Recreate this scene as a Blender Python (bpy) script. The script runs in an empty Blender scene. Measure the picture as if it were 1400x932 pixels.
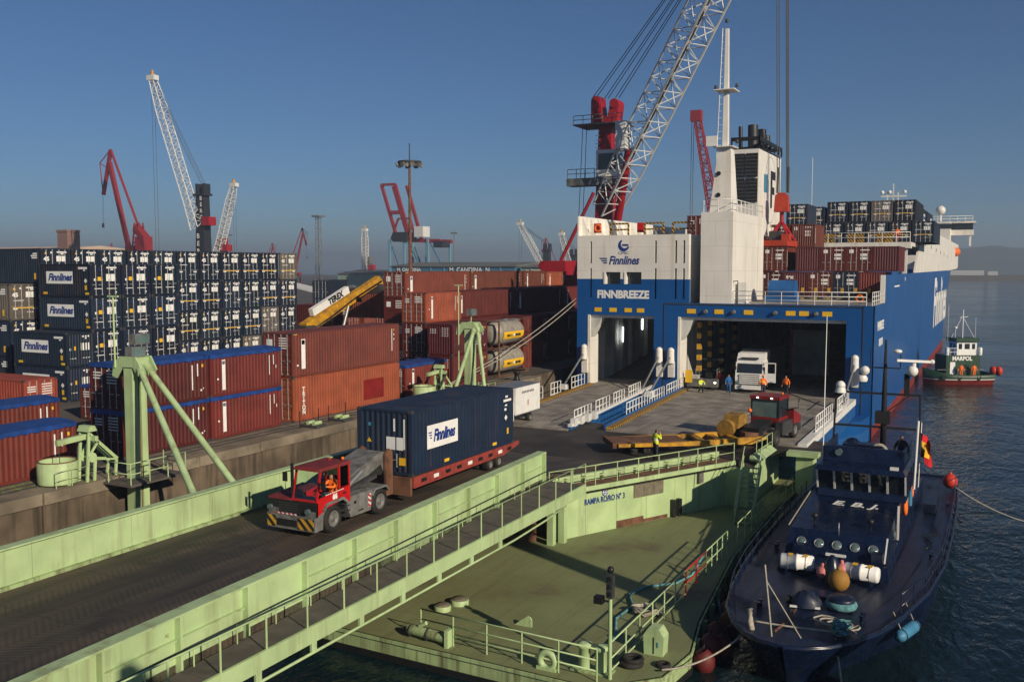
import bpy, bmesh, math, random
from mathutils import Vector, Matrix, Euler
R = math.radians
S = bpy.context.scene
COL = S.collection
random.seed(7)

# ------------------------------------------------------------------ camera, sky, sun, exposure
cam_d = bpy.data.cameras.new("camera")
cam_d.sensor_width = 36.0
cam_d.lens = 1290.0 / 1400.0 * 36.0
cam_d.clip_start = 0.3
cam_d.clip_end = 20000
cam = bpy.data.objects.new("camera", cam_d)
cam.location = (0, 0, 13.5)
cam.rotation_euler = (R(90 - 4.4327), 0, R(27.376))
COL.objects.link(cam)
S.camera = cam

SUN_EL = R(24.0)
SUN_DIR = Vector((0.90, -0.43, 0)).normalized()          # towards the sun, on the ground plane
sd = bpy.data.lights.new("sun", 'SUN')
sd.energy = 5.0
sd.angle = R(0.53)
sd.color = (1.0, 0.86, 0.66)
sun = bpy.data.objects.new("sun", sd)
to_sun = Vector((SUN_DIR.x * math.cos(SUN_EL), SUN_DIR.y * math.cos(SUN_EL), math.sin(SUN_EL)))
sun.rotation_euler = to_sun.to_track_quat('Z', 'Y').to_euler()
COL.objects.link(sun)

W = bpy.data.worlds.new("World")
S.world = W
W.use_nodes = True
wn = W.node_tree
wn.nodes.clear()
sky = wn.nodes.new("ShaderNodeTexSky")
sky.sky_type = 'NISHITA'
sky.sun_disc = False
sky.sun_elevation = SUN_EL
sky.sun_rotation = math.atan2(SUN_DIR.x, SUN_DIR.y)
sky.altitude = 1000
sky.air_density = 1.0
sky.dust_density = 0.5
sky.ozone_density = 7.5
bg = wn.nodes.new("ShaderNodeBackground")
bg.inputs["Strength"].default_value = 0.058
wo = wn.nodes.new("ShaderNodeOutputWorld")
wn.links.new(sky.outputs[0], bg.inputs[0])
wn.links.new(bg.outputs[0], wo.inputs[0])
S.view_settings.view_transform = 'Standard'
S.view_settings.look = 'None'
S.view_settings.exposure = 0.0
S.view_settings.gamma = 1.0
S.view_settings.use_curve_mapping = False
S.cycles.max_bounces = 6
S.cycles.volume_bounces = 0
S.cycles.caustics_reflective = False
S.cycles.caustics_refractive = False
S.cycles.use_denoising = True

# ------------------------------------------------------------------ materials
MT = {}
def mat(name, col, rough=0.55, metal=0.0, var=0.12, scale=1.5, dirt=0.0, dcol=(0.05, 0.03, 0.02), streak=False,
        bump=0.0, bscale=40, spec=0.4, objcol=False, dscale=1.0, coat=0.0, emit=0.0, dthr=0.52, stretch=None, seams=None, chips=0.0):
    m = bpy.data.materials.new(name)
    m.use_nodes = True
    nt = m.node_tree
    N, L = nt.nodes, nt.links
    b = N["Principled BSDF"]
    b.inputs["Roughness"].default_value = rough
    b.inputs["Metallic"].default_value = metal
    b.inputs["Specular IOR Level"].default_value = spec
    b.inputs["Coat Weight"].default_value = coat
    tc = N.new("ShaderNodeTexCoord")
    vec = tc.outputs["Object"]
    if objcol:
        oi = N.new("ShaderNodeObjectInfo")
        ad = N.new("ShaderNodeVectorMath"); ad.operation = 'ADD'
        mu = N.new("ShaderNodeMath"); mu.operation = 'MULTIPLY'; mu.inputs[1].default_value = 173.0
        L.new(oi.outputs["Random"], mu.inputs[0])
        L.new(vec, ad.inputs[0]); L.new(mu.outputs[0], ad.inputs[1])
        vec = ad.outputs[0]
        base = oi.outputs["Color"]
    else:
        rgb = N.new("ShaderNodeRGB"); rgb.outputs[0].default_value = (*col, 1)
        base = rgb.outputs[0]
    n1 = N.new("ShaderNodeTexNoise"); n1.inputs["Scale"].default_value = scale; n1.inputs["Detail"].default_value = 5
    L.new(vec, n1.inputs["Vector"])
    mr = N.new("ShaderNodeMapRange")
    mr.inputs["From Min"].default_value = 0.3; mr.inputs["From Max"].default_value = 0.7
    mr.inputs["To Min"].default_value = 1 - var * 1.3; mr.inputs["To Max"].default_value = 1 + var
    L.new(n1.outputs["Fac"], mr.inputs["Value"])
    vm = N.new("ShaderNodeVectorMath"); vm.operation = 'SCALE'
    L.new(base, vm.inputs[0]); L.new(mr.outputs[0], vm.inputs["Scale"])
    out = vm.outputs[0]
    if dirt > 0:
        mp = N.new("ShaderNodeMapping")
        mp.inputs["Scale"].default_value = (3.2 * dscale, 3.2 * dscale, 0.22 * dscale) if streak else (tuple(dscale * q for q in stretch) if stretch else (dscale,) * 3)
        L.new(vec, mp.inputs["Vector"])
        n2 = N.new("ShaderNodeTexNoise"); n2.inputs["Scale"].default_value = 1.0; n2.inputs["Detail"].default_value = 8; n2.inputs["Roughness"].default_value = 0.65
        L.new(mp.outputs[0], n2.inputs["Vector"])
        rp = N.new("ShaderNodeMapRange")
        rp.inputs["From Min"].default_value = dthr; rp.inputs["From Max"].default_value = dthr + 0.2
        rp.inputs["To Max"].default_value = dirt
        L.new(n2.outputs["Fac"], rp.inputs["Value"])
        mx = N.new("ShaderNodeMix"); mx.data_type = 'RGBA'
        L.new(rp.outputs[0], mx.inputs["Factor"]); L.new(out, mx.inputs["A"])
        mx.inputs["B"].default_value = (*dcol, 1)
        out = mx.outputs["Result"]
        rr = N.new("ShaderNodeMapRange"); rr.inputs["To Min"].default_value = rough; rr.inputs["To Max"].default_value = min(1, rough + 0.35)
        L.new(rp.outputs[0], rr.inputs["Value"]); L.new(rr.outputs[0], b.inputs["Roughness"])
    if chips > 0:        # rust spots where the paint has gone
        n5 = N.new("ShaderNodeTexNoise"); n5.inputs["Scale"].default_value = 2.6; n5.inputs["Detail"].default_value = 9; n5.inputs["Roughness"].default_value = 0.75; n5.inputs["Distortion"].default_value = 0.4
        L.new(vec, n5.inputs["Vector"])
        r5 = N.new("ShaderNodeMapRange"); r5.inputs["From Min"].default_value = 0.635; r5.inputs["From Max"].default_value = 0.70; r5.inputs["To Max"].default_value = chips
        L.new(n5.outputs["Fac"], r5.inputs["Value"])
        x5 = N.new("ShaderNodeMix"); x5.data_type = 'RGBA'; L.new(r5.outputs[0], x5.inputs["Factor"]); L.new(out, x5.inputs["A"]); x5.inputs["B"].default_value = (0.085, 0.036, 0.018, 1)
        out = x5.outputs["Result"]
    L.new(out, b.inputs["Base Color"])
    if seams:            # welded plate joints: fine relief and a faint line
        sp_ = N.new("ShaderNodeSeparateXYZ"); L.new(vec, sp_.inputs[0])
        ax = N.new("ShaderNodeMath"); ax.operation = 'ADD'; L.new(sp_.outputs["X"], ax.inputs[0]); L.new(sp_.outputs["Y"], ax.inputs[1])
        cb_ = N.new("ShaderNodeCombineXYZ"); L.new(ax.outputs[0], cb_.inputs["X"]); L.new(sp_.outputs["Z"], cb_.inputs["Y"])
        bk_ = N.new("ShaderNodeTexBrick"); bk_.inputs["Scale"].default_value = 1.0; bk_.inputs["Brick Width"].default_value = seams[0]; bk_.inputs["Row Height"].default_value = seams[1]
        bk_.inputs["Mortar Size"].default_value = seams[2]; bk_.inputs["Mortar Smooth"].default_value = 0.6
        L.new(cb_.outputs[0], bk_.inputs["Vector"])
        mxs = N.new("ShaderNodeMix"); mxs.data_type = 'RGBA'; mxs.blend_type = 'MULTIPLY'
        fs_ = N.new("ShaderNodeMath"); fs_.operation = 'MULTIPLY'; fs_.inputs[1].default_value = 0.28; L.new(bk_.outputs["Fac"], fs_.inputs[0])
        L.new(fs_.outputs[0], mxs.inputs["Factor"]); L.new(out, mxs.inputs["A"]); mxs.inputs["B"].default_value = (0.25, 0.22, 0.2, 1)
        L.new(mxs.outputs["Result"], b.inputs["Base Color"])
    if bump > 0:
        n3 = N.new("ShaderNodeTexNoise"); n3.inputs["Scale"].default_value = bscale; n3.inputs["Detail"].default_value = 4
        L.new(vec, n3.inputs["Vector"])
        bp = N.new("ShaderNodeBump"); bp.inputs["Strength"].default_value = bump; bp.inputs["Distance"].default_value = 0.02
        L.new(n3.outputs["Fac"], bp.inputs["Height"]); L.new(bp.outputs[0], b.inputs["Normal"])
    if emit > 0:
        b.inputs["Emission Color"].default_value = (*col, 1)
        b.inputs["Emission Strength"].default_value = emit
    MT[name] = m
    return m

RUST = (0.075, 0.03, 0.014)
mat("cpaint", (1, 1, 1), 0.5, var=0.16, scale=0.9, dirt=0.55, dcol=(0.06, 0.028, 0.016), streak=True, objcol=True, dthr=0.53, bump=0.12, bscale=9, chips=0.7)
mat("croof", (1, 1, 1), 0.65, var=0.2, scale=0.8, dirt=0.6, dcol=(0.07, 0.04, 0.025), objcol=True, dscale=0.8)
mat("tarp", (0.012, 0.05, 0.22), 0.45, var=0.25, scale=1.6, dirt=0.3, dcol=(0.05, 0.06, 0.09), bump=0.7, bscale=3)
mat("white", (0.72, 0.72, 0.70), 0.45, var=0.06, dirt=0.25, dcol=(0.35, 0.3, 0.22), streak=True)
mat("shipwhite", (0.74, 0.72, 0.67), 0.42, var=0.07, scale=0.4, dirt=0.5, dcol=(0.42, 0.33, 0.22), streak=True, dscale=0.35, bump=0.5, bscale=0.6, seams=(5.0, 2.2, 0.025), chips=0.25)
mat("signwhite", (0.78, 0.78, 0.76), 0.5, var=0.05)
def clear_glass():
    m = bpy.data.materials.new("clearglass"); m.use_nodes = True
    N, L = m.node_tree.nodes, m.node_tree.links; N.clear()
    o = N.new("ShaderNodeOutputMaterial"); t = N.new("ShaderNodeBsdfTransparent"); t.inputs[0].default_value = (0.72, 0.78, 0.76, 1)
    g = N.new("ShaderNodeBsdfGlossy"); g.inputs["Roughness"].default_value = 0.03
    f = N.new("ShaderNodeFresnel"); f.inputs["IOR"].default_value = 1.6
    x = N.new("ShaderNodeMixShader"); L.new(f.outputs[0], x.inputs[0]); L.new(t.outputs[0], x.inputs[1]); L.new(g.outputs[0], x.inputs[2]); L.new(x.outputs[0], o.inputs["Surface"])
    MT["clearglass"] = m
clear_glass()
mat("black", (0.012, 0.012, 0.013), 0.5, var=0.2)
mat("rubber", (0.018, 0.017, 0.016), 0.8, var=0.3, scale=6, dirt=0.3, dcol=(0.06, 0.05, 0.04))
mat("steel", (0.30, 0.31, 0.32), 0.45, metal=0.6, var=0.15, dirt=0.35, dcol=RUST)
mat("rod", (0.42, 0.43, 0.44), 0.45, metal=0.3, var=0.2, scale=4, dirt=0.25, dcol=RUST)
mat("grey", (0.16, 0.16, 0.155), 0.55, var=0.25, scale=3, dirt=0.7, dcol=(0.05, 0.038, 0.028), dthr=0.48, dscale=2.2, chips=0.6)
mat("darkgrey", (0.045, 0.045, 0.048), 0.6, var=0.25, scale=2)
mat("yellow", (0.55, 0.28, 0.015), 0.5, var=0.2, scale=3, dirt=0.7, dcol=(0.10, 0.05, 0.02), dthr=0.48)
mat("ochre", (0.30, 0.17, 0.03), 0.6, var=0.25, scale=3, dirt=0.7, dcol=(0.06, 0.035, 0.015), dthr=0.46)
mat("signyellow", (0.78, 0.46, 0.02), 0.5, var=0.06)
mat("red", (0.48, 0.012, 0.012), 0.38, var=0.12, scale=2, dirt=0.25, dcol=(0.10, 0.02, 0.015))
mat("cranered", (0.30, 0.007, 0.014), 0.45, var=0.12, scale=0.6, dirt=0.3, dcol=(0.12, 0.02, 0.02), streak=True, dscale=0.4)
mat("spreadred", (0.42, 0.045, 0.02), 0.5, var=0.12, dirt=0.3, dcol=(0.12, 0.03, 0.02))
mat("trailred", (0.27, 0.045, 0.035), 0.6, var=0.2, scale=3, dirt=0.5, dcol=(0.09, 0.035, 0.02))
mat("tugred", (0.20, 0.012, 0.012), 0.45, var=0.2, dirt=0.3)
mat("farred", (0.24, 0.016, 0.022), 0.6, var=0.1)
mat("orange", (0.75, 0.16, 0.02), 0.6, var=0.1)
mat("redroof", (0.17, 0.018, 0.018), 0.7, var=0.25, scale=3, dirt=0.5, dcol=(0.12, 0.06, 0.05))
mat("hiorange", (0.85, 0.17, 0.015), 0.65, var=0.1, scale=12)
mat("hiyellow", (0.62, 0.75, 0.03), 0.65, var=0.1, scale=12)
mat("shipblue", (0.004, 0.075, 0.27), 0.35, var=0.08, scale=0.25, dirt=0.25, dcol=(0.03, 0.08, 0.17), streak=True, dscale=0.25, bump=0.45, bscale=0.5, seams=(6.0, 2.4, 0.03))
mat("blueramp", (0.012, 0.09, 0.28), 0.5, var=0.15, dirt=0.3, dcol=(0.05, 0.05, 0.06))
mat("boot", (0.20, 0.022, 0.015), 0.6, var=0.2, scale=0.8, dirt=0.4, dcol=(0.05, 0.04, 0.03))
mat("navy", (0.004, 0.010, 0.034), 0.26, var=0.25, scale=1.2, dirt=0.3, dcol=(0.018, 0.023, 0.038), spec=0.5, streak=True, dscale=0.5, bump=0.2, bscale=1.2)
mat("navydeck", (0.006, 0.012, 0.036), 0.38, var=0.4, scale=1.0, dirt=0.6, dcol=(0.030, 0.032, 0.045), dscale=1.1, stretch=(2.0, .35, 1), dthr=0.47, bump=0.2, bscale=20)
mat("green", (0.40, 0.53, 0.27), 0.45, var=0.12, scale=0.9, dirt=0.6, dcol=(0.17, 0.15, 0.08), streak=True, dscale=0.55, dthr=0.53, bump=0.3, bscale=1.3, chips=0.75)
mat("greenold", (0.33, 0.44, 0.21), 0.6, var=0.2, scale=1.0, dirt=0.85, dcol=(0.09, 0.055, 0.028), streak=True, dscale=0.9, dthr=0.47, chips=0.9)
mat("tugreen", (0.007, 0.042, 0.020), 0.45, var=0.15, dirt=0.3, dcol=(0.05, 0.06, 0.05))
mat("concrete", (0.20, 0.165, 0.12), 0.9, var=0.3, scale=0.5, dirt=0.7, dcol=(0.06, 0.05, 0.038), dscale=0.7, bump=0.5, bscale=6)
mat("wallconcrete", (0.125, 0.095, 0.065), 0.9, var=0.35, scale=0.6, dirt=0.9, dcol=(0.035, 0.028, 0.02), streak=True, dscale=0.6, dthr=0.46, bump=0.8, bscale=3)
mat("asphalt", (0.085, 0.075, 0.065), 0.9, var=0.25, scale=0.15, dirt=0.5, dcol=(0.13, 0.11, 0.085), dscale=0.2)
mat("platform", (0.032, 0.027, 0.024), 0.75, var=0.4, scale=0.5, dirt=0.6, dcol=(0.085, 0.065, 0.05), dscale=0.5, bump=0.3, bscale=12)
mat("shipdeck", (0.25, 0.225, 0.195), 0.7, var=0.35, scale=0.7, dirt=0.7, dcol=(0.10, 0.085, 0.07), dscale=0.6, stretch=(1.6, .12, 1), bump=0.3, bscale=10)
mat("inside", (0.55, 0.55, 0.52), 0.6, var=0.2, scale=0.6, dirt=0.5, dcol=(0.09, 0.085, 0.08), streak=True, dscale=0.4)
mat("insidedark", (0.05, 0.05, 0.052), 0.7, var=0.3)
mat("walkplate", (0.10, 0.085, 0.075), 0.8, var=0.25, scale=2, dirt=0.5, dcol=(0.05, 0.04, 0.032), bump=0.3, bscale=30)
mat("rope", (0.36, 0.33, 0.27), 0.9, var=0.2, scale=9)
mat("bluerope", (0.10, 0.26, 0.28), 0.9, var=0.35, scale=6)
mat("cable", (0.03, 0.03, 0.032), 0.6)
mat("glass", (0.015, 0.02, 0.024), 0.06, var=0.1, spec=0.8)
mat("glasslight", (0.10, 0.15, 0.15), 0.08, var=0.2, spec=0.8)
mat("tank", (0.33, 0.30, 0.25), 0.5, metal=0.15, var=0.2, scale=1.0, dirt=0.6, dcol=(0.10, 0.085, 0.07), streak=True)
mat("skin", (0.42, 0.22, 0.14), 0.6)
mat("hair", (0.03, 0.02, 0.015), 0.8)
mat("pants", (0.02, 0.025, 0.04), 0.85, var=0.2)
mat("overall", (0.02, 0.12, 0.34), 0.8, var=0.15)
mat("redcloth", (0.35, 0.02, 0.02), 0.8, var=0.15)
mat("blacksuit", (0.012, 0.012, 0.016), 0.8, var=0.15)
mat("signblue", (0.01, 0.035, 0.20), 0.5, var=0.05)
mat("lightblue", (0.05, 0.20, 0.34), 0.5, var=0.1)
mat("buoyred", (0.55, 0.035, 0.02), 0.5, var=0.15, dirt=0.3, dcol=(0.10, 0.03, 0.02))
mat("buoydark", (0.11, 0.012, 0.012), 0.6, var=0.25, dirt=0.4, dcol=(0.05, 0.02, 0.015))
mat("buoypink", (0.55, 0.18, 0.18), 0.6, var=0.15)
mat("buoyochre", (0.30, 0.15, 0.025), 0.7, var=0.25, dirt=0.3, dcol=(0.10, 0.05, 0.02))
mat("flagred", (0.5, 0.01, 0.015), 0.8)
mat("flagyellow", (0.75, 0.42, 0.02), 0.8)
mat("farwhite", (0.62, 0.63, 0.62), 0.6, var=0.05)
mat("farblue", (0.05, 0.16, 0.26), 0.7, var=0.15, scale=0.05)
mat("farblueLight", (0.13, 0.28, 0.38), 0.7, var=0.1, scale=0.05)
mat("fargreen", (0.22, 0.30, 0.20), 0.7, var=0.1, scale=0.05)
mat("roofgrey", (0.13, 0.13, 0.12), 0.8, var=0.2, scale=0.1)
mat("cream", (0.50, 0.38, 0.30), 0.8, var=0.1, scale=0.05)
mat("brick", (0.24, 0.13, 0.10), 0.85, var=0.15, scale=0.2)
mat("charcoal", (0.02, 0.022, 0.028), 0.5, var=0.2)
mat("hillgreen", (0.055, 0.07, 0.045), 0.95, var=0.45, scale=0.012, dirt=0.6, dcol=(0.10, 0.095, 0.08), dscale=0.01)
mat("weed", (0.10, 0.13, 0.03), 0.9, var=0.4, scale=5)
mat("lamplit", (1.0, 0.97, 0.9), 0.5, emit=3.0)
mat("striplit", (0.95, 1.0, 0.97), 0.5, emit=5.0)
mat("rustplate", (0.15, 0.07, 0.04), 0.9, var=0.4, scale=2, dirt=0.6, dcol=(0.06, 0.03, 0.02))
mat("signbrown", (0.16, 0.14, 0.10), 0.8, var=0.2, scale=4)

def stripes(name, c1, c2, axis_vec, freq, rough=0.6):
    """Diagonal warning stripes: flat print."""
    m = bpy.data.materials.new(name); m.use_nodes = True
    N, L = m.node_tree.nodes, m.node_tree.links
    b = N["Principled BSDF"]; b.inputs["Roughness"].default_value = rough
    tc = N.new("ShaderNodeTexCoord")
    d = N.new("ShaderNodeVectorMath"); d.operation = 'DOT_PRODUCT'; d.inputs[1].default_value = axis_vec
    L.new(tc.outputs["Object"], d.inputs[0])
    mu = N.new("ShaderNodeMath"); mu.operation = 'MULTIPLY'; mu.inputs[1].default_value = freq
    L.new(d.outputs["Value"], mu.inputs[0])
    fr = N.new("ShaderNodeMath"); fr.operation = 'FRACT'; L.new(mu.outputs[0], fr.inputs[0])
    gt = N.new("ShaderNodeMath"); gt.operation = 'GREATER_THAN'; gt.inputs[1].default_value = 0.5
    L.new(fr.outputs[0], gt.inputs[0])
    nz = N.new("ShaderNodeTexNoise"); nz.inputs["Scale"].default_value = 4
    L.new(tc.outputs["Object"], nz.inputs["Vector"])
    mx = N.new("ShaderNodeMix"); mx.data_type = 'RGBA'
    L.new(gt.outputs[0], mx.inputs["Factor"]); mx.inputs["A"].default_value = (*c1, 1); mx.inputs["B"].default_value = (*c2, 1)
    mr = N.new("ShaderNodeMapRange"); mr.inputs["To Min"].default_value = 0.55; mr.inputs["To Max"].default_value = 1.2
    L.new(nz.outputs["Fac"], mr.inputs["Value"])
    vm = N.new("ShaderNodeVectorMath"); vm.operation = 'SCALE'
    L.new(mx.outputs["Result"], vm.inputs[0]); L.new(mr.outputs[0], vm.inputs["Scale"])
    L.new(vm.outputs[0], b.inputs["Base Color"])
    MT[name] = m
YB = ((0.55, 0.30, 0.02), (0.012, 0.012, 0.012))
stripes("hazY", *YB, (0.35, 1, 0), 2.2)
stripes("hazX", *YB, (1, 0.0, 0.9), 3.0)
stripes("hazZ", *YB, (0, 0, 1), 1.0)
stripes("hazD", *YB, (1, 0, 1), 2.6)
stripes("redwhite", (0.5, 0.02, 0.02), (0.7, 0.7, 0.68), (1, 0, 0.6), 5.0)
stripes("redwhiteY", (0.5, 0.02, 0.02), (0.7, 0.7, 0.68), (0, 0.6, 1), 5.0)

def ramp_deck_mat():
    """Dark steel deck with herringbone anti-skid ribs, polished along the wheel tracks."""
    m = bpy.data.materials.new("rampdeck"); m.use_nodes = True
    N, L = m.node_tree.nodes, m.node_tree.links
    b = N["Principled BSDF"]
    tc = N.new("ShaderNodeTexCoord"); sp = N.new("ShaderNodeSeparateXYZ")
    L.new(tc.outputs["Object"], sp.inputs[0])
    def mth(op, a, bb=None):
        n = N.new("ShaderNodeMath"); n.operation = op
        for i, q in enumerate((a, bb)):
            if q is None: continue
            if isinstance(q, (int, float)): n.inputs[i].default_value = q
            else: L.new(q, n.inputs[i])
        return n.outputs[0]
    px = mth('PINGPONG', sp.outputs["X"], 1.0)
    ph = mth('ADD', mth('MULTIPLY', sp.outputs["Y"], 4.5), mth('MULTIPLY', px, 3.0))
    wv = mth('SINE', mth('MULTIPLY', ph, 6.283))
    rib = N.new("ShaderNodeMapRange"); rib.inputs["From Min"].default_value = 0.1; rib.inputs["From Max"].default_value = 0.7
    L.new(wv, rib.inputs["Value"])
    n1 = N.new("ShaderNodeTexNoise"); n1.inputs["Scale"].default_value = 0.7; n1.inputs["Detail"].default_value = 7
    mp = N.new("ShaderNodeMapping"); mp.inputs["Scale"].default_value = (1.6, 0.18, 1)
    L.new(tc.outputs["Object"], mp.inputs["Vector"]); L.new(mp.outputs[0], n1.inputs["Vector"])
    cr = N.new("ShaderNodeValToRGB")
    cr.color_ramp.elements[0].position = 0.32; cr.color_ramp.elements[0].color = (0.030, 0.025, 0.021, 1)
    cr.color_ramp.elements[1].position = 0.70; cr.color_ramp.elements[1].color = (0.105, 0.075, 0.052, 1)
    L.new(n1.outputs["Fac"], cr.inputs["Fac"])
    mx = N.new("ShaderNodeMix"); mx.data_type = 'RGBA'; mx.blend_type = 'MULTIPLY'
    fac = mth('MULTIPLY', rib.outputs[0], 0.35)
    L.new(fac, mx.inputs["Factor"]); L.new(cr.outputs["Color"], mx.inputs["A"]); mx.inputs["B"].default_value = (0.35, 0.32, 0.3, 1)
    n4 = N.new("ShaderNodeTexNoise"); n4.inputs["Scale"].default_value = 0.45; n4.inputs["Detail"].default_value = 8; n4.inputs["Distortion"].default_value = 0.8; L.new(tc.outputs["Object"], n4.inputs["Vector"])
    m4 = N.new("ShaderNodeMapRange"); m4.inputs["From Min"].default_value = 0.54; m4.inputs["From Max"].default_value = 0.66; m4.inputs["To Max"].default_value = 0.7; L.new(n4.outputs["Fac"], m4.inputs["Value"])
    x4 = N.new("ShaderNodeMix"); x4.data_type = 'RGBA'; L.new(m4.outputs[0], x4.inputs["Factor"]); L.new(mx.outputs["Result"], x4.inputs["A"]); x4.inputs["B"].default_value = (0.018, 0.015, 0.013, 1)
    jy = mth('LESS_THAN', mth('FRACT', mth('MULTIPLY', sp.outputs["Y"], 0.29)), 0.012)
    x6 = N.new("ShaderNodeMix"); x6.data_type = 'RGBA'; L.new(mth('MULTIPLY', jy, 0.7), x6.inputs["Factor"]); L.new(x4.outputs["Result"], x6.inputs["A"]); x6.inputs["B"].default_value = (0.012, 0.01, 0.009, 1)
    L.new(x6.outputs["Result"], b.inputs["Base Color"])
    b.inputs["Roughness"].default_value = 0.7
    bp = N.new("ShaderNodeBump"); bp.inputs["Strength"].default_value = 0.6; bp.inputs["Distance"].default_value = 0.02
    L.new(rib.outputs[0], bp.inputs["Height"]); L.new(bp.outputs[0], b.inputs["Normal"])
    MT["rampdeck"] = m
ramp_deck_mat()

def pontoon_mat():
    m = bpy.data.materials.new("pontoondeck"); m.use_nodes = True
    N, L = m.node_tree.nodes, m.node_tree.links
    b = N["Principled BSDF"]
    tc = N.new("ShaderNodeTexCoord")
    n1 = N.new("ShaderNodeTexNoise"); n1.inputs["Scale"].default_value = 0.22; n1.inputs["Detail"].default_value = 9; n1.inputs["Roughness"].default_value = 0.6
    n2 = N.new("ShaderNodeTexNoise"); n2.inputs["Scale"].default_value = 2.2; n2.inputs["Detail"].default_value = 10; n2.inputs["Roughness"].default_value = 0.72; n2.inputs["Distortion"].default_value = 0.9
    for n in (n1, n2): L.new(tc.outputs["Object"], n.inputs["Vector"])
    cr = N.new("ShaderNodeValToRGB")
    e = cr.color_ramp.elements
    e[0].position = 0.30; e[0].color = (0.115, 0.085, 0.055, 1)
    e[1].position = 0.60; e[1].color = (0.195, 0.22, 0.098, 1)
    k = e.new(0.42); k.color = (0.165, 0.18, 0.08, 1)
    L.new(n1.outputs["Fac"], cr.inputs["Fac"])
    mr = N.new("ShaderNodeMapRange"); mr.inputs["From Min"].default_value = 0.56; mr.inputs["From Max"].default_value = 0.80; mr.inputs["To Max"].default_value = 0.7
    L.new(n2.outputs["Fac"], mr.inputs["Value"])
    mx = N.new("ShaderNodeMix"); mx.data_type = 'RGBA'
    L.new(mr.outputs[0], mx.inputs["Factor"]); L.new(cr.outputs["Color"], mx.inputs["A"]); mx.inputs["B"].default_value = (0.075, 0.055, 0.035, 1)
    n3 = N.new("ShaderNodeTexNoise"); n3.inputs["Scale"].default_value = 1.0; n3.inputs["Detail"].default_value = 8; n3.inputs["Roughness"].default_value = 0.7
    mp3 = N.new("ShaderNodeMapping"); mp3.inputs["Scale"].default_value = (1.8, 0.13, 1); mp3.inputs["Rotation"].default_value = (0, 0, 0.5); L.new(tc.outputs["Object"], mp3.inputs["Vector"]); L.new(mp3.outputs[0], n3.inputs["Vector"])
    mr3 = N.new("ShaderNodeMapRange"); mr3.inputs["From Min"].default_value = 0.5; mr3.inputs["From Max"].default_value = 0.75; mr3.inputs["To Max"].default_value = 0.55; L.new(n3.outputs["Fac"], mr3.inputs["Value"])
    mx3 = N.new("ShaderNodeMix"); mx3.data_type = 'RGBA'; L.new(mr3.outputs[0], mx3.inputs["Factor"]); L.new(mx.outputs["Result"], mx3.inputs["A"]); mx3.inputs["B"].default_value = (0.12, 0.10, 0.055, 1)
    bk = N.new("ShaderNodeTexBrick"); bk.inputs["Scale"].default_value = 1.0; bk.inputs["Brick Width"].default_value = 5.5; bk.inputs["Row Height"].default_value = 2.1; bk.inputs["Mortar Size"].default_value = 0.018; bk.inputs["Mortar Smooth"].default_value = 0.5
    mpb = N.new("ShaderNodeMapping"); mpb.inputs["Rotation"].default_value = (0, 0, 1.5708); L.new(tc.outputs["Object"], mpb.inputs["Vector"]); L.new(mpb.outputs[0], bk.inputs["Vector"])
    fk = N.new("ShaderNodeMath"); fk.operation = 'MULTIPLY'; fk.inputs[1].default_value = 0.45; L.new(bk.outputs["Fac"], fk.inputs[0])
    mx4 = N.new("ShaderNodeMix"); mx4.data_type = 'RGBA'; L.new(fk.outputs[0], mx4.inputs["Factor"]); L.new(mx3.outputs["Result"], mx4.inputs["A"]); mx4.inputs["B"].default_value = (0.07, 0.055, 0.035, 1)
    L.new(mx4.outputs["Result"], b.inputs["Base Color"])
    b.inputs["Roughness"].default_value = 0.75
    bp = N.new("ShaderNodeBump"); bp.inputs["Strength"].default_value = 0.35; bp.inputs["Distance"].default_value = 0.05
    L.new(n2.outputs["Fac"], bp.inputs["Height"]); L.new(bp.outputs[0], b.inputs["Normal"])
    MT["pontoondeck"] = m
pontoon_mat()

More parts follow.
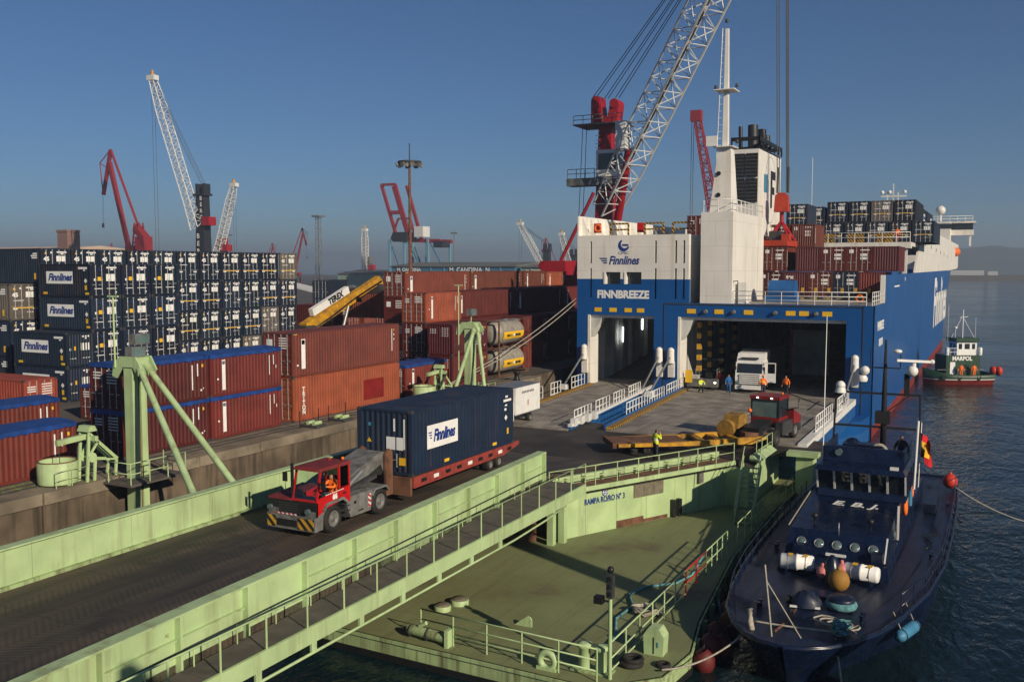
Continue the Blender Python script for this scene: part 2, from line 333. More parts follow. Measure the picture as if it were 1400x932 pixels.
def water_mat():
    m = bpy.data.materials.new("water"); m.use_nodes = True
    N, L = m.node_tree.nodes, m.node_tree.links
    b = N["Principled BSDF"]
    b.inputs["Base Color"].default_value = (0.004, 0.014, 0.018, 1)
    b.inputs["Roughness"].default_value = 0.06
    b.inputs["IOR"].default_value = 1.33; b.inputs["Specular IOR Level"].default_value = 0.26
    tc = N.new("ShaderNodeTexCoord")
    hs = []
    for sc, amp, dist, rot in ((0.22, 0.9, 0.6, 0.4), (0.9, 0.5, 0.9, 0.4), (3.0, 0.22, 0.6, 1.1)):
        mp = N.new("ShaderNodeMapping"); mp.inputs["Rotation"].default_value = (0, 0, rot); mp.inputs["Scale"].default_value = (1.0, 0.55, 1)
        L.new(tc.outputs["Object"], mp.inputs["Vector"])
        n = N.new("ShaderNodeTexNoise"); n.inputs["Scale"].default_value = sc; n.inputs["Detail"].default_value = 3; n.inputs["Distortion"].default_value = dist
        L.new(mp.outputs[0], n.inputs["Vector"])
        k = N.new("ShaderNodeMath"); k.operation = 'MULTIPLY'; k.inputs[1].default_value = amp
        L.new(n.outputs["Fac"], k.inputs[0]); hs.append(k.outputs[0])
    a = N.new("ShaderNodeMath"); a.operation = 'ADD'; L.new(hs[0], a.inputs[0]); L.new(hs[1], a.inputs[1])
    a2 = N.new("ShaderNodeMath"); a2.operation = 'ADD'; L.new(a.outputs[0], a2.inputs[0]); L.new(hs[2], a2.inputs[1])
    np_ = N.new("ShaderNodeTexNoise"); np_.inputs["Scale"].default_value = 0.03; np_.inputs["Detail"].default_value = 4; L.new(tc.outputs["Object"], np_.inputs["Vector"])
    mrp = N.new("ShaderNodeMapRange"); mrp.inputs["From Min"].default_value = 0.35; mrp.inputs["From Max"].default_value = 0.65; mrp.inputs["To Min"].default_value = 0.35; mrp.inputs["To Max"].default_value = 1.1
    L.new(np_.outputs["Fac"], mrp.inputs["Value"])
    am = N.new("ShaderNodeMath"); am.operation = 'MULTIPLY'; L.new(a2.outputs[0], am.inputs[0]); L.new(mrp.outputs[0], am.inputs[1]); a2 = am
    bp = N.new("ShaderNodeBump"); bp.inputs["Strength"].default_value = 0.8; bp.inputs["Distance"].default_value = 0.5
    L.new(a2.outputs[0], bp.inputs["Height"]); L.new(bp.outputs[0], b.inputs["Normal"])
    MT["water"] = m
water_mat()

# ------------------------------------------------------------------ builders
def V(*a): return Vector(a)
class MB:
    """Collects shapes; build() links them as ONE mesh object."""
    def __init__(s): s.v = []; s.f = []; s.m = []; s.sm = []
    def face(s, pts, mi=0, smooth=False):
        k = len(s.v); s.v.extend(tuple(p) for p in pts)
        s.f.append(tuple(range(k, k + len(pts)))); s.m.append(mi); s.sm.append(smooth)
    def add(s, vs, fs, mi=0, smooth=False):
        k = len(s.v); s.v.extend(tuple(p) for p in vs)
        for f in fs: s.f.append(tuple(k + i for i in f)); s.m.append(mi); s.sm.append(smooth)
    def box(s, x0, x1, y0, y1, z0, z1, mi=0):
        s.hexa([(x0, y0, z0), (x1, y0, z0), (x1, y1, z0), (x0, y1, z0), (x0, y0, z1), (x1, y0, z1), (x1, y1, z1), (x0, y1, z1)], mi)
        return s
    def hexa(s, p, mi=0):
        s.add(p, [(3, 2, 1, 0), (4, 5, 6, 7), (0, 1, 5, 4), (1, 2, 6, 5), (2, 3, 7, 6), (3, 0, 4, 7)], mi); return s
    def bar(s, a, b, w, h=None, mi=0, up=(0, 0, 1)):
        a, b = Vector(a), Vector(b); h = h or w
        d = (b - a).normalized(); u = Vector(up)
        if abs(d.dot(u)) > 0.98: u = Vector((1, 0, 0))
        r = d.cross(u).normalized(); u = r.cross(d).normalized()
        r *= w / 2; u *= h / 2
        s.hexa([a - r - u, a + r - u, b + r - u, b - r - u, a - r + u, a + r + u, b + r + u, b - r + u], mi); return s
    def tube(s, a, b, r, n=8, r2=None, mi=0, cap=True):
        a, b = Vector(a), Vector(b); r2 = r if r2 is None else r2
        d = (b - a)
        if d.length < 1e-6: return s
        d.normalize(); u = Vector((0, 0, 1)) if abs(d.z) < 0.95 else Vector((1, 0, 0))
        x = d.cross(u).normalized(); y = d.cross(x)
        vs = []
        for p, q in ((a, r), (b, r2)):
            for i in range(n):
                t = 2 * math.pi * i / n; vs.append(p + x * (q * math.cos(t)) + y * (q * math.sin(t)))
        fs = [(i, (i + 1) % n, n + (i + 1) % n, n + i) for i in range(n)]
        s.add(vs, fs, mi, n > 6)
        if cap:
            s.face([vs[i] for i in reversed(range(n))], mi); s.face(vs[n:], mi)
        return s
    def path(s, pts, r, n=6, mi=0):
        """One continuous tube along a polyline."""
        P = [Vector(p) for p in pts]; vs = []; fs = []
        for i, p in enumerate(P):
            d = (P[min(i + 1, len(P) - 1)] - P[max(i - 1, 0)]).normalized()
            u = Vector((0, 0, 1)) if abs(d.z) < 0.95 else Vector((1, 0, 0))
            x = d.cross(u).normalized(); y = d.cross(x)
            rr = r[i] if isinstance(r, (list, tuple)) else r
            for k in range(n):
                t = 2 * math.pi * k / n; vs.append(p + x * (rr * math.cos(t)) + y * (rr * math.sin(t)))
        for i in range(len(P) - 1):
            for k in range(n):
                fs.append((i * n + k, i * n + (k + 1) % n, (i + 1) * n + (k + 1) % n, (i + 1) * n + k))
        fs.append(tuple(reversed(range(n)))); fs.append(tuple((len(P) - 1) * n + k for k in range(n)))
        s.add(vs, fs, mi, True); return s
    def prism(s, pts, a, b, axis='z', mi=0):
        """Extrude a 2-D outline between a and b along an axis (other two axes in xyz order)."""
        def mk(p, t): return {'z': (p[0], p[1], t), 'y': (p[0], t, p[1]), 'x': (t, p[0], p[1])}[axis]
        n = len(pts); lo = [mk(p, a) for p in pts]; hi = [mk(p, b) for p in pts]
        ar = sum(pts[i][0] * pts[(i + 1) % n][1] - pts[(i + 1) % n][0] * pts[i][1] for i in range(n))
        flip = (ar < 0) ^ (axis == 'y') ^ (b < a)
        sides = [(i, (i + 1) % n, n + (i + 1) % n, n + i) for i in range(n)]
        fs = [tuple(reversed(range(n))), tuple(range(n, 2 * n))] + sides
        if flip: fs = [tuple(reversed(f)) for f in fs]
        s.add(lo + hi, fs, mi); return s
    def lathe(s, prof, n=12, c=(0, 0, 0), axis='z', mi=0, smooth=True, cap=True):
        vs = []; fs = []
        for (r, t) in prof:
            for k in range(n):
                q = 2 * math.pi * k / n; x, y = r * math.cos(q), r * math.sin(q)
                p = {'z': (x, y, t), 'y': (x, t, -y), 'x': (t, x, y)}[axis]
                vs.append((c[0] + p[0], c[1] + p[1], c[2] + p[2]))
        for i in range(len(prof) - 1):
            for k in range(n):
                fs.append((i * n + k, i * n + (k + 1) % n, (i + 1) * n + (k + 1) % n, (i + 1) * n + k))
        s.add(vs, fs, mi, smooth)
        if not cap: return s
        s.face([vs[k] for k in reversed(range(n))], mi); s.face([vs[(len(prof) - 1) * n + k] for k in range(n)], mi)
        return s
    def ball(s, c, r, n=12, sz=1.0, mi=0):
        m = n // 2
        return s.lathe([(max(0.02 * r, r * math.sin(math.pi * i / m)), -r * sz * math.cos(math.pi * i / m)) for i in range(m + 1)], n, c, 'z', mi)
    def torus(s, c, R0, r, n=20, k=8, axis='z', mi=0, sq=1.0):
        vs = []; fs = []
        for i in range(n):
            t = 2 * math.pi * i / n
            for j in range(k):
                q = 2 * math.pi * j / k
                x, y, z = (R0 + r * math.cos(q)) * math.cos(t), (R0 + r * math.cos(q)) * math.sin(t), r * sq * math.sin(q)
                p = {'z': (x, y, z), 'y': (x, z, -y), 'x': (z, x, y)}[axis]
                vs.append((c[0] + p[0], c[1] + p[1], c[2] + p[2]))
        for i in range(n):
            for j in range(k):
                a, b2 = i, (i + 1) % n
                fs.append((a * k + j, b2 * k + j, b2 * k + (j + 1) % k, a * k + (j + 1) % k))
        s.add(vs, fs, mi, True); return s
    def mesh(s, name):
        me = bpy.data.meshes.new(name); me.from_pydata(s.v, [], s.f)
        me.polygons.foreach_set("material_index", s.m); me.polygons.foreach_set("use_smooth", s.sm)
        me.update(); return me
    def build(s, name, mats, parent=None, loc=None, rot=None, world=False):
        if isinstance(mats, str): mats = [mats]
        me = s.mesh(name)
        for m in mats: me.materials.append(MT[m])
        o = bpy.data.objects.new(name, me); COL.objects.link(o)
        if parent: o.parent = parent
        if world and parent: o.location = -parent.location
        if loc is not None: o.location = loc
        if rot is not None: o.rotation_euler = rot
        return o
def tag(o, label=None, cat=None, group=None, kind=None):
    if label: o["label"] = label
    if cat: o["category"] = cat
    if group: o["group"] = group
    if kind: o["kind"] = kind
    return o
def thing(name, label, cat, loc=(0, 0, 0), rz=0.0, group=None):
    o = bpy.data.objects.new(name, None); COL.objects.link(o)
    o.location = loc; o.rotation_euler = (0, 0, rz); o.empty_display_size = 0.3
    return tag(o, label, cat, group)
def copy_tree(o, parent=None):
    c = o.copy(); COL.objects.link(c)
    if parent: c.parent = parent
    for ch in o.children: copy_tree(ch, c)
    return c
TXC = {}
def text(body, size, m, parent=None, loc=(0, 0, 0), rot=(0, 0, 0), shear=0.0, bold=0.0, sx=1.0, name="lettering", align='CENTER', spacing=1.0):
    key = (body, size, shear, bold, align, m, spacing)
    if key not in TXC:
        cu = bpy.data.curves.new("t", 'FONT'); cu.body = body; cu.size = size; cu.shear = shear; cu.offset = bold
        cu.align_x = align; cu.align_y = 'CENTER'; cu.extrude = 0.004; cu.resolution_u = 3; cu.space_character = spacing
        to = bpy.data.objects.new("t", cu)
        me = bpy.data.meshes.new_from_object(to); me.name = name
        me.materials.clear(); me.materials.append(MT[m])
        bpy.data.objects.remove(to); bpy.data.curves.remove(cu)
        TXC[key] = me
    o = bpy.data.objects.new(name, TXC[key]); COL.objects.link(o)
    if parent: o.parent = parent
    o.location = loc; o.rotation_euler = rot; o.scale = (sx, 1, 1)
    return o
FX = (R(90), 0, R(90))      # lettering facing +X
FY = (R(90), 0, 0)          # lettering facing -Y

def lattice(mb, p0, p1, w0, w1, n, r=0.09, h0=None, h1=None, side=(0, 1, 0), rd=None, mi=0, ns=5, wm=None):
    """Four-chord lattice boom from p0 to p1."""
    p0, p1 = Vector(p0), Vector(p1); d = (p1 - p0).normalized()
    sdv = Vector(side); sdv = (sdv - d * sdv.dot(d)).normalized(); up = d.cross(sdv).normalized()
    h0 = h0 or w0; h1 = h1 or w1; rd = rd or r * 0.55
    def cor(t):
        if wm is None: w, h = w0 + (w1 - w0) * t, h0 + (h1 - h0) * t
        else:
            q = min(t / 0.15, 1, (1 - t) / 0.2 + 0.0); q = max(q, 0)
            w = (w0 if t < .5 else w1) * (1 - q) + wm * q; h = (h0 if t < .5 else h1) * (1 - q) + wm * q
        c = p0.lerp(p1, t)
        return [c - sdv * w / 2 - up * h / 2, c + sdv * w / 2 - up * h / 2, c + sdv * w / 2 + up * h / 2, c - sdv * w / 2 + up * h / 2]
    rings = [cor(i / n) for i in range(n + 1)]
    for i in range(n):
        for k in range(4):
            mb.tube(rings[i][k], rings[i + 1][k], r, ns, mi=mi, cap=False)
            a, b = (k, (k + 1) % 4) if i % 2 == 0 else ((k + 1) % 4, k)
            mb.tube(rings[i][a], rings[i + 1][b], rd, 4, mi=mi, cap=False)
            mb.tube(rings[i + 1][k], rings[i + 1][(k + 1) % 4], rd, 4, mi=mi, cap=False)
    return rings

def railing(parent, pts, h=1.05, m="white", r=0.03, spacing=1.5, rails=(1.0, 0.5), post="post", rname="rail", n=6, closed=False):
    """Posts and rails as parts of a thing (world coordinates)."""
    P = [Vector(p) for p in pts]
    for f in rails:
        mb = MB(); mb.path([p + Vector((0, 0, h * f)) for p in P], r, n); mb.build(rname, m, parent, world=True)
    for i in range(len(P) - 1):
        k = max(1, round((P[i + 1] - P[i]).length / spacing))
        for j in range(k + (1 if i == len(P) - 2 else 0)):
            q = P[i].lerp(P[i + 1], j / k)
            MB().tube(q, q + Vector((0, 0, h)), r * 1.1, n).build(post, m, parent, world=True)
ORD = ["first", "second", "third", "fourth", "fifth", "sixth", "seventh", "eighth", "ninth", "tenth", "eleventh", "twelfth"]
TIER = ["bottom", "second", "third", "top"]
QZ, PZ, DZ, WZ = 3.5, 2.6, 0.0, -0.8     # quay, landing platform, pontoon deck, water level
# ------------------------------------------------------------------ the setting
def sheet(name, pts, z, m, kind="structure"):
    mb = MB(); mb.face([(x, y, z) for x, y in pts]); return tag(mb.build(name, m), kind=kind)
sheet("sea_water", [(-9000, -600), (9000, -600), (9000, 9000), (-9000, 9000)], WZ, "water")

qe, qe2 = -37.5, -38.6
g = MB()
out = [(-6000, -300), (qe, -300), (qe, 78), (qe2, 78), (qe2, 700), (-6000, 3500)]
g.face([(x, y, QZ) for x, y in out])
tag(g.build("quay_ground", "asphalt"), kind="structure")
# quay wall with its concrete blocks (each block a piece of the wall)
qw = thing("quay_wall", "weathered brown concrete quay wall under the container yard", "wall", (qe, 0, WZ))
MB().box(qe - 3.0, qe - 0.12, -60, 78, -4, QZ - 0.06).build("core", "wallconcrete", qw, world=True)
MB().box(qe2 - 3.0, qe2 - 0.05, 78, 420, -4, QZ - 0.06).build("core", "wallconcrete", qw, world=True)
yy = 4.0
rb = random.Random(3)
while yy < 78:
    L = 4.6 if yy + 4.6 < 78 else 78 - yy
    if L < 0.3: break
    dx = rb.uniform(-0.04, 0.04)
    MB().box(qe - 0.14, qe + 0.02 + dx, yy + 0.02, yy + L - 0.02, -4, QZ - 0.5).build("block", "wallconcrete", qw, world=True)
    MB().box(qe - 1.1, qe + 0.12 + dx, yy + 0.03, yy + L - 0.03, QZ - 0.5, QZ + 0.035 + rb.uniform(-0.01, 0.01)).build("coping", "concrete", qw, world=True)
    yy += L
for x in (-38.9, -39.5):
    MB().box(x - 0.05, x + 0.05, -20, 78, QZ, QZ + 0.05).build("crane_rail", "darkgrey", qw, world=True)
# kerb-like cable trench and grit strip along the quay
s = MB(); s.face([(-40.2, -20, QZ + 0.006), (-38.65, -20, QZ + 0.006), (-38.65, 77.9, QZ + 0.006), (-40.2, 77.9, QZ + 0.006)])
tag(s.build("quay_pavement", "concrete"), kind="structure")
w = MB(); r0 = random.Random(5)
for i in range(900):
    x = r0.uniform(-40.1, -38.9); y = 25.2 + r0.random() ** 1.3 * 6; a = r0.uniform(0, 6.28); h = r0.uniform(0.02, 0.08)
    w.face([(x, y, QZ), (x + 0.08 * math.cos(a), y + 0.08 * math.sin(a), QZ), (x + 0.04 * math.cos(a) + r0.uniform(-.05, .05), y + 0.04, QZ + h)])
tag(w.build("weeds", "weed"), "low green weeds growing along the quay edge", "weeds", kind="stuff")

# breakwater, hill
bw = thing("breakwater", "long low grey breakwater across the harbour mouth", "breakwater", (200, 1200, WZ))
b = MB(); b.prism([(-14, -4), (14, -4), (9, 2.6), (3, 5.2), (-3, 5.2), (-9, 2.6)], -330, 900, 'x'); o = b.build("mole", "wallconcrete", bw, loc=(-200 + 0, 0, 0.8)); 
for i, (x, l, h) in enumerate(((-70, 52, 5.5), (-14, 10, 4.5), (60, 20, 3.5))):
    MB().box(x, x + l, -4, 4, 5.0, 5.0 + h).build("shed", "farwhite", bw, loc=(-200, 0, 0.8))
h = MB(); rh = random.Random(11)
def hh(x, y):
    t = 0.5 + 0.5 * math.sin(x * 0.0016 + 1.2) * math.cos(y * 0.0011)
    e = min(1, max(0, (y - 2350) / 260.0)) * min(1, max(0, (x + 330) / 160.0))
    q = math.sin(x * 0.011 + y * 0.004) * 6 + math.sin(x * 0.031 + 1.7) * 2.5 + math.sin(y * 0.02 + x * 0.05) * 3
    return -3 + e * (70 + 8 * t + q * (0.4 + 0.6 * e)) if e > 0 else -3
nx, ny = 120, 26
xs = [-330 + i * 30.0 for i in range(nx)]; ys = [2330 + (j ** 1.5) * 14 for j in range(ny)]
vs = [(x, y, hh(x, y) + rh.uniform(-1.5, 1.5) * (y > 2400)) for y in ys for x in xs]
fs = [(j * nx + i, j * nx + i + 1, (j + 1) * nx + i + 1, (j + 1) * nx + i) for j in range(ny - 1) for i in range(nx - 1)]
h.add(vs, fs, 0, True); tag(h.build("hill", "hillgreen"), kind="structure")

# ------------------------------------------------------------------ far sheds
def shed(name, label, x0, x1, y0, y1, ze, zr, wall, roof, bays, doors=()):
    t = thing(name, label, "shed", ((x0 + x1) / 2, y0, QZ))
    MB().prism([(x0, QZ), (x1, QZ), (x1, ze), ((x0 + x1) / 2, zr), (x0, ze)] if bays < 0 else [(x0, QZ), (x1, QZ), (x1, ze), (x0, ze)], y0, y1, 'y').build("wall", wall, t, world=True)
    if bays > 0:
        r = MB(); ym = (y0 + y1) / 2
        r.prism([(y0 - .6, ze - .3), (y0 - .6, ze + .1), (ym, zr), (y1 + .6, ze + .1), (y1 + .6, ze - .3)], x0 - .6, x1 + .6, 'x')
        r.build("roof", roof, t, world=True)
        w_ = (x1 - x0) / bays
        for i in range(bays):
            if i in doors:
                MB().box(x0 + i * w_ + .5, x0 + (i + 1) * w_ - .5, y0 - .12, y0 - .02, QZ, ze - 2.0).build("door", "farblueLight", t, world=True)
            MB().box(x0 + i * w_ - .25, x0 + i * w_ + .25, y0 - .25, y0 - .03, QZ, ze - .4).build("pilaster", "farblueLight", t, world=True)
    return t
sb = shed("warehouse", "long blue warehouse with white lettering beyond the red containers", -228, -169.5, 330, 372, 14.2, 15.9, "farblue", "roofgrey", 9, (1, 3, 5, 6, 7))
text("M. CANDINA  N", 2.6, "signwhite", sb, Vector((-190, 329.6, 12.6)) - sb.location, FY, bold=0.05)
text("M. CANDINA", 2.0, "signwhite", sb, Vector((-219, 329.6, 12.6)) - sb.location, FY, bold=0.05)
sg = shed("warehouse", "pale green warehouse beside the long blue warehouse", -167.3, -154.5, 331, 360, 13.9, 14.9, "fargreen", "roofgrey", 3)
text("M. CANDINA", 1.5, "signwhite", sg, Vector((-160.5, 330.6, 12.2)) - sg.location, FY, bold=0.04)
shed("warehouse", "low flat cream warehouse roof at the left edge of the yard", -440, -344, 260, 300, 21.0, 22.9, "cream", "cream", 6)
shed("warehouse", "long low pale warehouse behind the grey container ends", -310, -236, 400, 440, 10.5, 12.5, "fargreen", "roofgrey", 8)
ch = thing("brick_tower", "square brick tower beyond the cream warehouse", "tower", (-340.5, 262, QZ))
MB().prism([(-3, -3), (3, -3), (3, 3), (-3, 3)], 0, 24.5).build("shaft", "brick", ch)
MB().box(-3.3, 3.3, -3.3, 3.3, 24.5, 25.4).build("cap", "brick", ch)
wr = thing("canopy", "white sloping steel canopy roof behind the blue container wall", "canopy", (-118, 143, QZ))
for i in range(5): MB().hexa([(-15 + i * .1, i * 1.3, 8.3 - i * .1), (15, i * 1.3, 2.6), (15, i * 1.3 + .5, 2.6), (-15, i * 1.3 + .5, 8.3 - i * .1), (-15, i * 1.3, 8.7 - i * .1), (15, i * 1.3, 3.0), (15, i * 1.3 + .5, 3.0), (-15, i * 1.3 + .5, 8.7 - i * .1)]).build("roof_beam", "farwhite", wr)
for i in (-12, 12): MB().box(i - .2, i + .2, 2, 2.4, 0, 8 if i < 0 else 3).build("column", "farwhite", wr)

# ------------------------------------------------------------------ lamp masts of the yard
def lamp_mast(label, x, y, ztop, r, lamps=8, m="rustplate"):
    t = thing("lamp_mast", label, "lamp mast", (x, y, QZ), 0, "yard lamp masts")
    hgt = ztop - QZ
    MB().tube((0, 0, 0), (0, 0, hgt), r, 10, r * 0.55).build("pole", m, t)
    MB().torus((0, 0, hgt - .1), r * 5, r * .5, 14, 6).build("ring", "darkgrey", t)
    MB().tube((0, 0, hgt), (0, 0, hgt + r * 8), r * .25, 6).build("spike", "darkgrey", t)
    for i in range(lamps):
        a = 2 * math.pi * i / lamps
        MB().box(-r * 1.1, r * 1.1, -r * .8, r * .8, -r * 1.0, r * .6).build("floodlight", "grey", t, loc=(r * 5 * math.cos(a), r * 5 * math.sin(a), hgt - r * 1.2), rot=(0, R(18), a))
    return t
lamp_mast("tall brown lamp mast with a ring of floodlights above the yard", -99.3, 150, 33.3, 0.42)
lamp_mast("thin distant lamp mast standing in front of the blue warehouse", -250.5, 419, 31.5, 0.3, 4, "grey")
lamp_mast("thin distant lamp mast left of the red ship to shore crane", -366, 380, 31, 0.25, 4, "grey")

# ------------------------------------------------------------------ far cranes
def lattice_mast(label, x, y, z1, w, m):
    t = thing("lattice_mast", label, "mast", (x, y, QZ))
    q = MB(); lattice(q, (0, 0, 0), (0, 0, z1 - QZ), w, w * .8, 12, r=.16, side=(1, 0, 0)); q.build("tower", m, t)
    MB().box(-w, w, -w, w, z1 - QZ, z1 - QZ + 1).build("lamp_platform", "grey", t); return t
lattice_mast("distant grey lattice floodlight mast behind the blue containers", -339, 420, 41.5, 2.6, "grey")

def luffing_crane(label, x, y, sc=1.0, rz=0.0, m="farred"):
    """Level-luffing portal crane: leaning jib, fly jib, back tie, tower with machine house."""
    t = thing("luffing_crane", label, "crane", (x, y, QZ), rz, "red luffing cranes"); t.scale = (sc,) * 3
    j = MB(); j.bar((0, 0, 14), (-9.5, 0, 48), 1.2, 1.5); j.build("jib", m, t)
    f = MB(); f.bar((-8.6, 0, 52.5), (-13.2, 0, 36.5), .9, 1.2); f.tube((-8.8, 0, 52.5), (-14.6, 0, 48), .2, 5); f.tube((-14.6, 0, 48), (-13.4, 0, 37), .2, 5); f.tube((-14.6, 0, 48), (-10.5, 0, 46), .15, 5); f.build("fly_jib", m, t)
    b_ = MB(); b_.tube((-8.6, 0, 52.5), (5.2, 0, 23), .45, 6); b_.build("back_tie", m, t)
    w_ = MB()
    for sx in (2.0, 6.5):
        for sy in (-2, 2): w_.bar((sx, sy, 10), (4.5 + (sx - 4) * .4, sy * .5, 26), .4)
    for k in range(4): w_.bar((2.2 + k * .4, -1.9, 12 + k * 3), (6.2 - k * .3, -1.9, 14 + k * 3), .25)
    w_.build("tower", m, t)
    MB().box(4.5, 9.0, -2, 2, 16, 21).build("machine_house", m, t)
    MB().hexa([(3, -1.5, 23), (8, -1.5, 19), (8, 1.5, 19), (3, 1.5, 23), (3.6, -1.5, 25.5), (8.6, -1.5, 21), (8.6, 1.5, 21), (3.6, 1.5, 25.5)]).build("counterweight", m, t)
    MB().box(-1.5, 1.5, -1.2, 1.2, 14, 18).build("cab", m, t)
    p = MB(); p.box(-4.5, 11, -3, 3, 8.5, 12)
    for sx in (-4, 9):
        for sy in (-2.4, 2.4): p.bar((sx, sy, 0), (sx * .8 + .4, sy, 9), 1.0)
    p.build("portal", m, t)
    MB().tube((-13.4, 0, 37), (-13.9, 0, 26), .08, 4).build("rope", "cable", t)
    MB().box(-14.2, -13.6, -.3, .3, 24.6, 26.2).build("hook", "darkgrey", t)
    return t
luffing_crane("dark red luffing crane with a folded jib, tallest above the blue containers", -279, 240)
luffing_crane("small faded red luffing crane beside the lattice mast", -360, 425, .62, R(180))
luffing_crane("tiny faded red crane left of the white crane near the ship", -218, 470, .5)
luffing_crane("tiny faded red crane far behind the cream warehouse", -560, 470, .52, R(10))
luffing_crane("tiny faded red crane in the gap right of the small white boom", -430, 480, .5, R(180))

def mobile_crane(label, x, y, tower_h, foot_h, tip, tm, bm_, cabm="cranered", group=None):
    """Mobile harbour crane: chassis, tower, cab, lattice boom, luffing ropes, hoist rope."""
    t = thing("harbour_crane", label, "crane", (x, y, QZ), 0, group)
    MB().box(-5, 5, -6, 6, 1.0, 3.2).build("chassis", tm, t)
    for sx in (-4, 4):
        for sy in (-5, 5): MB().box(sx - 1, sx + 1, sy - 1, sy + 1, 0, 1.0).build("outrigger", "darkgrey", t)
    MB().box(-3, 4, -2.5, 5, 3.2, 8).build("machine_house", tm, t)
    a = MB(); a.hexa([(-1.9, -1.6, 8), (1.9, -1.6, 8), (1.9, 1.6, 8), (-1.9, 1.6, 8), (-1.4, -1.3, tower_h - 3), (1.6, -1.3, tower_h - 3), (1.6, 1.3, tower_h - 3), (-1.4, 1.3, tower_h - 3)])
    for sx in (-1.5, 1.2): a.box(sx, sx + .9, -1.3, 1.3, tower_h - 3, tower_h)
    a.box(-2.2, 2.4, -1.8, 1.8, tower_h - 3.6, tower_h - 3.0)
    a.build("tower", tm, t)
    MB().box(1.7, 4.6, -2.2, 0.8, foot_h + 1, foot_h + 3.6).build("cab", cabm, t)
    f = Vector((0, -2.2, foot_h)); tip = Vector(tip)
    q = MB(); lattice(q, f, tip, 3.0, 1.6, 24, r=.16, side=(0, 1, 0) if abs(tip.x) > abs(tip.y) else (1, 0, 0), wm=2.6); q.build("boom", bm_, t)
    MB().box(tip.x - 1.6, tip.x + 1.6, tip.y - 1, tip.y + 1, tip.z - .5, tip.z + 1).build("boom_head", bm_, t)
    MB().tube(tip + V(0, 0, 1), tip + V(0, 0, 2.6), .7, 8, .3).build("sheave_guard", "yellow", t)
    for k in (-.8, -.3, .5, 1.0): MB().tube(tip + V(k, 0, 0), V(k, .4, tower_h), .06, 4).build("luffing_rope", "cable", t)
    for k in (-.6, .7): MB().tube(tip + V(k, 0, 0), V(tip.x + k, tip.y, 9), .07, 4).build("hoist_rope", "cable", t)
    MB().box(tip.x - 1, tip.x + 1, tip.y - .5, tip.y + .5, 6.5, 9.2).build("hook_block", "darkgrey", t)
    return t
mc = mobile_crane("white lattice boom harbour crane on a dark lettered tower", -218, 215, 35.5, 21.8, (-16.5, -3, 68), "charcoal", "farwhite")
for i, c in enumerate("BERGE"): text(c, 2.0, "signwhite", mc, (-0.4, -1.75, 19.6 - i * 2.3), FY, bold=.05)
for i, c in enumerate("BERGE"): text(c, 1.7, "signwhite", mc, (0.9, -1.6, 31.0 - i * 1.9), FY, bold=.03)
m2 = mobile_crane("short white lattice boom crane with a red base behind the blue wall", -276, 282, 22, 15.5, (8, -1, 42), "farred", "farwhite")
mobile_crane("faded white boom crane leaning left beside the far green warehouse", -203, 430, 22, 9, (-15, 0, 32), "charcoal", "farwhite")
mobile_crane("faded white boom crane leaning slightly, nearest the red box frame", -206, 470, 20, 9, (-7, 0, 28), "charcoal", "farwhite")
mobile_crane("small upright white boom crane left of the ship to shore crane", -304, 418, 16, 8, (-1.2, -1, 30), "grey", "farwhite")

# ship-to-shore gantry crane with its boom raised
gt = thing("gantry_crane", "faded red ship to shore gantry crane with raised boom", "crane", (-252, 380, QZ))
def GB(name, m, *bars):
    q = MB()
    for a, c, w_ in bars: q.bar(Vector(a) - gt.location, Vector(c) - gt.location, w_)
    return q.build(name, m, gt)
for xx in (-263.5, -255):
    for y_ in (380, 400): GB("leg", "farblueLight", ((xx, y_, QZ), (xx, y_, 27), 1.1))
for y_ in (380, 400): GB("leg", "farblueLight", ((-241.6, y_, QZ), (-241.6, y_, 27), 1.1))
for y_ in (380, 400): GB("brace", "farblue", ((-262, y_, 24), (-255, y_, 6), .6), ((-253, y_, 26), (-242, y_, 8), .6))
for y_ in (381, 391): GB("boom", "farred", ((-259.5, y_, 27), (-268.5, y_, 53.5), 1.3), ((-252, y_, 27), (-260.6, y_, 53.5), 1.3))
GB("cross_beam", "farred", ((-268.5, 381, 53.5), (-260.6, 381, 53.5), 1.2)); GB("cross_beam", "farred", ((-262.5, 381, 40), (-257, 381, 40), 1.8))
GB("girder", "farred", ((-262, 381, 27), (-235, 381, 26), 1.8), ((-262, 391, 27), (-235, 391, 26), 1.8))
GB("apex_frame", "farred", ((-263, 381, 27), (-259, 381, 37), .8), ((-259, 381, 37), (-252, 381, 37), .8), ((-252, 381, 37), (-249, 381, 27), .8))
MB().box(4, 9, -2, 4, 24.5, 29.5).build("machine_house", "farwhite", gt)
MB().box(14, 19, -1, 6, 19.5, 22.5).build("trolley", "charcoal", gt)
MB().box(-9, -1, -1, 6, 22.5, 27).build("cable_room", "charcoal", gt)
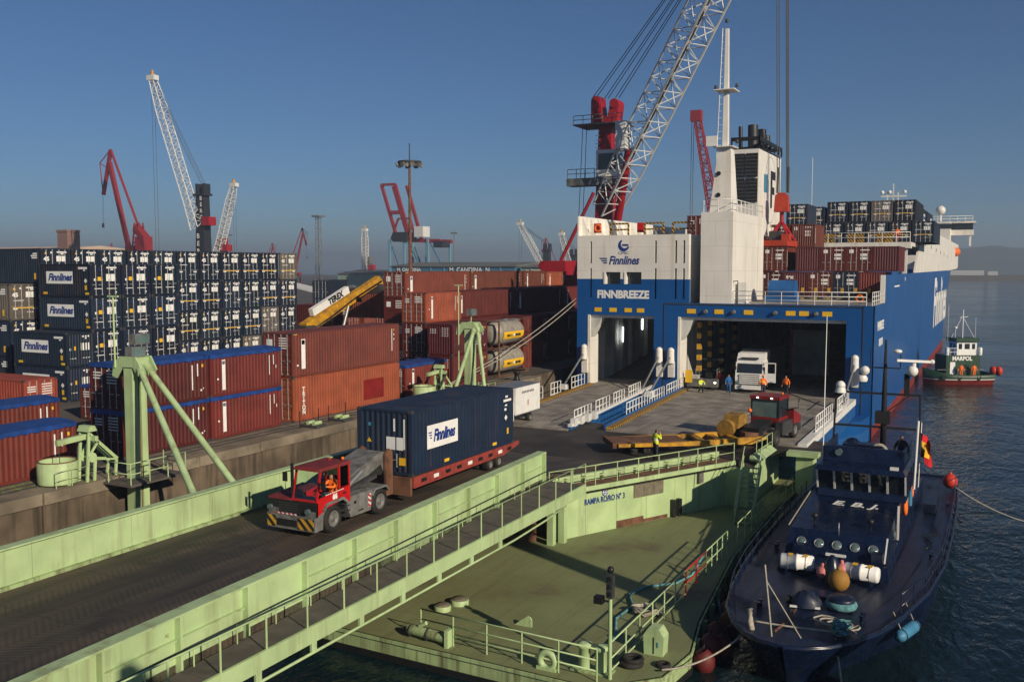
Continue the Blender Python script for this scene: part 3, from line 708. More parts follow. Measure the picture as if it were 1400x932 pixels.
# ------------------------------------------------------------------ shipping containers
CM = {}
CW = 2.44
def corr(mb, o, d, n, L, z0, z1, pitch=0.28, dep=0.036, mi=0):
    """Trapezoid-ribbed wall from o along d; n is the outward normal."""
    o, d, n = Vector(o), Vector(d), Vector(n)
    k = max(2, round(L / pitch)); p = L / k
    prof = []
    for i in range(k):
        for f, q in ((0, 0), (.25, 0), (.5, 1), (.75, 1)): prof.append(((i + f) * p, q))
    prof.append((L, 0))
    P = [o + d * a - n * (dep * q) for a, q in prof]
    vs = [(v.x, v.y, z0) for v in P] + [(v.x, v.y, z1) for v in P]; m = len(P)
    fl = d.cross(Vector((0, 0, 1))).dot(n) > 0
    fs = [(i, i + 1, m + i + 1, m + i) if fl else (i + 1, i, m + i, m + i + 1) for i in range(m - 1)]
    mb.add(vs, fs, mi)
def cmesh(kind, L, H):
    key = (kind, L, H)
    if key in CM: return CM[key]
    hw, hl = CW / 2, L / 2; q = MB(); mats = ["cpaint"]
    if kind == "frame":
        for sx in (-1, 1):
            for sy in (-1, 1):
                x0, x1 = sorted((sx * hw, sx * (hw - .14))); y0, y1 = sorted((sy * hl, sy * (hl - .15)))
                q.box(x0, x1, y0, y1, .118, H - .118)
                x0, x1 = sorted((sx * (hw + .006), sx * (hw - .16))); y0, y1 = sorted((sy * (hl + .006), sy * (hl - .18)))
                q.box(x0, x1, y0, y1, 0, .12, 1); q.box(x0, x1, y0, y1, H - .12, H + .004, 1)
            x0, x1 = sorted((sx * hw, sx * (hw - .07)))
            q.box(x0, x1, -hl + .18, hl - .18, .02, .17); q.box(x0, x1, -hl + .18, hl - .18, H - .075, H - .012)
        for sy in (-1, 1):
            y0, y1 = sorted((sy * hl, sy * (hl - .09)))
            q.box(-hw + .16, hw - .16, y0, y1, .02, .16); q.box(-hw + .16, hw - .16, y0, y1, H - .12, H - .01)
        mats = ["cpaint", "darkgrey"]
    elif kind == "side_panel_p": corr(q, (hw - .012, -hl + .15, 0), (0, 1, 0), (1, 0, 0), L - .3, .165, H - .07, dep=.014 if L == 9.125 else .036)
    elif kind == "side_panel_n": corr(q, (-hw + .012, -hl + .15, 0), (0, 1, 0), (-1, 0, 0), L - .3, .165, H - .07)
    elif kind == "end_panel": corr(q, (-hw + .14, hl - .012, 0), (1, 0, 0), (0, 1, 0), CW - .28, .155, H - .115, .25, .04)
    elif kind == "front_panel": corr(q, (-hw + .14, -hl + .012, 0), (1, 0, 0), (0, -1, 0), CW - .28, .155, H - .115, .25, .04)
    elif kind == "roof":
        k = round(L / .6); p = (L - .3) / k
        for i in range(k):
            y = -hl + .15 + i * p; z = H - .02
            q.face([(-hw + .06, y, z - .02), (hw - .06, y, z - .02), (hw - .06, y + p * .5, z), (-hw + .06, y + p * .5, z)])
            q.face([(-hw + .06, y + p * .5, z), (hw - .06, y + p * .5, z), (hw - .06, y + p, z - .02), (-hw + .06, y + p, z - .02)])
        q.box(-hw + .06, hw - .06, -hl + .05, -hl + .17, H - .05, H - .018); q.box(-hw + .06, hw - .06, hl - .17, hl - .05, H - .05, H - .018)
        mats = ["croof"]
    elif kind == "floor": q.box(-hw + .07, hw - .07, -hl + .1, hl - .1, .1, .16); mats = ["darkgrey"]
    elif kind == "door":      # right-hand leaf, hinge at +x; five horizontal swages
        x0, x1 = .006, hw - .145; z0, z1 = .17, H - .13; n = 5; y = -hl + .055
        q.box(x0, x1, y, y + .04, z0, z1)
        hh = (z1 - z0 - .2) / n
        for i in range(n): 
            za = z0 + .1 + i * hh
            q.hexa([(x0 + .06, y - .022, za + .09), (x1 - .06, y - .022, za + .09), (x1 - .06, y, za + .04), (x0 + .06, y, za + .04), (x0 + .06, y - .022, za + hh - .09), (x1 - .06, y - .022, za + hh - .09), (x1 - .06, y, za + hh - .04), (x0 + .06, y, za + hh - .04)])
        for i in range(4): q.box(x1 - .02, x1 + .05, y - .02, y + .01, z0 + .2 + i * (z1 - z0 - .5) / 3, z0 + .32 + i * (z1 - z0 - .5) / 3)
    elif kind == "door_l": return None
    elif kind == "lock_rod":
        q.tube((0, 0, .10), (0, 0, H - .08), .024, 6)
        for z in (.16, H - .18, H * .5): q.box(-.05, .05, -.03, .035, z, z + .07)
        q.box(-.01, .3, -.035, -.015, H * .36, H * .36 + .04)
        mats = ["rod"]
    elif kind == "tarpaulin":
        rt = random.Random(int(L * 10)); n = int(L / .3); ov = .24; rows = []
        for i in range(n + 1):
            y = -hl - .02 + (L + .04) * i / n
            sg = .02 * math.sin(i * 1.3) + rt.uniform(-.015, .015)
            dr = ov * (.75 + .25 * (i % 2)) + rt.uniform(-.02, .02)
            rows.append([(-hw - .03, y, H - dr), (-hw - .015, y, H + .0), (-hw * .5, y, H + .07 + sg), (0, y, H + .10 + sg * 1.4), (hw * .5, y, H + .07 + sg), (hw + .015, y, H + .0), (hw + .03, y, H - dr)])
        vs = [p for r_ in rows for p in r_]; fs = [(i * 7 + k, i * 7 + k + 1, (i + 1) * 7 + k + 1, (i + 1) * 7 + k) for i in range(n) for k in range(6)]
        q.add(vs, fs)
        for y in (rows[0], rows[-1]): q.face([(p[0], p[1], p[2]) for p in y] )
        mats = ["tarp"]
    me = q.mesh(kind)
    for m in mats: me.materials.append(MT[m])
    CM[key] = me; return me
def inst(name, me, parent, col=None, loc=(0, 0, 0), scale=None):
    o = bpy.data.objects.new(name, me); COL.objects.link(o); o.parent = parent; o.location = loc
    if col: o.color = (*col, 1)
    if scale: o.scale = scale
    return o
C_BLUE = [(0.011, 0.021, 0.044), (0.009, 0.018, 0.037), (0.014, 0.025, 0.050), (0.012, 0.019, 0.034)]
C_RED = [(0.128, 0.021, 0.016), (0.098, 0.016, 0.015), (0.142, 0.026, 0.018), (0.105, 0.021, 0.017)]
C_BROWN = (0.165, 0.044, 0.027); C_ORANGE = (0.255, 0.060, 0.027); C_CORAL = (0.30, 0.062, 0.034); C_MAROON = (0.095, 0.013, 0.017)
C_GREY = (0.14, 0.125, 0.105)
MKC = {}
def marks(parent, style, L, H):
    """Flat print on one container: quads a few millimetres proud of the steel, one mesh."""
    key = (style, L, H)
    if key not in MKC:
        q = MB(); hw, hl = CW / 2, L / 2
        def D(x0, x1, z0, z1, mi): y = -hl + .026; q.face([(x0, y, z0), (x1, y, z0), (x1, y, z1), (x0, y, z1)], mi)
        def SP(a, b, z0, z1, mi): x = hw - .004; q.face([(x, -hl + a, z0), (x, -hl + b, z0), (x, -hl + b, z1), (x, -hl + a, z1)], mi)
        def SN(a, b, z0, z1, mi): x = -hw + .004; q.face([(x, hl - a, z0), (x, hl - b, z0), (x, hl - b, z1), (x, hl - a, z1)], mi)
        rr = random.Random(style)
        if style in ("b45", "b45b", "b20"):
            D(.10, .92, H - .36, H - .25, 0); D(.42, .66, H - .50, H - .40, 0)
            if style[:3] == "b45":
                D(.06, .44, H - 1.08, H - .62, 0); D(.48, .82, H - 1.08, H - .62, 0)
                q.face([(-.92, -hl + .026, H - .46), (-.70, -hl + .026, H - .46), (-.81, -hl + .026, H - .26)], 1)
                D(-.42, -.28, H - .42, H - .28, 0)
                if style == "b45": D(-.98, .98, .95, 1.03, 1)
                D(-.95, -.62, .85, .97, 0); D(.6, .95, .85, .97, 0); D(-.9, -.1, 1.55, 1.6, 0)
                for i in range(4): D(.1 + .2 * i, .22 + .2 * i, .62, .66, 0)
            else:
                D(.06, .42, H - 1.35, H - .80, 0); D(.46, .80, H - 1.35, H - .80, 0)
                D(-.62, -.34, H - 1.32, H - 1.02, 1); D(-.92, -.75, H - 1.32, H - 1.15, 0); D(-.5, -.38, H - .55, H - .38, 2)
                D(-.9, -.3, .62, .67, 0); D(.1, .9, .62, .67, 0); D(.75, .9, .3, .4, 0)
        if style == "b20":
            SN(L - 5.1, L - 2.0, 1.02, 1.98, 0)
            SN(L - .34, L - 1.35, H - .42, H - .26, 0); SN(L - .55, L - .78, H - .56, H - .46, 0)
            SN(L - .42, L - .66, .55, .92, 1); SN(L - .2, L - .62, .19, .36, 1); SN(L - 5.5, L - 5.0, .19, .36, 1)
            q.face([(-hw + .004, -hl + .55, 1.05), (-hw + .004, -hl + .37, 1.25), (-hw + .004, -hl + .55, 1.45), (-hw + .004, -hl + .73, 1.25)], 0)
        if style[:3] == "b45":
            for i, (a, b_) in enumerate(((.9, .55), (1.3, .85), (1.15, .5))): SN(L - .5, L - .5 - a * .6, H - .5 - i * .17, H - .38 - i * .17, 0)
            SN(L - .72, L - .95, .35, .85, 1)
        if style == "red":          # number lines on the door, plates and a vertical owner strip on the long side
            for i in range(4): D(.10, .62 + .25 * rr.random(), H - .42 - i * .15, H - .34 - i * .15, 0)
            for i in range(3): D(-.9, -.45, H - .6 - i * .14, H - .53 - i * .14, 0)
            SP(.95, 1.22, .35, H - .35, 0); SP(.97, 1.20, H - .62, H - .42, 2)
            SP(.55, .68, H - 1.5, H - 1.4, 0)
            for a, z0, z1 in ((L - 1.1, H * .35, H - .4), (L - .72, H * .6, H - .4), (L - .5, H * .5, H * .58)): SP(a, a + .06, z0, z1, 0)
        if style == "red2":
            for i in range(5): D(.08, .85, H - .38 - i * .16, H - .32 - i * .16, 0)
            for i in range(3): D(-.95, -.35, H - .5 - i * .15, H - .43 - i * .15, 0)
            for a, z0, z1 in ((L - 1.25, H * .25, H - .45), (L - .85, H * .55, H - .4)): SP(a, a + .08, z0, z1, 0)
            SP(L - .5, L - .38, H - .62, H - .45, 1); SP(L - .62, L - .5, .5, .6, 0); SP(L - .42, L - .36, .6, .68, 0)
        if style == "long":
            SP(.9, 1.3, .5, H - .45, 0); SP(.95, 1.25, H - .8, H - .52, 2); SP(.45, .6, .7, .82, 0); SP(.15, .5, H - .14, H - .09, 1)
            SP(L - 1.0, L - .93, H - 2.0, H - .35, 0)
            for i in range(3): SP(L - .75, L - .66, H - .5 - i * .35, H - .38 - i * .35, 0 if i else 1)
            for i in range(5): D(.08, .8, H - .4 - i * .16, H - .33 - i * .16, 0)
            D(-.95, -.45, H - .95, H - .45, 0)
        if style == "tank": pass
        if style == "deckdoor":
            D(-.95, -.55, H - .65, H - .3, 0); D(.1, .95, H - .4, H - .3, 0); D(.1, .75, H - .95, H - .7, 0); D(.1, .75, H - 1.3, H - 1.05, 0); SP(.3, .42, .4, H - .4, 0)
        me = q.mesh("marking")
        for m in ("signwhite", "signyellow", "signblue"): me.materials.append(MT[m])
        MKC[key] = me
    return tag(inst("marking", MKC[key], parent), kind="stuff")
NCONT = [0]
def container(label, x, y, z, L, H, col, rz=0.0, door=True, style=None, tarp=False, group=None, roof=True, sides="pn", rods=True):
    """x, y: centre of the base; doors at local -Y."""
    NCONT[0] += 1
    t = thing("container", label, "container", (x, y, z), rz, group)
    j = random.Random(NCONT[0]); v = j.uniform(.72, 1.18); col = tuple(c * v * j.uniform(.93, 1.07) for c in col)
    inst("frame", cmesh("frame", L, H), t, col)
    if "p" in sides: inst("side_panel", cmesh("side_panel_p", L, H), t, col)
    if "n" in sides: inst("side_panel", cmesh("side_panel_n", L, H), t, col)
    inst("end_panel", cmesh("end_panel", L, H), t, col)
    if tarp: inst("tarpaulin", cmesh("tarpaulin", L, H), t)
    elif roof: inst("roof", cmesh("roof", L, H), t, col)
    if door:
        for sx in (1, -1):
            d = inst("door", cmesh("door", L, H), t, col, scale=(sx, 1, 1))
            if rods:
                for rx in (.28, .78): inst("lock_rod", cmesh("lock_rod", L, H), d, None, (rx, -L / 2 + .022, 0))
    else: inst("front_panel", cmesh("front_panel", L, H), t, col)
    if style: marks(t, style, L, H)
    return t
L20, L40, L45, H8, HC = 6.06, 12.19, 13.72, 2.55, 2.9
# --- the blue wall: 45-foot boxes, doors to the water
bx0, pitch, y0 = -70.0, 2.885, 48.45
for c in range(12):
    for k in range(4):
        if c == 0 and k == 3: continue
        hid = 1 <= c <= 5 and k < 2
        gr = (c, k) in ((0, 2), (11, 3), (10, 1), (9, 0))
        col = C_GREY if gr else C_BLUE[(c * 3 + k) % 4]
        lb = ("%s tier %s door-end container, %s column from the left of the long back wall" % (TIER[k], "grey" if gr else "navy blue", ORD[c]))
        t = container(lb, bx0 - L45 / 2 + random.uniform(-.09, .09), y0 + pitch * c + 1.22 + random.uniform(-.05, .05), QZ + HC * k, L45, HC, col, R(90), True, "b45b" if (c * 5 + k * 3) % 7 in (2, 4) else "b45", group="back wall of long blue containers", sides="n" if c < 2 else "", roof=(k == 3 or c == 0 and k == 2), rods=not hid)
        t.scale = (1.13, 1, 1)
        if not hid: text("45", .46, "signwhite", t, (-.765, -L45 / 2 + .018, HC - .885), FY, bold=.02)
# --- the block of 20-foot boxes in front of it
fx, fy = -62.0, 49.65
for c in range(3):
    for k in range(4):
        lb = "%s tier short navy container, %s column of the block with yellow door plates" % (TIER[k], ORD[c])
        t = container(lb, fx - L20 / 2, fy + 2.93 * c + 1.22, QZ + 2.58 * k, L20, 2.57, C_BLUE[(c + k) % 4], R(90), True, "b20", group="front block of short blue containers", sides="n" if c == 0 else "", roof=(k == 3))
        t.scale = (1.15, 1, 1)
        if c == 0: text("Finnlines", .78, "signblue", t, (-CW / 2 - .004, -L20 / 2 + 3.50, 1.5), (R(90), 0, R(-90)), shear=.3, bold=.03)
for k in range(2):
    t = container("%s short navy container left of the block, white lettering on its side" % ("lower" if k == 0 else "upper"), fx - L20 / 2 + .6, fy - 2.95 + 1.22, QZ + 2.58 * k, L20, 2.57, C_BLUE[k], R(90), False, "b20", group="front block of short blue containers")
    text("Finnlines", .78, "signblue", t, (-CW / 2 - .004, -L20 / 2 + 3.50, 1.5), (R(90), 0, R(-90)), shear=.3, bold=.03)
# --- red and brown containers along the quay edge
XR = -40.45 - CW / 2
def quay(label, yn, k, L, H, col, style="red", tarp=False, x=XR, door=True, z=None, group="red containers along the quay"):
    return container(label, x, yn + L / 2, (QZ + H * k) if z is None else z, L, H, col, 0, door, style, tarp, group)
quay("single dark red open-top container with blue tarpaulin at the quay's left edge", 25.1, 0, L20, 2.42, C_RED[0], "red2", True)
quay("dark red open-top container with blue tarpaulin at left, behind the nearest one", 30.0, 0, L20, 2.5, C_RED[2], "red2", True, x=-49.4)
container("coral red container with white door lettering at left, doors towards the water", -55.6 - L20 / 2, 40.3, QZ, L20, 2.75, C_CORAL, R(90), True, "red2", group="red containers along the quay")
quay("small brown open-top container with folded blue tarpaulin beside the coral container", 42.0, 0, L20, 2.3, C_RED[3], "red2", True, x=-52.8)
quay("lower maroon open-top container behind the near green post", 33.95, 0, L20, 2.48, C_RED[1], "red2", True)
quay("upper maroon open-top container with door rods behind the near green post", 33.95, 1, L20, 2.48, C_RED[1], "red2", True)
quay("lower red open-top container with white owner strip, blue tarpaulin edge", 40.15, 0, L20, 2.48, C_RED[0], "red", True)
quay("upper red open-top container with white owner strip under blue tarpaulin", 40.15, 1, L20, 2.48, C_RED[0], "red", True)
tr = quay("long orange brown container marked TRITON on the quay, lower of two", 47.3, 0, L40, HC, C_ORANGE, None)
for i, c in enumerate("TRITON"): text(c, .40, "signwhite", tr, (CW / 2 + .002, -L40 / 2 + 1.05, 2.05 - i * .3), FX, bold=.015)
mb = MB(); mb.face([(CW / 2 - .003, 1.6, .5), (CW / 2 - .003, 4.0, .5), (CW / 2 - .003, 4.0, 1.95), (CW / 2 - .003, 1.6, 1.95)]); mb.build("patch", "tugred", tr)
quay("long brown container with white vertical strip on top of the orange one", 47.3, 1, L40, HC, C_BROWN, "long")
for k in range(2): quay("%s orange brown container glimpsed just past the two long stacked ones" % ("lower" if k == 0 else "upper"), 57.2, 0, L20, 2.75, C_ORANGE, "red", x=-43.6 - CW / 2, z=QZ + 2.75 * k)
quay("single red open-top container with blue tarpaulin past the long brown pair", 60.3, 0, L20, 2.5, C_RED[2], "red", True)
for k in range(3): quay("%s brown orange container in the three-high stack behind the far green post" % ("bottom", "middle", "top")[k], 68.6, 0, L20, 2.62, C_ORANGE if k == 2 else C_RED[k], "red", x=-43.9 - CW / 2, z=QZ + 2.62 * k)
for k in range(2):
    t = quay("%s dark maroon container behind the far green post" % ("lower" if k == 0 else "upper, lettered"), 67.3, 0, L20, 2.65, C_MAROON if k else C_RED[1], "red2", z=QZ + 2.65 * k, door=False)
    if k:
        for i, c in enumerate("ACLS"): text(c, .5, "signwhite", t, (CW / 2 + .002, 1.2, 2.1 - i * .42), FX, bold=.02)
# tank containers
def tank(label, y, z):
    t = thing("tank_container", label, "tank container", (XR, y, z), 0, "tank containers on the quay")
    MB().lathe([(.25, -2.75), (.75, -2.66), (1.02, -2.45), (1.1, -2.2), (1.1, 2.2), (1.02, 2.45), (.75, 2.66), (.25, 2.75)], 24, (0, 0, 1.35), 'y').build("vessel", "tank", t)
    for q in (-1.6, -.55, .55, 1.6): MB().torus((0, q, 1.35), 1.105, .022, 24, 5, 'y').build("band", "steel", t)
    bnd = MB()
    for i in range(8):
        a0, a1 = R(-24 + i * 4.5 - 6), R(-24 + (i + 1) * 4.5 - 6)
        bnd.face([(1.135 * math.cos(a0), -1.9, 1.35 + 1.135 * math.sin(a0)), (1.135 * math.cos(a0), 2.15, 1.35 + 1.135 * math.sin(a0)), (1.135 * math.cos(a1), 2.15, 1.35 + 1.135 * math.sin(a1)), (1.135 * math.cos(a1), -1.9, 1.35 + 1.135 * math.sin(a1))])
    bnd.build("stripe", "signyellow", t)
    q = MB(); rt_ = random.Random(9)
    for i in range(22):
        if i in (6, 8, 9, 10, 11): continue
        yy_ = -1.25 + i * .125; w_ = rt_.choice((.05, .07, .085))
        q.face([(1.152, yy_, 1.02), (1.152, yy_ + w_, 1.02), (1.137, yy_ + w_, 1.24), (1.137, yy_, 1.24)])
    q.build("lettering", "black", t); MB().box(1.13, 1.15, .02, .3, 1.0, 1.25).build("emblem", "signwhite", t)
    for sy in (-1, 1):
        f = MB(); yq = sy * 2.95
        f.bar((-1.16, yq, .06), (1.16, yq, .06), .12); f.bar((-1.16, yq, 2.5), (1.16, yq, 2.5), .12)
        for sx in (-1, 1): f.bar((sx * 1.16, yq, 0), (sx * 1.16, yq, 2.57), .13); f.bar((sx * 1.1, yq, .1), (sx * .8, sy * 2.2, .75), .1)
        f.build("end_frame", "rustplate", t)
    for sx in (-1, 1): MB().bar((sx * 1.16, -2.9, .08), (sx * 1.16, 2.9, .08), .1).build("bottom_rail", "rustplate", t)
    MB().box(-.3, .3, -2.8, 2.8, 2.46, 2.52).build("catwalk", "steel", t)
    MB().lathe([(.28, 0), (.28, .12), (.1, .16)], 12, (0, .4, 2.44)).build("manhole", "steel", t)
    return t
tank("lower tank container with yellow stripe on the quay by the mooring ropes", 78.6, QZ)
tank("upper tank container with yellow stripe stacked on the lower tank", 78.6, QZ + 2.6)
# stacks further inland
rows = [(-50.0, 74.6, 4, 2.41, [C_RED[1], C_BROWN, C_RED[0], C_BROWN], "first"), (-50.0, 87.0, 4, 2.41, [C_RED[3], C_BROWN, C_RED[2], C_BROWN], "second")]
for x, y, n, H, cols, nm in rows:
    for k in range(n):
        container("%s tier long brown container, %s stack of the tall rear row" % (TIER[k], nm), x - CW / 2, y + L40 / 2, QZ + H * k, L40, H, cols[k], 0, True, "long", group="tall rear row of brown containers", rods=k > 2)
for k in range(4): container("%s tier short brown container ending the tall rear row" % TIER[k], -50 - CW / 2, 99.5 + L20 / 2, QZ + 2.41 * k, L20, 2.41, C_BROWN, 0, False, "red", group="tall rear row of brown containers")
for k in range(4): container("%s tier bright orange container at the end of the rear row" % TIER[k], -50 - CW / 2, 105.8 + L20 / 2, QZ + 2.38 * k, L20, 2.38, C_ORANGE, 0, False, "red", group="tall rear row of brown containers")
for i in range(3):
    for k in range(3):
        container("%s tier maroon container, %s of the shaded row beside the ship" % (TIER[k] if k < 2 else "top", ORD[i]), -45.6 - CW / 2, 76.5 + i * 12.4 + L40 / 2, QZ + 2.6 * k, L40, 2.6, (C_MAROON, C_RED[1], C_RED[3])[(i + k) % 3], 0, False, "long", group="shaded row of maroon containers")
for i in range(4):
    for k in range(2): container("%s dark red container, %s of the row at the ship's quarter" % ("lower" if k == 0 else "upper", ORD[i]), -42.0 - CW / 2, 83.5 + i * 6.3 + L20 / 2, QZ + 2.6 * k, L20, 2.6, C_RED[(i + k) % 4], 0, False, "red2", group="shaded row at the ship's quarter")
for i in range(4):
    for k in range(2):
        container("%s brown container, %s of the mid-yard row behind the reach stacker" % ("lower" if k == 0 else "upper", ORD[i]), -66 - L20 / 2 - (i % 2) * .3, 85.5 + i * 2.75, QZ + 2.9 * k, L20, 2.9, C_RED[(i + k) % 4] if (i + k) % 3 else C_BROWN, R(90), (i + k) % 2 == 0, "red2", group="mid-yard red containers")
for i in range(4):
    for k in range(3): container("%s tier dark blue container, %s of the far yard row" % (TIER[k] if k < 2 else "top", ORD[i]), -93 + i * 3.4, 118 + i * 9.0, QZ + 2.7 * k, L40, 2.7, C_BLUE[(i + k) % 4], R(24), i % 2 == 0, None, group="dark blue containers of the far yard")
for i in range(6): container("far reddish container, %s in the low row before the blue warehouse" % ORD[i], -196 + i * 13.5, 268 + (i % 3), QZ + 4.5 * 0, L40, 8.4 if False else 2.9, (C_RED[1], (0.02, 0.06, 0.16), C_RED[2])[i % 3], R(90), False, None, group="low far row of containers")
# ------------------------------------------------------------------ link-span ramp to the quay
def xn(y): return -18.05 - (y - 12) * 0.036          # near girder
XF = -27.25                                            # far girder
ramp = thing("link_ramp", "pale green steel ramp bridge with dark ribbed deck crossing the foreground", "ramp", (-22.5, 20, QZ))
def rz_(y): return QZ if y < 42 else (QZ - (y - 42) * 0.125 if y < 49.3 else PZ)
d = MB(); ys_ = [-12, 5, 20, 30, 42, 44, 46, 49.2]
for i in range(len(ys_) - 1):
    a, b = ys_[i], ys_[i + 1]
    d.hexa([(XF, a, rz_(a) - .35), (xn(a), a, rz_(a) - .35), (xn(b), b, rz_(b) - .35), (XF, b, rz_(b) - .35), (XF, a, rz_(a)), (xn(a), a, rz_(a)), (xn(b), b, rz_(b)), (XF, b, rz_(b))])
d.build("deck", "rampdeck", ramp, world=True)
# far girder
rf = random.Random(12); yq = -12.0
while yq < 42.4:
    ye = min(yq + 3.9, 42.5); dx = rf.uniform(-.012, .012)
    MB().box(XF - .12 + dx, XF + dx, yq + .008, ye - .008, QZ - .9, QZ + 1.27).build("far_panel", "green", ramp, world=True); yq = ye
MB().box(XF - .26, XF + .13, -12, 42.5, QZ + 1.272, QZ + 1.33).build("far_cap", "green", ramp, world=True)
MB().box(XF + .002, XF + .16, -12, 42.0, QZ + .005, QZ + .12).build("kerb", "greenold", ramp, world=True)
# near girder: panels between stiffeners, top flange, mid ribs
yst = [-8.3, -5.8, -3.3, -.8, 1.7, 4.2, 6.7, 9.2, 11.8, 14.3, 16.7, 19.2, 21.8, 24.4, 26.9, 29.6, 32.3, 34.9, 37.5, 39.9]
T = QZ + 1.27
for i in range(len(yst) - 1):
    a, b = yst[i], yst[i + 1]
    tb = T if i < len(yst) - 2 else T - .02
    MB().hexa([(xn(a) - .03, a, QZ - 1.0), (xn(a) + .0, a, QZ - 1.0), (xn(b), b, QZ - 1.0), (xn(b) - .03, b, QZ - 1.0), (xn(a) - .03, a, T), (xn(a), a, T), (xn(b), b, tb), (xn(b) - .03, b, tb)]).build("panel", "green", ramp, world=True)
    if i % 3 != 2: MB().hexa([(xn(a) + .002, a + .07, QZ + .62), (xn(a) + .11, a + .07, QZ + .62), (xn(b) + .11, b - .07, QZ + .62), (xn(b) + .002, b - .07, QZ + .62), (xn(a) + .002, a + .07, QZ + .67), (xn(a) + .11, a + .07, QZ + .67), (xn(b) + .11, b - .07, QZ + .67), (xn(b) + .002, b - .07, QZ + .67)]).build("mid_rib", "green", ramp, world=True)
for y in yst: MB().box(xn(y) + .001, xn(y) + .2, y - .035, y + .035, QZ - .9, T - .002).build("stiffener", "green", ramp, world=True)
cp = MB(); a, b = yst[0], yst[-1]
cp.hexa([(xn(a) - .22, a, T + .002), (xn(a) + .22, a, T + .002), (xn(b) + .22, b, T + .002), (xn(b) - .22, b, T + .002), (xn(a) - .22, a, T + .06), (xn(a) + .22, a, T + .06), (xn(b) + .22, b, T + .06), (xn(b) - .22, b, T + .06)])
cp.build("near_cap", "green", ramp, world=True)
# outer walkway: plates, fascia beam, stubs and bottom pipe, handrails
XW = -17.0; WKZ = QZ - .12
ya = -8.0
while ya < 39.5:
    b = min(ya + 2.05, 40.2)
    MB().hexa([(xn(ya) + .22, ya + .015, WKZ - .05), (XW, ya + .015, WKZ - .05), (XW, b - .015, WKZ - .05), (xn(b) + .22, b - .015, WKZ - .05), (xn(ya) + .22, ya + .015, WKZ), (XW, ya + .015, WKZ), (XW, b - .015, WKZ), (xn(b) + .22, b - .015, WKZ)]).build("walkway_plate", "walkplate", ramp, world=True)
    ya = b
MB().box(XW + .002, XW + .09, -8, 40.2, WKZ - .44, WKZ + .05).build("fascia_beam", "green", ramp, world=True)
MB().path([(XW + .05, -8, WKZ - .74), (XW + .05, 33, WKZ - .74), (XW + .05, 36, WKZ - .64), (XW + .05, 38, WKZ - .46)], .045).build("bottom_pipe", "green", ramp, world=True)
for i in range(18):
    y = -6.5 + i * 2.25; MB().box(XW + .01, XW + .08, y - .11, y + .11, WKZ - .72, WKZ - .441).build("stub", "green", ramp, world=True)
railing(ramp, [(XW + .05, -8, WKZ + .05), (XW + .05, 40.2, WKZ + .05)], .95, "green", .026, 1.65, (1.0,), "rail_post", "handrail")
MB().path([(xn(-8) + .3, -8, WKZ + .55), (xn(39.8) + .3, 39.8, WKZ + .55)], .022).build("inner_rail", "cable", ramp, world=True)
for i in range(30):
    y = -7 + i * 1.6; MB().tube((xn(y) + .3, y, WKZ), (xn(y) + .3, y, WKZ + .55), .02, 6).build("inner_rail_post", "green", ramp, world=True)
gd = MB()
for y in range(-8, 42, 5): gd.box(XF + .05, xn(y) - .1, y, y + .3, QZ - 1.1, QZ - .36)
gd.build("cross_girder", "greenold", ramp, world=True)

# ------------------------------------------------------------------ landing platform above the pontoon
WA = Vector((-18.9, 41.6, 0)); WD = Vector((.454, .891, 0)); WN = Vector((.891, -.454, 0))
def wp(u, z, o=0.0): q = WA + WD * u + WN * o; return Vector((q.x, q.y, z))
plat = thing("landing_platform", "pale green landing platform lettered RAMPA RO/RO N° 3 on its wall", "platform", (-20, 50, DZ))
poly = [(-19.45, 40.6), (-13.25, 52.75), (-12.15, 53.2), (-12.15, 57.0), (-9.2, 57.0), (-9.2, 61.2), (-34.6, 61.2), (-34.6, 49.25), (-19.5, 49.25)]
p = MB(); p.prism(poly, PZ - .38, PZ); p.build("deck", "platform", plat, world=True)
# slope under the ramp end is the ramp's own; side wedge closes it
pw = [wp(.1, 0), wp(12.3, 0)]
w_ = MB()
a, b = wp(-.2, 0, -.35), wp(12.5, 0, -.35)
nseg = 6
for i in range(nseg):
    u0, u1 = -.2 + i * 12.7 / nseg, -.2 + (i + 1) * 12.7 / nseg
    q = MB(); A, B = wp(u0, 0, -.3), wp(u1 - .015, 0, -.3); A2, B2 = wp(u0, 0, -.6), wp(u1 - .015, 0, -.6)
    q.hexa([(A2.x, A2.y, DZ), (A.x, A.y, DZ), (B.x, B.y, DZ), (B2.x, B2.y, DZ), (A2.x, A2.y, PZ - .3), (A.x, A.y, PZ - .3), (B.x, B.y, PZ - .3), (B2.x, B2.y, PZ - .3)])
    q.build("wall_panel", "green", plat, world=True)
for i in range(4):
    y0_ = 53.0 + i * 1.95; MB().box(-12.55, -12.25, y0_, y0_ + 1.93, DZ, PZ - .385).build("wall_panel", "green", plat, world=True)
MB().box(-13.6, -12.26, 52.7, 52.98, DZ, PZ - .385).build("wall_panel", "green", plat, world=True)
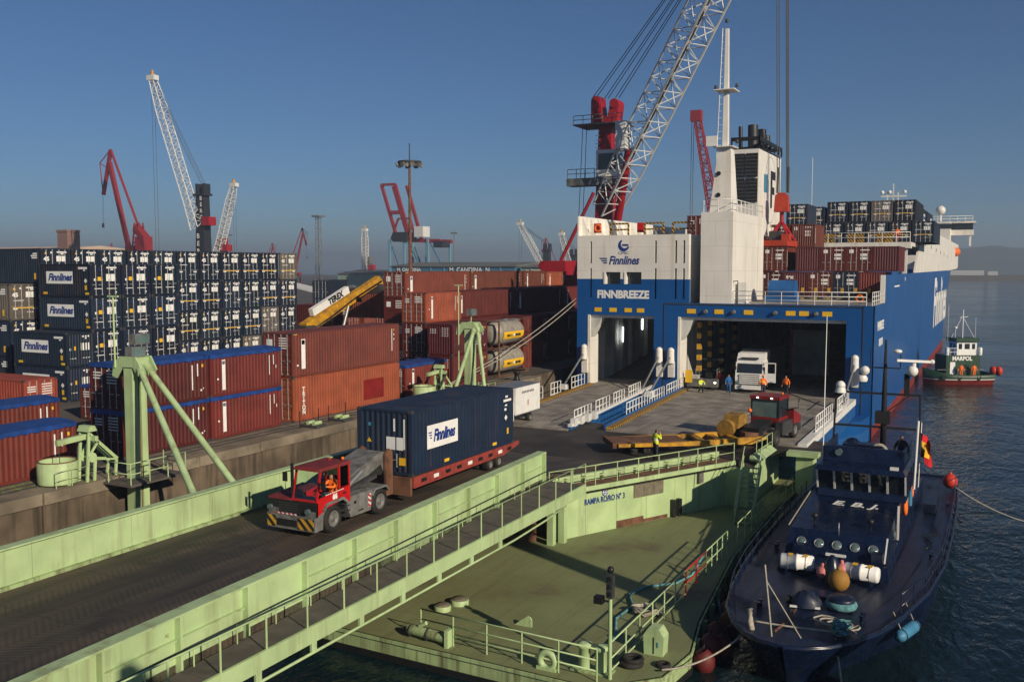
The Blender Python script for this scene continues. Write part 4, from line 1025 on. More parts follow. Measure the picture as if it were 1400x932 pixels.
# walkway slab edge, inner kerb with brackets, railing
def strip(name, u0, u1, o0, o1, z0, z1, m):
    A, B, C, D = wp(u0, 0, o0), wp(u1, 0, o0), wp(u1, 0, o1), wp(u0, 0, o1)
    return MB().hexa([(A.x, A.y, z0), (D.x, D.y, z0), (C.x, C.y, z0), (B.x, B.y, z0), (A.x, A.y, z1), (D.x, D.y, z1), (C.x, C.y, z1), (B.x, B.y, z1)]).build(name, m, plat, world=True)
strip("walkway", -.9, 12.4, -.75, .28, PZ - .06, PZ + .02, "rustplate")
strip("edge_beam", -.9, 12.4, .283, .36, PZ - .17, PZ + .06, "green")
strip("kerb_wall", -.9, 12.3, -.95, -.76, PZ + .005, PZ + .42, "green")
for i in range(11): strip("bracket", -.3 + i * 1.18, -.18 + i * 1.18, -.755, -.58, PZ + .022, PZ + .34, "greenold")
railing(plat, [wp(-.9, PZ + .02, .3), wp(12.3, PZ + .02, .3)], 1.05, "green", .028, 1.55)
railing(plat, [(-12.0, 53.3, PZ), (-11.9, 57.0, PZ)], 1.05, "green", .028, 1.2)
MB().hexa([(-12.3, 53.0, PZ + .005), (-11.7, 53.0, PZ + .005), (-11.6, 57, PZ + .005), (-12.2, 57, PZ + .005), (-12.3, 53, PZ + .3), (-12.1, 53, PZ + .3), (-12.0, 57, PZ + .3), (-12.2, 57, PZ + .3)]).build("edge_beam", "green", plat, world=True)
MB().box(-10.9, -9.1, 56.2, 57.1, PZ - .15, PZ + .1).build("corner_slab", "green", plat, world=True)
MB().prism([(-10.4, 56.5), (-9.4, 56.4), (-9.3, 57.0), (-10.3, 57.2)], DZ + .2, PZ - .16).build("corner_column", "green", plat, world=True)
for u, r in ((.15, .16), (-.55, .16)): 
    A = wp(u, 0, .05); MB().box(A.x - r, A.x + r, A.y - .18, A.y + .18, DZ, PZ - .18).build("column", "green", plat, world=True)
rot_w = (R(90), 0, math.atan2(WD.y, WD.x))
lp = wp(3.2, 1.66, -.285); text("RAMPA RO/RO N° 3", .42, "signblue", plat, lp - plat.location, rot_w, bold=.012, sx=.74)
em = MB(); em.lathe([(.2, -.004), (.2, .004)], 16, (0, 0, 0)); em.build("emblem", "signblue", plat, wp(3.2, 2.02, -.285) - plat.location, rot_w)
em = MB(); em.torus((0, 0, .006), .13, .018, 14, 5); em.box(-.012, .012, -.2, .2, .005, .012); em.box(-.2, .2, -.012, .012, .005, .012); em.build("emblem_ring", "signwhite", plat, wp(3.2, 2.02, -.285) - plat.location, rot_w)
for i in range(3): strip("sign_panel", 5.2 + i * .72, 5.9 + i * .72, -.298, -.25, 1.42, 2.12, "signbrown")
strip("rust_plate", 4.0, 5.9, -.298, -.26, DZ + .02, .38, "rustplate"); strip("rust_plate", 5.92, 7.7, -.298, -.27, DZ + .02, .2, "rustplate")
strip("junction_box", 9.95, 10.3, -.298, -.1, 1.6, 2.15, "grey")
for i, u in enumerate((7.9, 8.35)): strip("fender_post", u, u + .22, -.29, -.05, DZ, .95, "black")
# stairs from the platform to the pontoon
st = thing("steel_stairs", "narrow green steel stairs from the platform down to the pontoon deck", "stairs", (-12.0, 50.6, DZ))
S0, S1 = Vector((-12.35, 51.9, PZ)), Vector((-12.1, 48.9, DZ))
for sx in (0, .95):
    MB().bar(S0 + V(sx, 0, 0), S1 + V(sx, 0, 0), .05, .24).build("stringer", "green", st, world=True)
    MB().path([S0 + V(sx, .2, 1.0), S0 + V(sx, 0, .95), S1 + V(sx, 0, .95), S1 + V(sx, 0, 0)], .024).build("handrail", "green", st, world=True)
    MB().path([S0 + V(sx, 0, .5), S1 + V(sx, 0, .5)], .02).build("mid_rail", "green", st, world=True)
    for k in range(4):
        q = S0.lerp(S1, (k + .4) / 4) + V(sx, 0, 0); MB().tube(q, q + V(0, 0, .95), .02, 6).build("post", "green", st, world=True)
for k in range(11):
    q = S0.lerp(S1, (k + .5) / 11); MB().box(q.x + .03, q.x + .92, q.y - .13, q.y + .13, q.z - .02, q.z + .015).build("tread", "greenold", st, world=True)

# ------------------------------------------------------------------ pontoon
pon = thing("pontoon", "flat rust-stained green pontoon deck in front of the platform", "pontoon", (-16, 40, WZ))
pp = [(-29.5, 28.2), (-22, 27.75), (-14.2, 27.5), (-11.2, 27.4), (-9.5, 29.2), (-9.25, 31.6), (-9.8, 34.5), (-10.75, 43.3), (-10.95, 54), (-10.1, 60.9), (-29.5, 60.9)]
q = MB(); q.face([(x, y, DZ) for x, y in pp]); q.build("deck", "pontoondeck", pon, world=True)
q = MB()
for i in range(len(pp)):
    a, b = pp[i], pp[(i + 1) % len(pp)]
    q.face([(a[0], a[1], -2.2), (b[0], b[1], -2.2), (b[0], b[1], DZ), (a[0], a[1], DZ)])
q.build("hull", "greenold", pon, world=True)
for i in range(9):
    a, b = pp[i], pp[i + 1]; MB().bar((a[0], a[1], DZ - .06), (b[0], b[1], DZ - .06), .12, .12).build("rubbing_strip", "greenold", pon, world=True)
    MB().bar((a[0], a[1], WZ + .05), (b[0], b[1], WZ + .05), .08, .36).build("weed_line", "black", pon, world=True)
for i in range(14):
    y = 33 + i * 1.9; x = -9.6 - (y - 33) * .13 if y < 43 else -10.85
    MB().box(x - .05, x + .22, y, y + .25, WZ - .4, DZ - .1).build("fender_rib", "greenold", pon, world=True)
RX = -11.1
fr = thing("railing", "green tubular railing along the pontoon's front edge", "railing", (-14.7, 28.1, DZ))
railing(fr, [(-18.4, 28.3, DZ), (-11.3, 27.85, DZ)], 1.1, "green", .028, 1.45, (1.0, .66, .33))
rr_ = thing("railing", "green railing with a red painted section along the pontoon's boat side", "railing", (RX, 36, DZ))
railing(rr_, [(RX, 28.6, DZ), (RX, 37.0, DZ)], 1.1, "green", .03, 1.35, (1.0, .5, .12))
railing(rr_, [(RX, 37.0, DZ), (RX, 40.0, DZ)], 1.1, "red", .03, 1.5, (1.0, .5))
railing(rr_, [(RX, 40.0, DZ), (RX, 43.6, DZ)], 1.1, "green", .03, .9, (1.0, .5))
r3 = thing("railing", "green railing along the narrow side deck beside the stairs", "railing", (-11, 50, DZ))
railing(r3, [(-11.0, 45.2, DZ), (-11.0, 51, DZ), (-10.6, 56.8, DZ)], 1.1, "green", .028, 1.5)
# mast with signal light
ms = thing("signal_mast", "thin pale mast with dark signal lamps at the pontoon corner", "mast", (-11.0, 28.25, DZ))
MB().tube((0, 0, 0), (0, 0, 2.7), .07, 10, .06).build("pole", "green", ms)
MB().box(-.11, .11, -.11, .11, 2.75, 3.5).build("lamp_housing", "darkgrey", ms)
MB().ball((0, 0, 3.68), .12, 10).build("lamp_globe", "black", ms)
for k in (2.9, 3.15, 3.4): MB().tube((0, -.11, k), (0, -.17, k), .08, 10).build("lens", "glass", ms)
MB().box(-.55, -.25, -.12, .12, 2.5, 2.75).build("floodlight", "black", ms)
MB().bar((-.3, 0, 2.62), (0, 0, 2.6), .05).build("bracket", "black", ms)
# deck fittings
lk = thing("deck_locker", "pale green domed deck locker near the pontoon's corner", "locker", (-10.35, 31.0, DZ)); lk.scale = (0.62,) * 3
lk_p = [(-.55, 0), (.55, 0), (.6, 1.1), (.3, 1.55), (-.3, 1.55), (-.6, 1.1)]
MB().prism(lk_p, -.45, .45, 'y').build("housing", "green", lk)
MB().box(-.02, .04, -.47, -.452, .1, 1.05).build("door_seam", "black", lk); MB().box(.2, .3, -.475, -.452, .5, .8).build("latch", "bluerope", lk)
for i, (x, y, r) in enumerate(((-19.2, 31.1, .34), (-18.95, 32.0, .38))):
    t = thing("deck_hatch", "round deck hatch, %s of the pair on the pontoon" % ("nearer" if i == 0 else "farther"), "hatch", (x, y, DZ))
    MB().lathe([(r, 0), (r, .16), (r * .96, .2)], 20).build("coaming", "green", t); MB().lathe([(r * .9, .2), (r * .85, .24), (.1, .26)], 20).build("lid", "signbrown", t)
pe = thing("padeye", "green triangular padeye plate standing on the pontoon deck", "padeye", (-15.6, 31.1, DZ)); pe.scale = (0.55,) * 3
pr = [(-.7, 0), (.62, 0), (.62, .5), (.5, .68), (.3, .72), (.15, .62)]
MB().prism(pr, -.06, .06, 'y').build("plate", "green", pe); MB().torus((.38, 0, .42), .12, .03, 12, 6, 'y').build("eye", "rustplate", pe)
rl = thing("pipe_roller", "green pipe roller lying at the pontoon's front edge", "roller", (-18, 28.15, DZ)); rl.scale = (0.85,) * 3
MB().tube((-1.05, .15, .32), (.95, -.05, .32), .22, 12).build("pipe", "greenold", rl)
for x in (-.9, 0, .9): MB().torus((x, .1 - (x + .9) * .06, .32), .24, .03, 14, 6, 'x').build("clamp", "darkgrey", rl)
MB().box(.98, 1.15, -.3, .2, 0, .75).build("end_plate", "green", rl); MB().tube((-.5, .1, .55), (-.15, .1, .75), .09, 8).build("nozzle", "green", rl)
fl_ = thing("fairlead", "green horned fairlead at the pontoon's front rail", "fairlead", (-13.15, 28.0, DZ)); fl_.scale = (0.72,) * 3
MB().torus((0, 0, .42), .38, .17, 18, 8, 'y').build("ring", "green", fl_); MB().box(-.5, .5, -.2, .2, 0, .15).build("foot", "green", fl_)
for i, (x, y, r, k, lb) in enumerate(((-10.75, 29.6, .34, .10, "large dark hose coil below the deck locker"), (-9.75, 30.0, .2, .07, "small black tyre beside the deck locker"))):
    q = MB(); q.torus((0, 0, k), r, k, 20, 8)
    if i == 0: q.torus((.05, .03, k * 2.4), r * .9, k * .8, 20, 8)
    tag(q.build("tyre", "rubber", loc=(x, y, DZ)), lb, "tyre")
bk = thing("mooring_bollard", "green double bollard at the foot of the signal mast", "bollard", (-11.75, 28.6, DZ))
for x in (-.3, .3): MB().lathe([(.2, 0), (.2, .75), (.27, .8), (.27, .9), (.1, .93)], 14, (x, 0, 0)).build("post", "green", bk)
MB().box(-.7, .7, -.3, .3, 0, .06).build("base", "greenold", bk)
rp = MB(); rr = random.Random(4)
rp.path([(math.cos(i * .55) * (.75 + .25 * math.sin(i * 1.7)) , math.sin(i * .55) * (.6 + .2 * math.cos(i * 2.1)), .08 + .012 * i * .35 + .04 * math.sin(i * 3.1)) for i in range(80)], .06, 6)
rp_o = rp.build("rope_pile", "rope", loc=(-11.9, 34.4, DZ)); rp_o.scale = (.62, .62, .7)
tag(rp_o, "heap of pale mooring rope beside the pontoon railing", "rope")
rp = MB(); rp.path([(-11.2, 39.8, DZ + .9), (-11.5, 39.2, DZ + .2), (-11.9, 38.2, DZ + .07), (-12.9, 37.2, DZ + .07), (-13.2, 36, DZ + .07), (-12.6, 34.8, DZ + .07), (-12.7, 33.2, DZ + .07), (-12.1, 31.6, DZ + .07), (-12.0, 30.6, DZ + .07)], .055, 6)
tag(rp.build("mooring_rope", "bluerope"), "blue mooring rope snaking over the pontoon deck", "rope")
for i in range(3):
    t = thing("pallet", "dark wooden pallet under the ramp end, %s of three stacked" % ("lowest", "middle", "topmost")[i], "pallet", (-21.0, 41.3, DZ + i * .42), R(28), "pallets under the ramp end")
    for k in range(7): MB().box(-.65 + k * .2, -.5 + k * .2, -.5, .5, .32, .37).build("board", "rustplate", t)
    for k in (-.5, 0, .5): MB().box(-.65, .85, k - .08, k + .08, .02, .319).build("stringer", "rustplate", t)
# pontoon-side mooring fenders and hanging red buoys
for i, (px, y, z, r) in enumerate(((-9.0, 33.2, -.35, .42), (-9.15, 34.6, -.45, .45), (-9.0, 35.9, -.4, .42), (-9.3, 37.2, -.45, .44), (-9.35, 38.5, -.5, .42), (-8.95, 32.2, -.5, .4), (-8.75, 34.0, -.6, .4))):
    t = thing("fender_buoy", "dark red fender buoy between pontoon and patrol boat, %s from the bow" % ORD[i], "buoy", (px, y, z), 0, "dark red fender buoys")
    MB().ball((0, 0, 0), r, 14, 1.25).build("body", "buoydark", t); MB().torus((0, 0, r * 1.3), .09, .03, 10, 6, 'x').build("eye", "black", t)
# ------------------------------------------------------------------ green mooring guide posts on the quay
def guide_post(nm, x, y, struts, lamp):
    t = thing("guide_post", "pale green steel guide post with slanting struts, %s" % nm, "post", (x, y, QZ))
    zt = 5.25
    q = MB(); q.box(-.28, .28, -.42, -.08, -6, zt); q.box(-.28, .28, .08, .42, -6, zt); q.build("column", "green", t)
    MB().box(-.22, .18, -.078, .078, -6, zt - .3).build("track", "rustplate", t)
    MB().prism([(-1.0, zt - .4), (-.9, zt + .2), (-.45, zt + .55), (.6, zt + .55), (1.0, zt - .1), (.7, zt - .35), (.4, zt + .05), (-.3, zt + .05), (-.7, zt - .5)], -.48, -.40, 'y').build("head_plate", "green", t)
    MB().prism([(-1.0, zt - .4), (-.9, zt + .2), (-.45, zt + .55), (.6, zt + .55), (1.0, zt - .1), (.7, zt - .35), (.4, zt + .05), (-.3, zt + .05), (-.7, zt - .5)], .40, .48, 'y').build("head_plate", "green", t)
    MB().box(-.4, .5, -.395, .395, zt, zt + .5).build("head_block", "green", t)
    for s_ in struts:
        e = Vector(s_) - t.location; s0 = Vector((.5, -.2 if s_[1] < y - 3.2 else .25, zt + .1))
        MB().tube(s0, e, .145, 12).build("strut", "green", t); MB().tube(s0, s0.lerp(e, .06), .2, 12).build("strut_collar", "green", t)
    MB().tube((-.75, -.5, 2.0 if not lamp else zt), (-.75, -.5, zt + 3.4), .045, 8).build("lamp_pole", "green", t); MB().bar((-1.1, -.5, zt + 3.4), (-.4, -.5, zt + 3.4), .08).build("lamp_arm", "green", t)
    for z, dy in (((zt + 1.35, .3), (zt + .75, .05)) if lamp else ((zt + 1.3, .2),)):
        f = thing_part("floodlight", t)
        MB().box(-.2, .25, -.42 + dy, .42 + dy, z - .25, z + .25).build("housing", "grey", f); MB().box(.252, .27, -.36 + dy, .36 + dy, z - .2, z + .2).build("glass", "glasslight", f)
        MB().tube((0, dy, z - .25), (0, dy * .5, zt + .5), .04, 6).build("stem", "green", f)
    # access platform with railing round the column
    MB().box(-.6, 1.25, -1.5, 1.9, -.16, -.06).build("platform", "walkplate", t)
    L_ = t.location
    railing(t, [L_ + V(-.3, -1.45, -.06), L_ + V(1.2, -1.45, -.06), L_ + V(1.2, 1.85, -.06), L_ + V(-.3, 1.85, -.06)], 1.0, "green", .026, 1.2)
    return t
def thing_part(name, parent):
    o = bpy.data.objects.new(name, None); COL.objects.link(o); o.parent = parent; return o
guide_post("nearest, beside the maroon containers", -36.7, 31.6, [(-27.6, 27.0, 3.4), (-27.6, 29.6, 3.4)], True)
guide_post("farther, beside the tank containers", -36.6, 63.6, [(-34.2, 56.0, 3.0), (-34.2, 61.9, 3.0)], False)
def winch(nm, x, y):
    t = thing("rope_winch", "pale green rope winch with open drum and yoke, %s" % nm, "winch", (x, y, QZ)); t.scale = (.88,) * 3
    dr = MB(); dr.lathe([(.98, .12), (1.0, .2), (1.0, 1.25), (.94, 1.28), (.9, 1.25), (.9, .3), (.05, .28)], 28); dr.build("drum", "green", t)
    MB().torus((0, 0, 1.26), .95, .05, 28, 6).build("rim", "rustplate", t)
    for k in range(3): a = k * 2.1; MB().box(.8 * math.cos(a) - .12, .8 * math.cos(a) + .12, .8 * math.sin(a) - .12, .8 * math.sin(a) + .12, 0, .13).build("foot", "green", t)
    for sx in (.4, 1.05):
        for p0, p1, w_ in (((.95, 0), (1.15, 2.65), .15), ((1.2, 2.55), (2.9, .95), .17), ((1.15, 1.25), (2.85, .95), .13), ((1.4, 0), (1.5, 1.3), .15), ((1.05, 1.3), (1.7, 2.1), .1), ((2.75, .05), (2.85, 1.0), .14)):
            MB().bar((sx, p0[0], p0[1]), (sx, p1[0], p1[1]), .09, w_, up=(0, 1, 0.01)).build("yoke_bar", "green", t)
        MB().tube((sx - .06, 1.3, 1.3), (sx + .06, 1.3, 1.3), .26, 14).build("bearing", "green", t)
    for yq, zq in ((1.2, 2.5), (2.85, .95), (1.3, 1.3)): MB().tube((.4, yq, zq), (1.05, yq, zq), .07, 8).build("yoke_pin", "green", t)
    MB().bar((.7, -.55, 2.32), (.7, 1.2, 2.42), .22, .28).build("arm", "green", t); MB().bar((.05, 1.3, 2.35), (1.45, 1.3, 2.35), .2, .25).build("arm", "green", t)
    MB().prism([(1.0, 2.7), (1.6, 2.7), (1.45, 3.0), (1.15, 3.0)], .3, 1.15, 'x').build("crown", "green", t)
    MB().tube((.7, -.4, 2.3), (.72, -.4, .9), .02, 5).build("chain", "darkgrey", t)
    railing(t, [t.location + V(1.05, -.9, 0), t.location + V(1.1, .95, 0)], .9, "green", .022, .9)
    return t
winch("by the near guide post", -38.5, 28.6)
winch("by the far guide post", -38.5, 59.9)
# quay fittings
for i, y in enumerate((46.4, 49.2)):
    t = thing("quay_fender", "small green and black quay-edge fitting below the long brown containers, %s" % ("left" if i == 0 else "right"), "fitting", (-37.9, y, QZ))
    MB().box(-.8, .45, -.5, .5, .04, .2).build("base", "darkgrey", t); MB().tube((.1, -.35, .3), (.1, .35, .3), .13, 10).build("roller", "green", t); MB().tube((-.4, -.3, .3), (-.4, .3, .3), .12, 10).build("roller", "green", t)
    for k in (-.9, .9): MB().tube((-.5, k, 0), (-.5, k, 1.1), .03, 6).build("stake", "black", t)
t = thing("mooring_bollard", "dark mooring bollard on the quay near the tank containers", "bollard", (-37.95, 74.2, QZ))
MB().lathe([(.35, .04), (.3, .1), (.2, .35), (.2, .6), (.36, .72), (.36, .85), (.1, .92)], 14).build("body", "black", t)
# ------------------------------------------------------------------ the ro-ro ship
SY = 82.5
ship = thing("ferry", "large blue and white ro-ro ship with open stern doors, moored along the quay", "ship", (-22.5, SY, WZ))
def SB(name, m, *boxes):
    q = MB()
    for b in boxes: q.box(*b)
    return q.build(name, m, ship, world=True)
def cut_wall(name, mats, x0, x1, z0, z1, y0, y1, holes, split=None):
    """A wall in the X-Z plane with real openings, made of butted blocks."""
    xs = sorted({x0, x1} | {h[i] for h in holes for i in (0, 1)}); zs = sorted({z0, z1} | ({split} if split else set()) | {h[i] for h in holes for i in (2, 3)})
    q = MB()
    for k in range(len(zs) - 1):
        run = None
        for i in range(len(xs) - 1):
            cx, cz = (xs[i] + xs[i + 1]) / 2, (zs[k] + zs[k + 1]) / 2
            hole = any(h[0] < cx < h[1] and h[2] < cz < h[3] for h in holes)
            if not hole: run = (run[0], xs[i + 1]) if run else (xs[i], xs[i + 1])
            if run and (hole or i == len(xs) - 2):
                q.box(run[0], run[1], y0, y1, zs[k], zs[k + 1], 1 if split and cz > split else 0); run = None
    return q.build(name, mats, ship, world=True)
XL, XS = -35.75, -9.25
ZD, ZW, ZT, SILL = 10.35, 12.46, 16.5, 2.5
# starboard and port hull plating, lofted to the bow
stn = [(SY, 13.25, 13.25, ZD), (88, 13.25, 13.25, ZD), (91, 13.25, 13.25, ZD), (91.02, 13.25, 13.25, 12.85), (124, 13.25, 13.25, 12.9), (160, 13.25, 13.25, 12.95), (195, 13.25, 13.0, 13.0), (212, 13.2, 12.0, 13.1), (228, 12.6, 9.6, 13.2), (240, 11.2, 6.4, 13.4), (250, 8.6, 3.2, 13.6), (257, 5.0, 1.2, 13.9), (262, 0.6, 0.15, 14.2)]
hull = MB(); zf = [-2.5, -.8, .15, 2.5, 5.5, 9.0, None]
for sgn in (1, -1):
    vs = []; n = len(zf)
    for (y, wd, ww, zt) in stn:
        for z in zf:
            z = zt if z is None else z
            t = max(0, min(1, (z + .8) / 13.5)); w_ = ww + (wd - ww) * t ** 1.5
            vs.append((-22.5 + sgn * w_, y - (0 if y < 250 else (1 - t) * 3), z))
    for i in range(len(stn) - 1):
        for k in range(n - 1):
            f = (i * n + k, (i + 1) * n + k, (i + 1) * n + k + 1, i * n + k + 1)
            hull.add([vs[j] for j in (f if sgn > 0 else f[::-1])], [(0, 1, 2, 3)], 1 if k < 2 else 0, False)
hull.build("hull", ["shipblue", "boot"], ship, world=True)
# stern wall with the two door openings
dl, dr = (-34.6, -28.1, SILL - .05, 9.1), (-25.8, -11.35, SILL - .05, 9.1)
slots = []
for x in (-34.35, -28.0, -26.1, -25.35): slots += [(x - .09, x + .09, 13.9, 15.95), (x - .09, x + .09, 10.7, 13.45)]
wins = [(-33.0, -31.4, 12.0, 13.1), (-30.98, -29.35, 12.0, 13.1)]
cut_wall("stern_wall", ["shipblue", "shipwhite"], XL, XS, -2.2, ZD, SY, SY + .9, [dl, dr])
cut_wall("stern_house_wall", ["shipblue", "shipwhite"], XL, -24.9, ZD, ZT, SY, SY + .5, slots + wins, ZW)
SB("slot_backing", "black", (XL + .1, -25.0, SY + 1.3, SY + 1.4, ZD, ZT - .2))
SB("stern_house", "shipwhite", (XL + .01, -24.9, SY + 1.5, 97, ZD + .01, ZT), (-25.05, -24.9, SY + .5, SY + 1.5, ZD + .01, ZT), (XL, XL + .15, SY + .5, SY + 1.5, ZD + .01, ZT), (XL + .16, -25.06, SY + .5, SY + 1.5, ZT - .15, ZT))
for w_ in wins:
    SB("window_reveal", "shipwhite", (w_[0] - .05, w_[0] + .12, SY - .06, SY + .6, w_[2] - .02, w_[3] + .02))
    SB("window_pane", "glass", (w_[0] + .121, w_[1], SY + .51, SY + .55, w_[2], w_[3]))
for h_ in (dl, dr):      # white liner round each opening
    SB("door_liner", "shipwhite", (h_[0] - .02, h_[0] + .22, SY - .05, SY + 2.0, h_[2], h_[3]), (h_[0] + .22, h_[1], SY + .3, SY + 1.6, h_[3] - .28, h_[3] - .002))
    MB().hexa([(h_[0] + .22, SY + .1, 7.0), (h_[0] + .3, SY + .1, 7.0), (h_[0] + .3, SY + 1.2, 7.0), (h_[0] + .22, SY + 1.2, 7.0), (h_[0] + .22, SY + .1, 8.8), (h_[0] + 1.3, SY + .1, 8.8), (h_[0] + 1.3, SY + 1.2, 8.8), (h_[0] + .22, SY + 1.2, 8.8)]).build("gusset", "inside", ship, world=True)
SB("stern_seam", "darkgrey", (-27.1, -10.0, SY - .05, SY - .002, ZD - .15, ZD - .05), (-27.15, -27.1, SY - .05, SY - .002, 2.2, ZD - .05), (-10.05, -10.0, SY - .05, SY - .002, -.6, ZD - .05))
for x in (-33.6, -32.1, -30.6, -29.4): SB("warning_plate", "signyellow", (x - .35, x + .35, SY - .04, SY - .003, 9.4, 9.78))
for x in (-24.6, -22.1, -19.5, -15.9, -14.8, -12.9): SB("warning_plate", "signyellow", (x - .4, x + .4, SY - .04, SY - .003, 9.42, 9.82))
for x in (-23.3, -20.8, -17.2, -13.8): MB().tube((x, SY - .3, 9.62), (x, SY, 9.62), .14, 10, .2).build("deck_light", "grey", ship, world=True)
for x, y in ((-23.3, 8.6), (-20.8, 8.6)): pass
# lettering on the stern
o_ = ship.location
def st(body, size, m, x, z, **k): return text(body, size, m, ship, Vector((x, SY - .012, z)) - o_, FY, **k)
st("FINNBREEZE", .98, "signwhite", -31.15, 11.0, bold=.045, sx=.93)
st("Finnlines", 1.08, "signblue", -31.1, 14.15, shear=.3, bold=.03, sx=.78)
wg = MB()
for i in range(3): wg.face([(-33.55 + i * .18, SY - .012, 14.42 - i * .2), (-32.75, SY - .012, 14.42 - i * .2), (-32.7, SY - .012, 14.30 - i * .2), (-33.40 + i * .18, SY - .012, 14.30 - i * .2)])
wg.build("wing_mark", "signblue", ship, world=True)
lg = MB()
cx, cz = -31.1, 15.55
for i in range(24):
    a0, a1 = R(110 + i * 10), R(110 + (i + 1) * 10)
    ri = lambda a: .42 - .2 * max(0, math.sin(a - R(110) if False else (a - R(110)) * .75))
    lg.face([(cx + .55 * math.cos(a0), SY - .012, cz + .55 * math.sin(a0)), (cx + ri(a0) * math.cos(a0), SY - .012, cz + ri(a0) * math.sin(a0)), (cx + ri(a1) * math.cos(a1), SY - .012, cz + ri(a1) * math.sin(a1)), (cx + .55 * math.cos(a1), SY - .012, cz + .55 * math.sin(a1))])
lg.box(cx - .15, cx + .45, SY - .02, SY - .012, cz - .05, cz + .12)
lg.build("round_logo", "signblue", ship, world=True)
st("CMIC", .36, "signblue", cx, 14.85, sx=1.2)
# top of the stern house: bulwark inside face, ribs, frames, boxes
SB("port_bulwark", "shipwhite", (XL, XL + .12, SY, 128, ZT, 18.35))
for i in range(14): MB().hexa([(XL + .121, 83.3 + i * 1.9, ZT), (XL + .9, 83.3 + i * 1.9, ZT), (XL + .9, 83.38 + i * 1.9, ZT), (XL + .121, 83.38 + i * 1.9, ZT), (XL + .121, 83.3 + i * 1.9, 18.2), (XL + .25, 83.3 + i * 1.9, 18.2), (XL + .25, 83.38 + i * 1.9, 18.2), (XL + .121, 83.38 + i * 1.9, 18.2)]).build("bulwark_rib", "shipwhite", ship, world=True)
for x in (-32.0, -28.6, -25.9):
    q = MB(); q.bar((x - .9, SY + 1.2, ZT), (x - .9, SY + 1.2, ZT + 1.15), .14); q.bar((x + .9, SY + 1.2, ZT), (x + .9, SY + 1.2, ZT + 1.15), .14); q.bar((x - .9, SY + 1.2, ZT + 1.1), (x + .9, SY + 1.2, ZT + 1.1), .16); q.bar((x - .9, SY + 1.2, ZT + .55), (x + .9, SY + 1.2, ZT + .55), .14)
    q.build("crash_frame", "hazX", ship, world=True)
for x, y in ((-30.2, 84.4), (-34.4, 84.0)): SB("fire_locker", "red", (x - .3, x + .3, y, y + .4, ZT + .3, ZT + 1.2))
MB().torus((-34.2, 83.8, ZT + .75), .3, .09, 16, 6, 'y').build("lifebuoy", "orange", ship, world=True)
# casing, pylon mast, funnel
SB("casing", "shipwhite", (-23.85, -21.0, SY + .05, 94.6, ZD, 18.4))
SB("casing_recess", "shipwhite", (-24.88, -23.86, SY + 3.5, 94, ZD, 16.4))
SB("recess_door", "darkgrey", (-24.75, -24.35, SY + 3.44, SY + 3.49, ZD + .1, 12.4), (-24.2, -23.9, SY + 3.44, SY + 3.49, ZD + .1, 12.4))
MB().path([(-21.0, 83.0, 12.3), (-20.6, 83.0, 12.35), (-20.6, 83.0, 12.05)], .05).build("lamp_bracket", "darkgrey", ship, world=True)
railing(ship, [(-23.7, SY + .3, 18.4), (-21.1, SY + .3, 18.4), (-21.1, 94.4, 18.4)], 1.1, "white", .035, 1.4)
q = MB(); q.hexa([(-23.6, 84.2, 18.4), (-21.6, 84.2, 18.4), (-21.6, 86.6, 18.4), (-23.6, 86.6, 18.4), (-22.9, 84.4, 24.2), (-21.8, 84.4, 24.2), (-21.8, 85.6, 24.2), (-22.9, 85.6, 24.2)])
q.hexa([(-22.6, 84.5, 24.2), (-22.12, 84.5, 24.2), (-22.12, 85.1, 24.2), (-22.6, 85.1, 24.2), (-22.5, 84.6, 34.6), (-22.24, 84.6, 34.6), (-22.24, 84.95, 34.6), (-22.5, 84.95, 34.6)])
mo = q.build("mast", "shipwhite", ship, world=True)
for z in (24.2, 29.2): 
    MB().box(-23.3, -21.5, 84.0, 86.0, z, z + .08).build("mast_platform", "shipwhite", mo)
for i in range(26): MB().bar((-23.2 + max(0, .02 * i), 84.4, 19.0 + i * .6), (-22.72 + .004 * i, 84.4, 19.0 + i * .6), .05).build("ladder_rung", "white", mo)
MB().tube((-23.2, 84.4, 19), (-22.7, 84.4, 34.6), .04, 6).build("ladder_stile", "white", mo)
for x, z in ((-23.3, 29.4), (-21.4, 29.4), (-22.4, 35.1), (-21.3, 24.5)): MB().lathe([(.12, 0), (.16, .1), (.12, .32)], 10, (x, 84.6, z)).build("navigation_light", "darkgrey", mo)
for z in (20.0, 21.9): MB().tube((-22.8, 84.17, z), (-22.8, 84.25, z), .2, 10).build("porthole", "black", ship, world=True)
MB().box(-23.9, -22.9, 83.9, 84.1, 24.3, 25.2).build("mast_rail", "white", mo)
SB("funnel", "shipwhite", (-25.5, -22.7, 99.2, 110.2, ZD, 25.75))
for i in range(2):
    for k in range(2):
        lv = SB("louvre", "black", (-25.35 + i * 1.36, -24.12 + i * 1.36, 99.0, 99.18, 20.3 + k * 2.6, 22.7 + k * 2.6))
        for s_ in range(6): MB().box(-25.33 + i * 1.36, -24.14 + i * 1.36, 98.96, 98.995, 20.45 + k * 2.6 + s_ * .37, 20.6 + k * 2.6 + s_ * .37).build("slat", "darkgrey", lv, loc=(0, 0, 0))
SB("funnel_top", "black", (-25.4, -22.8, 99.3, 110.1, 25.75, 26.0), (-25.6, -22.6, 99.1, 99.25, 26.6, 27.0), (-22.75, -22.6, 99.1, 110.3, 26.6, 27.0), (-25.6, -22.6, 110.1, 110.3, 26.6, 27.0), *[(-22.75, -22.6, 99.1 + i * 1.85, 99.3 + i * 1.85, 26.0, 26.6) for i in range(7)], *[(-25.6 + i * .95, -25.45 + i * .95, 99.1, 99.25, 26.0, 26.6) for i in range(4)])
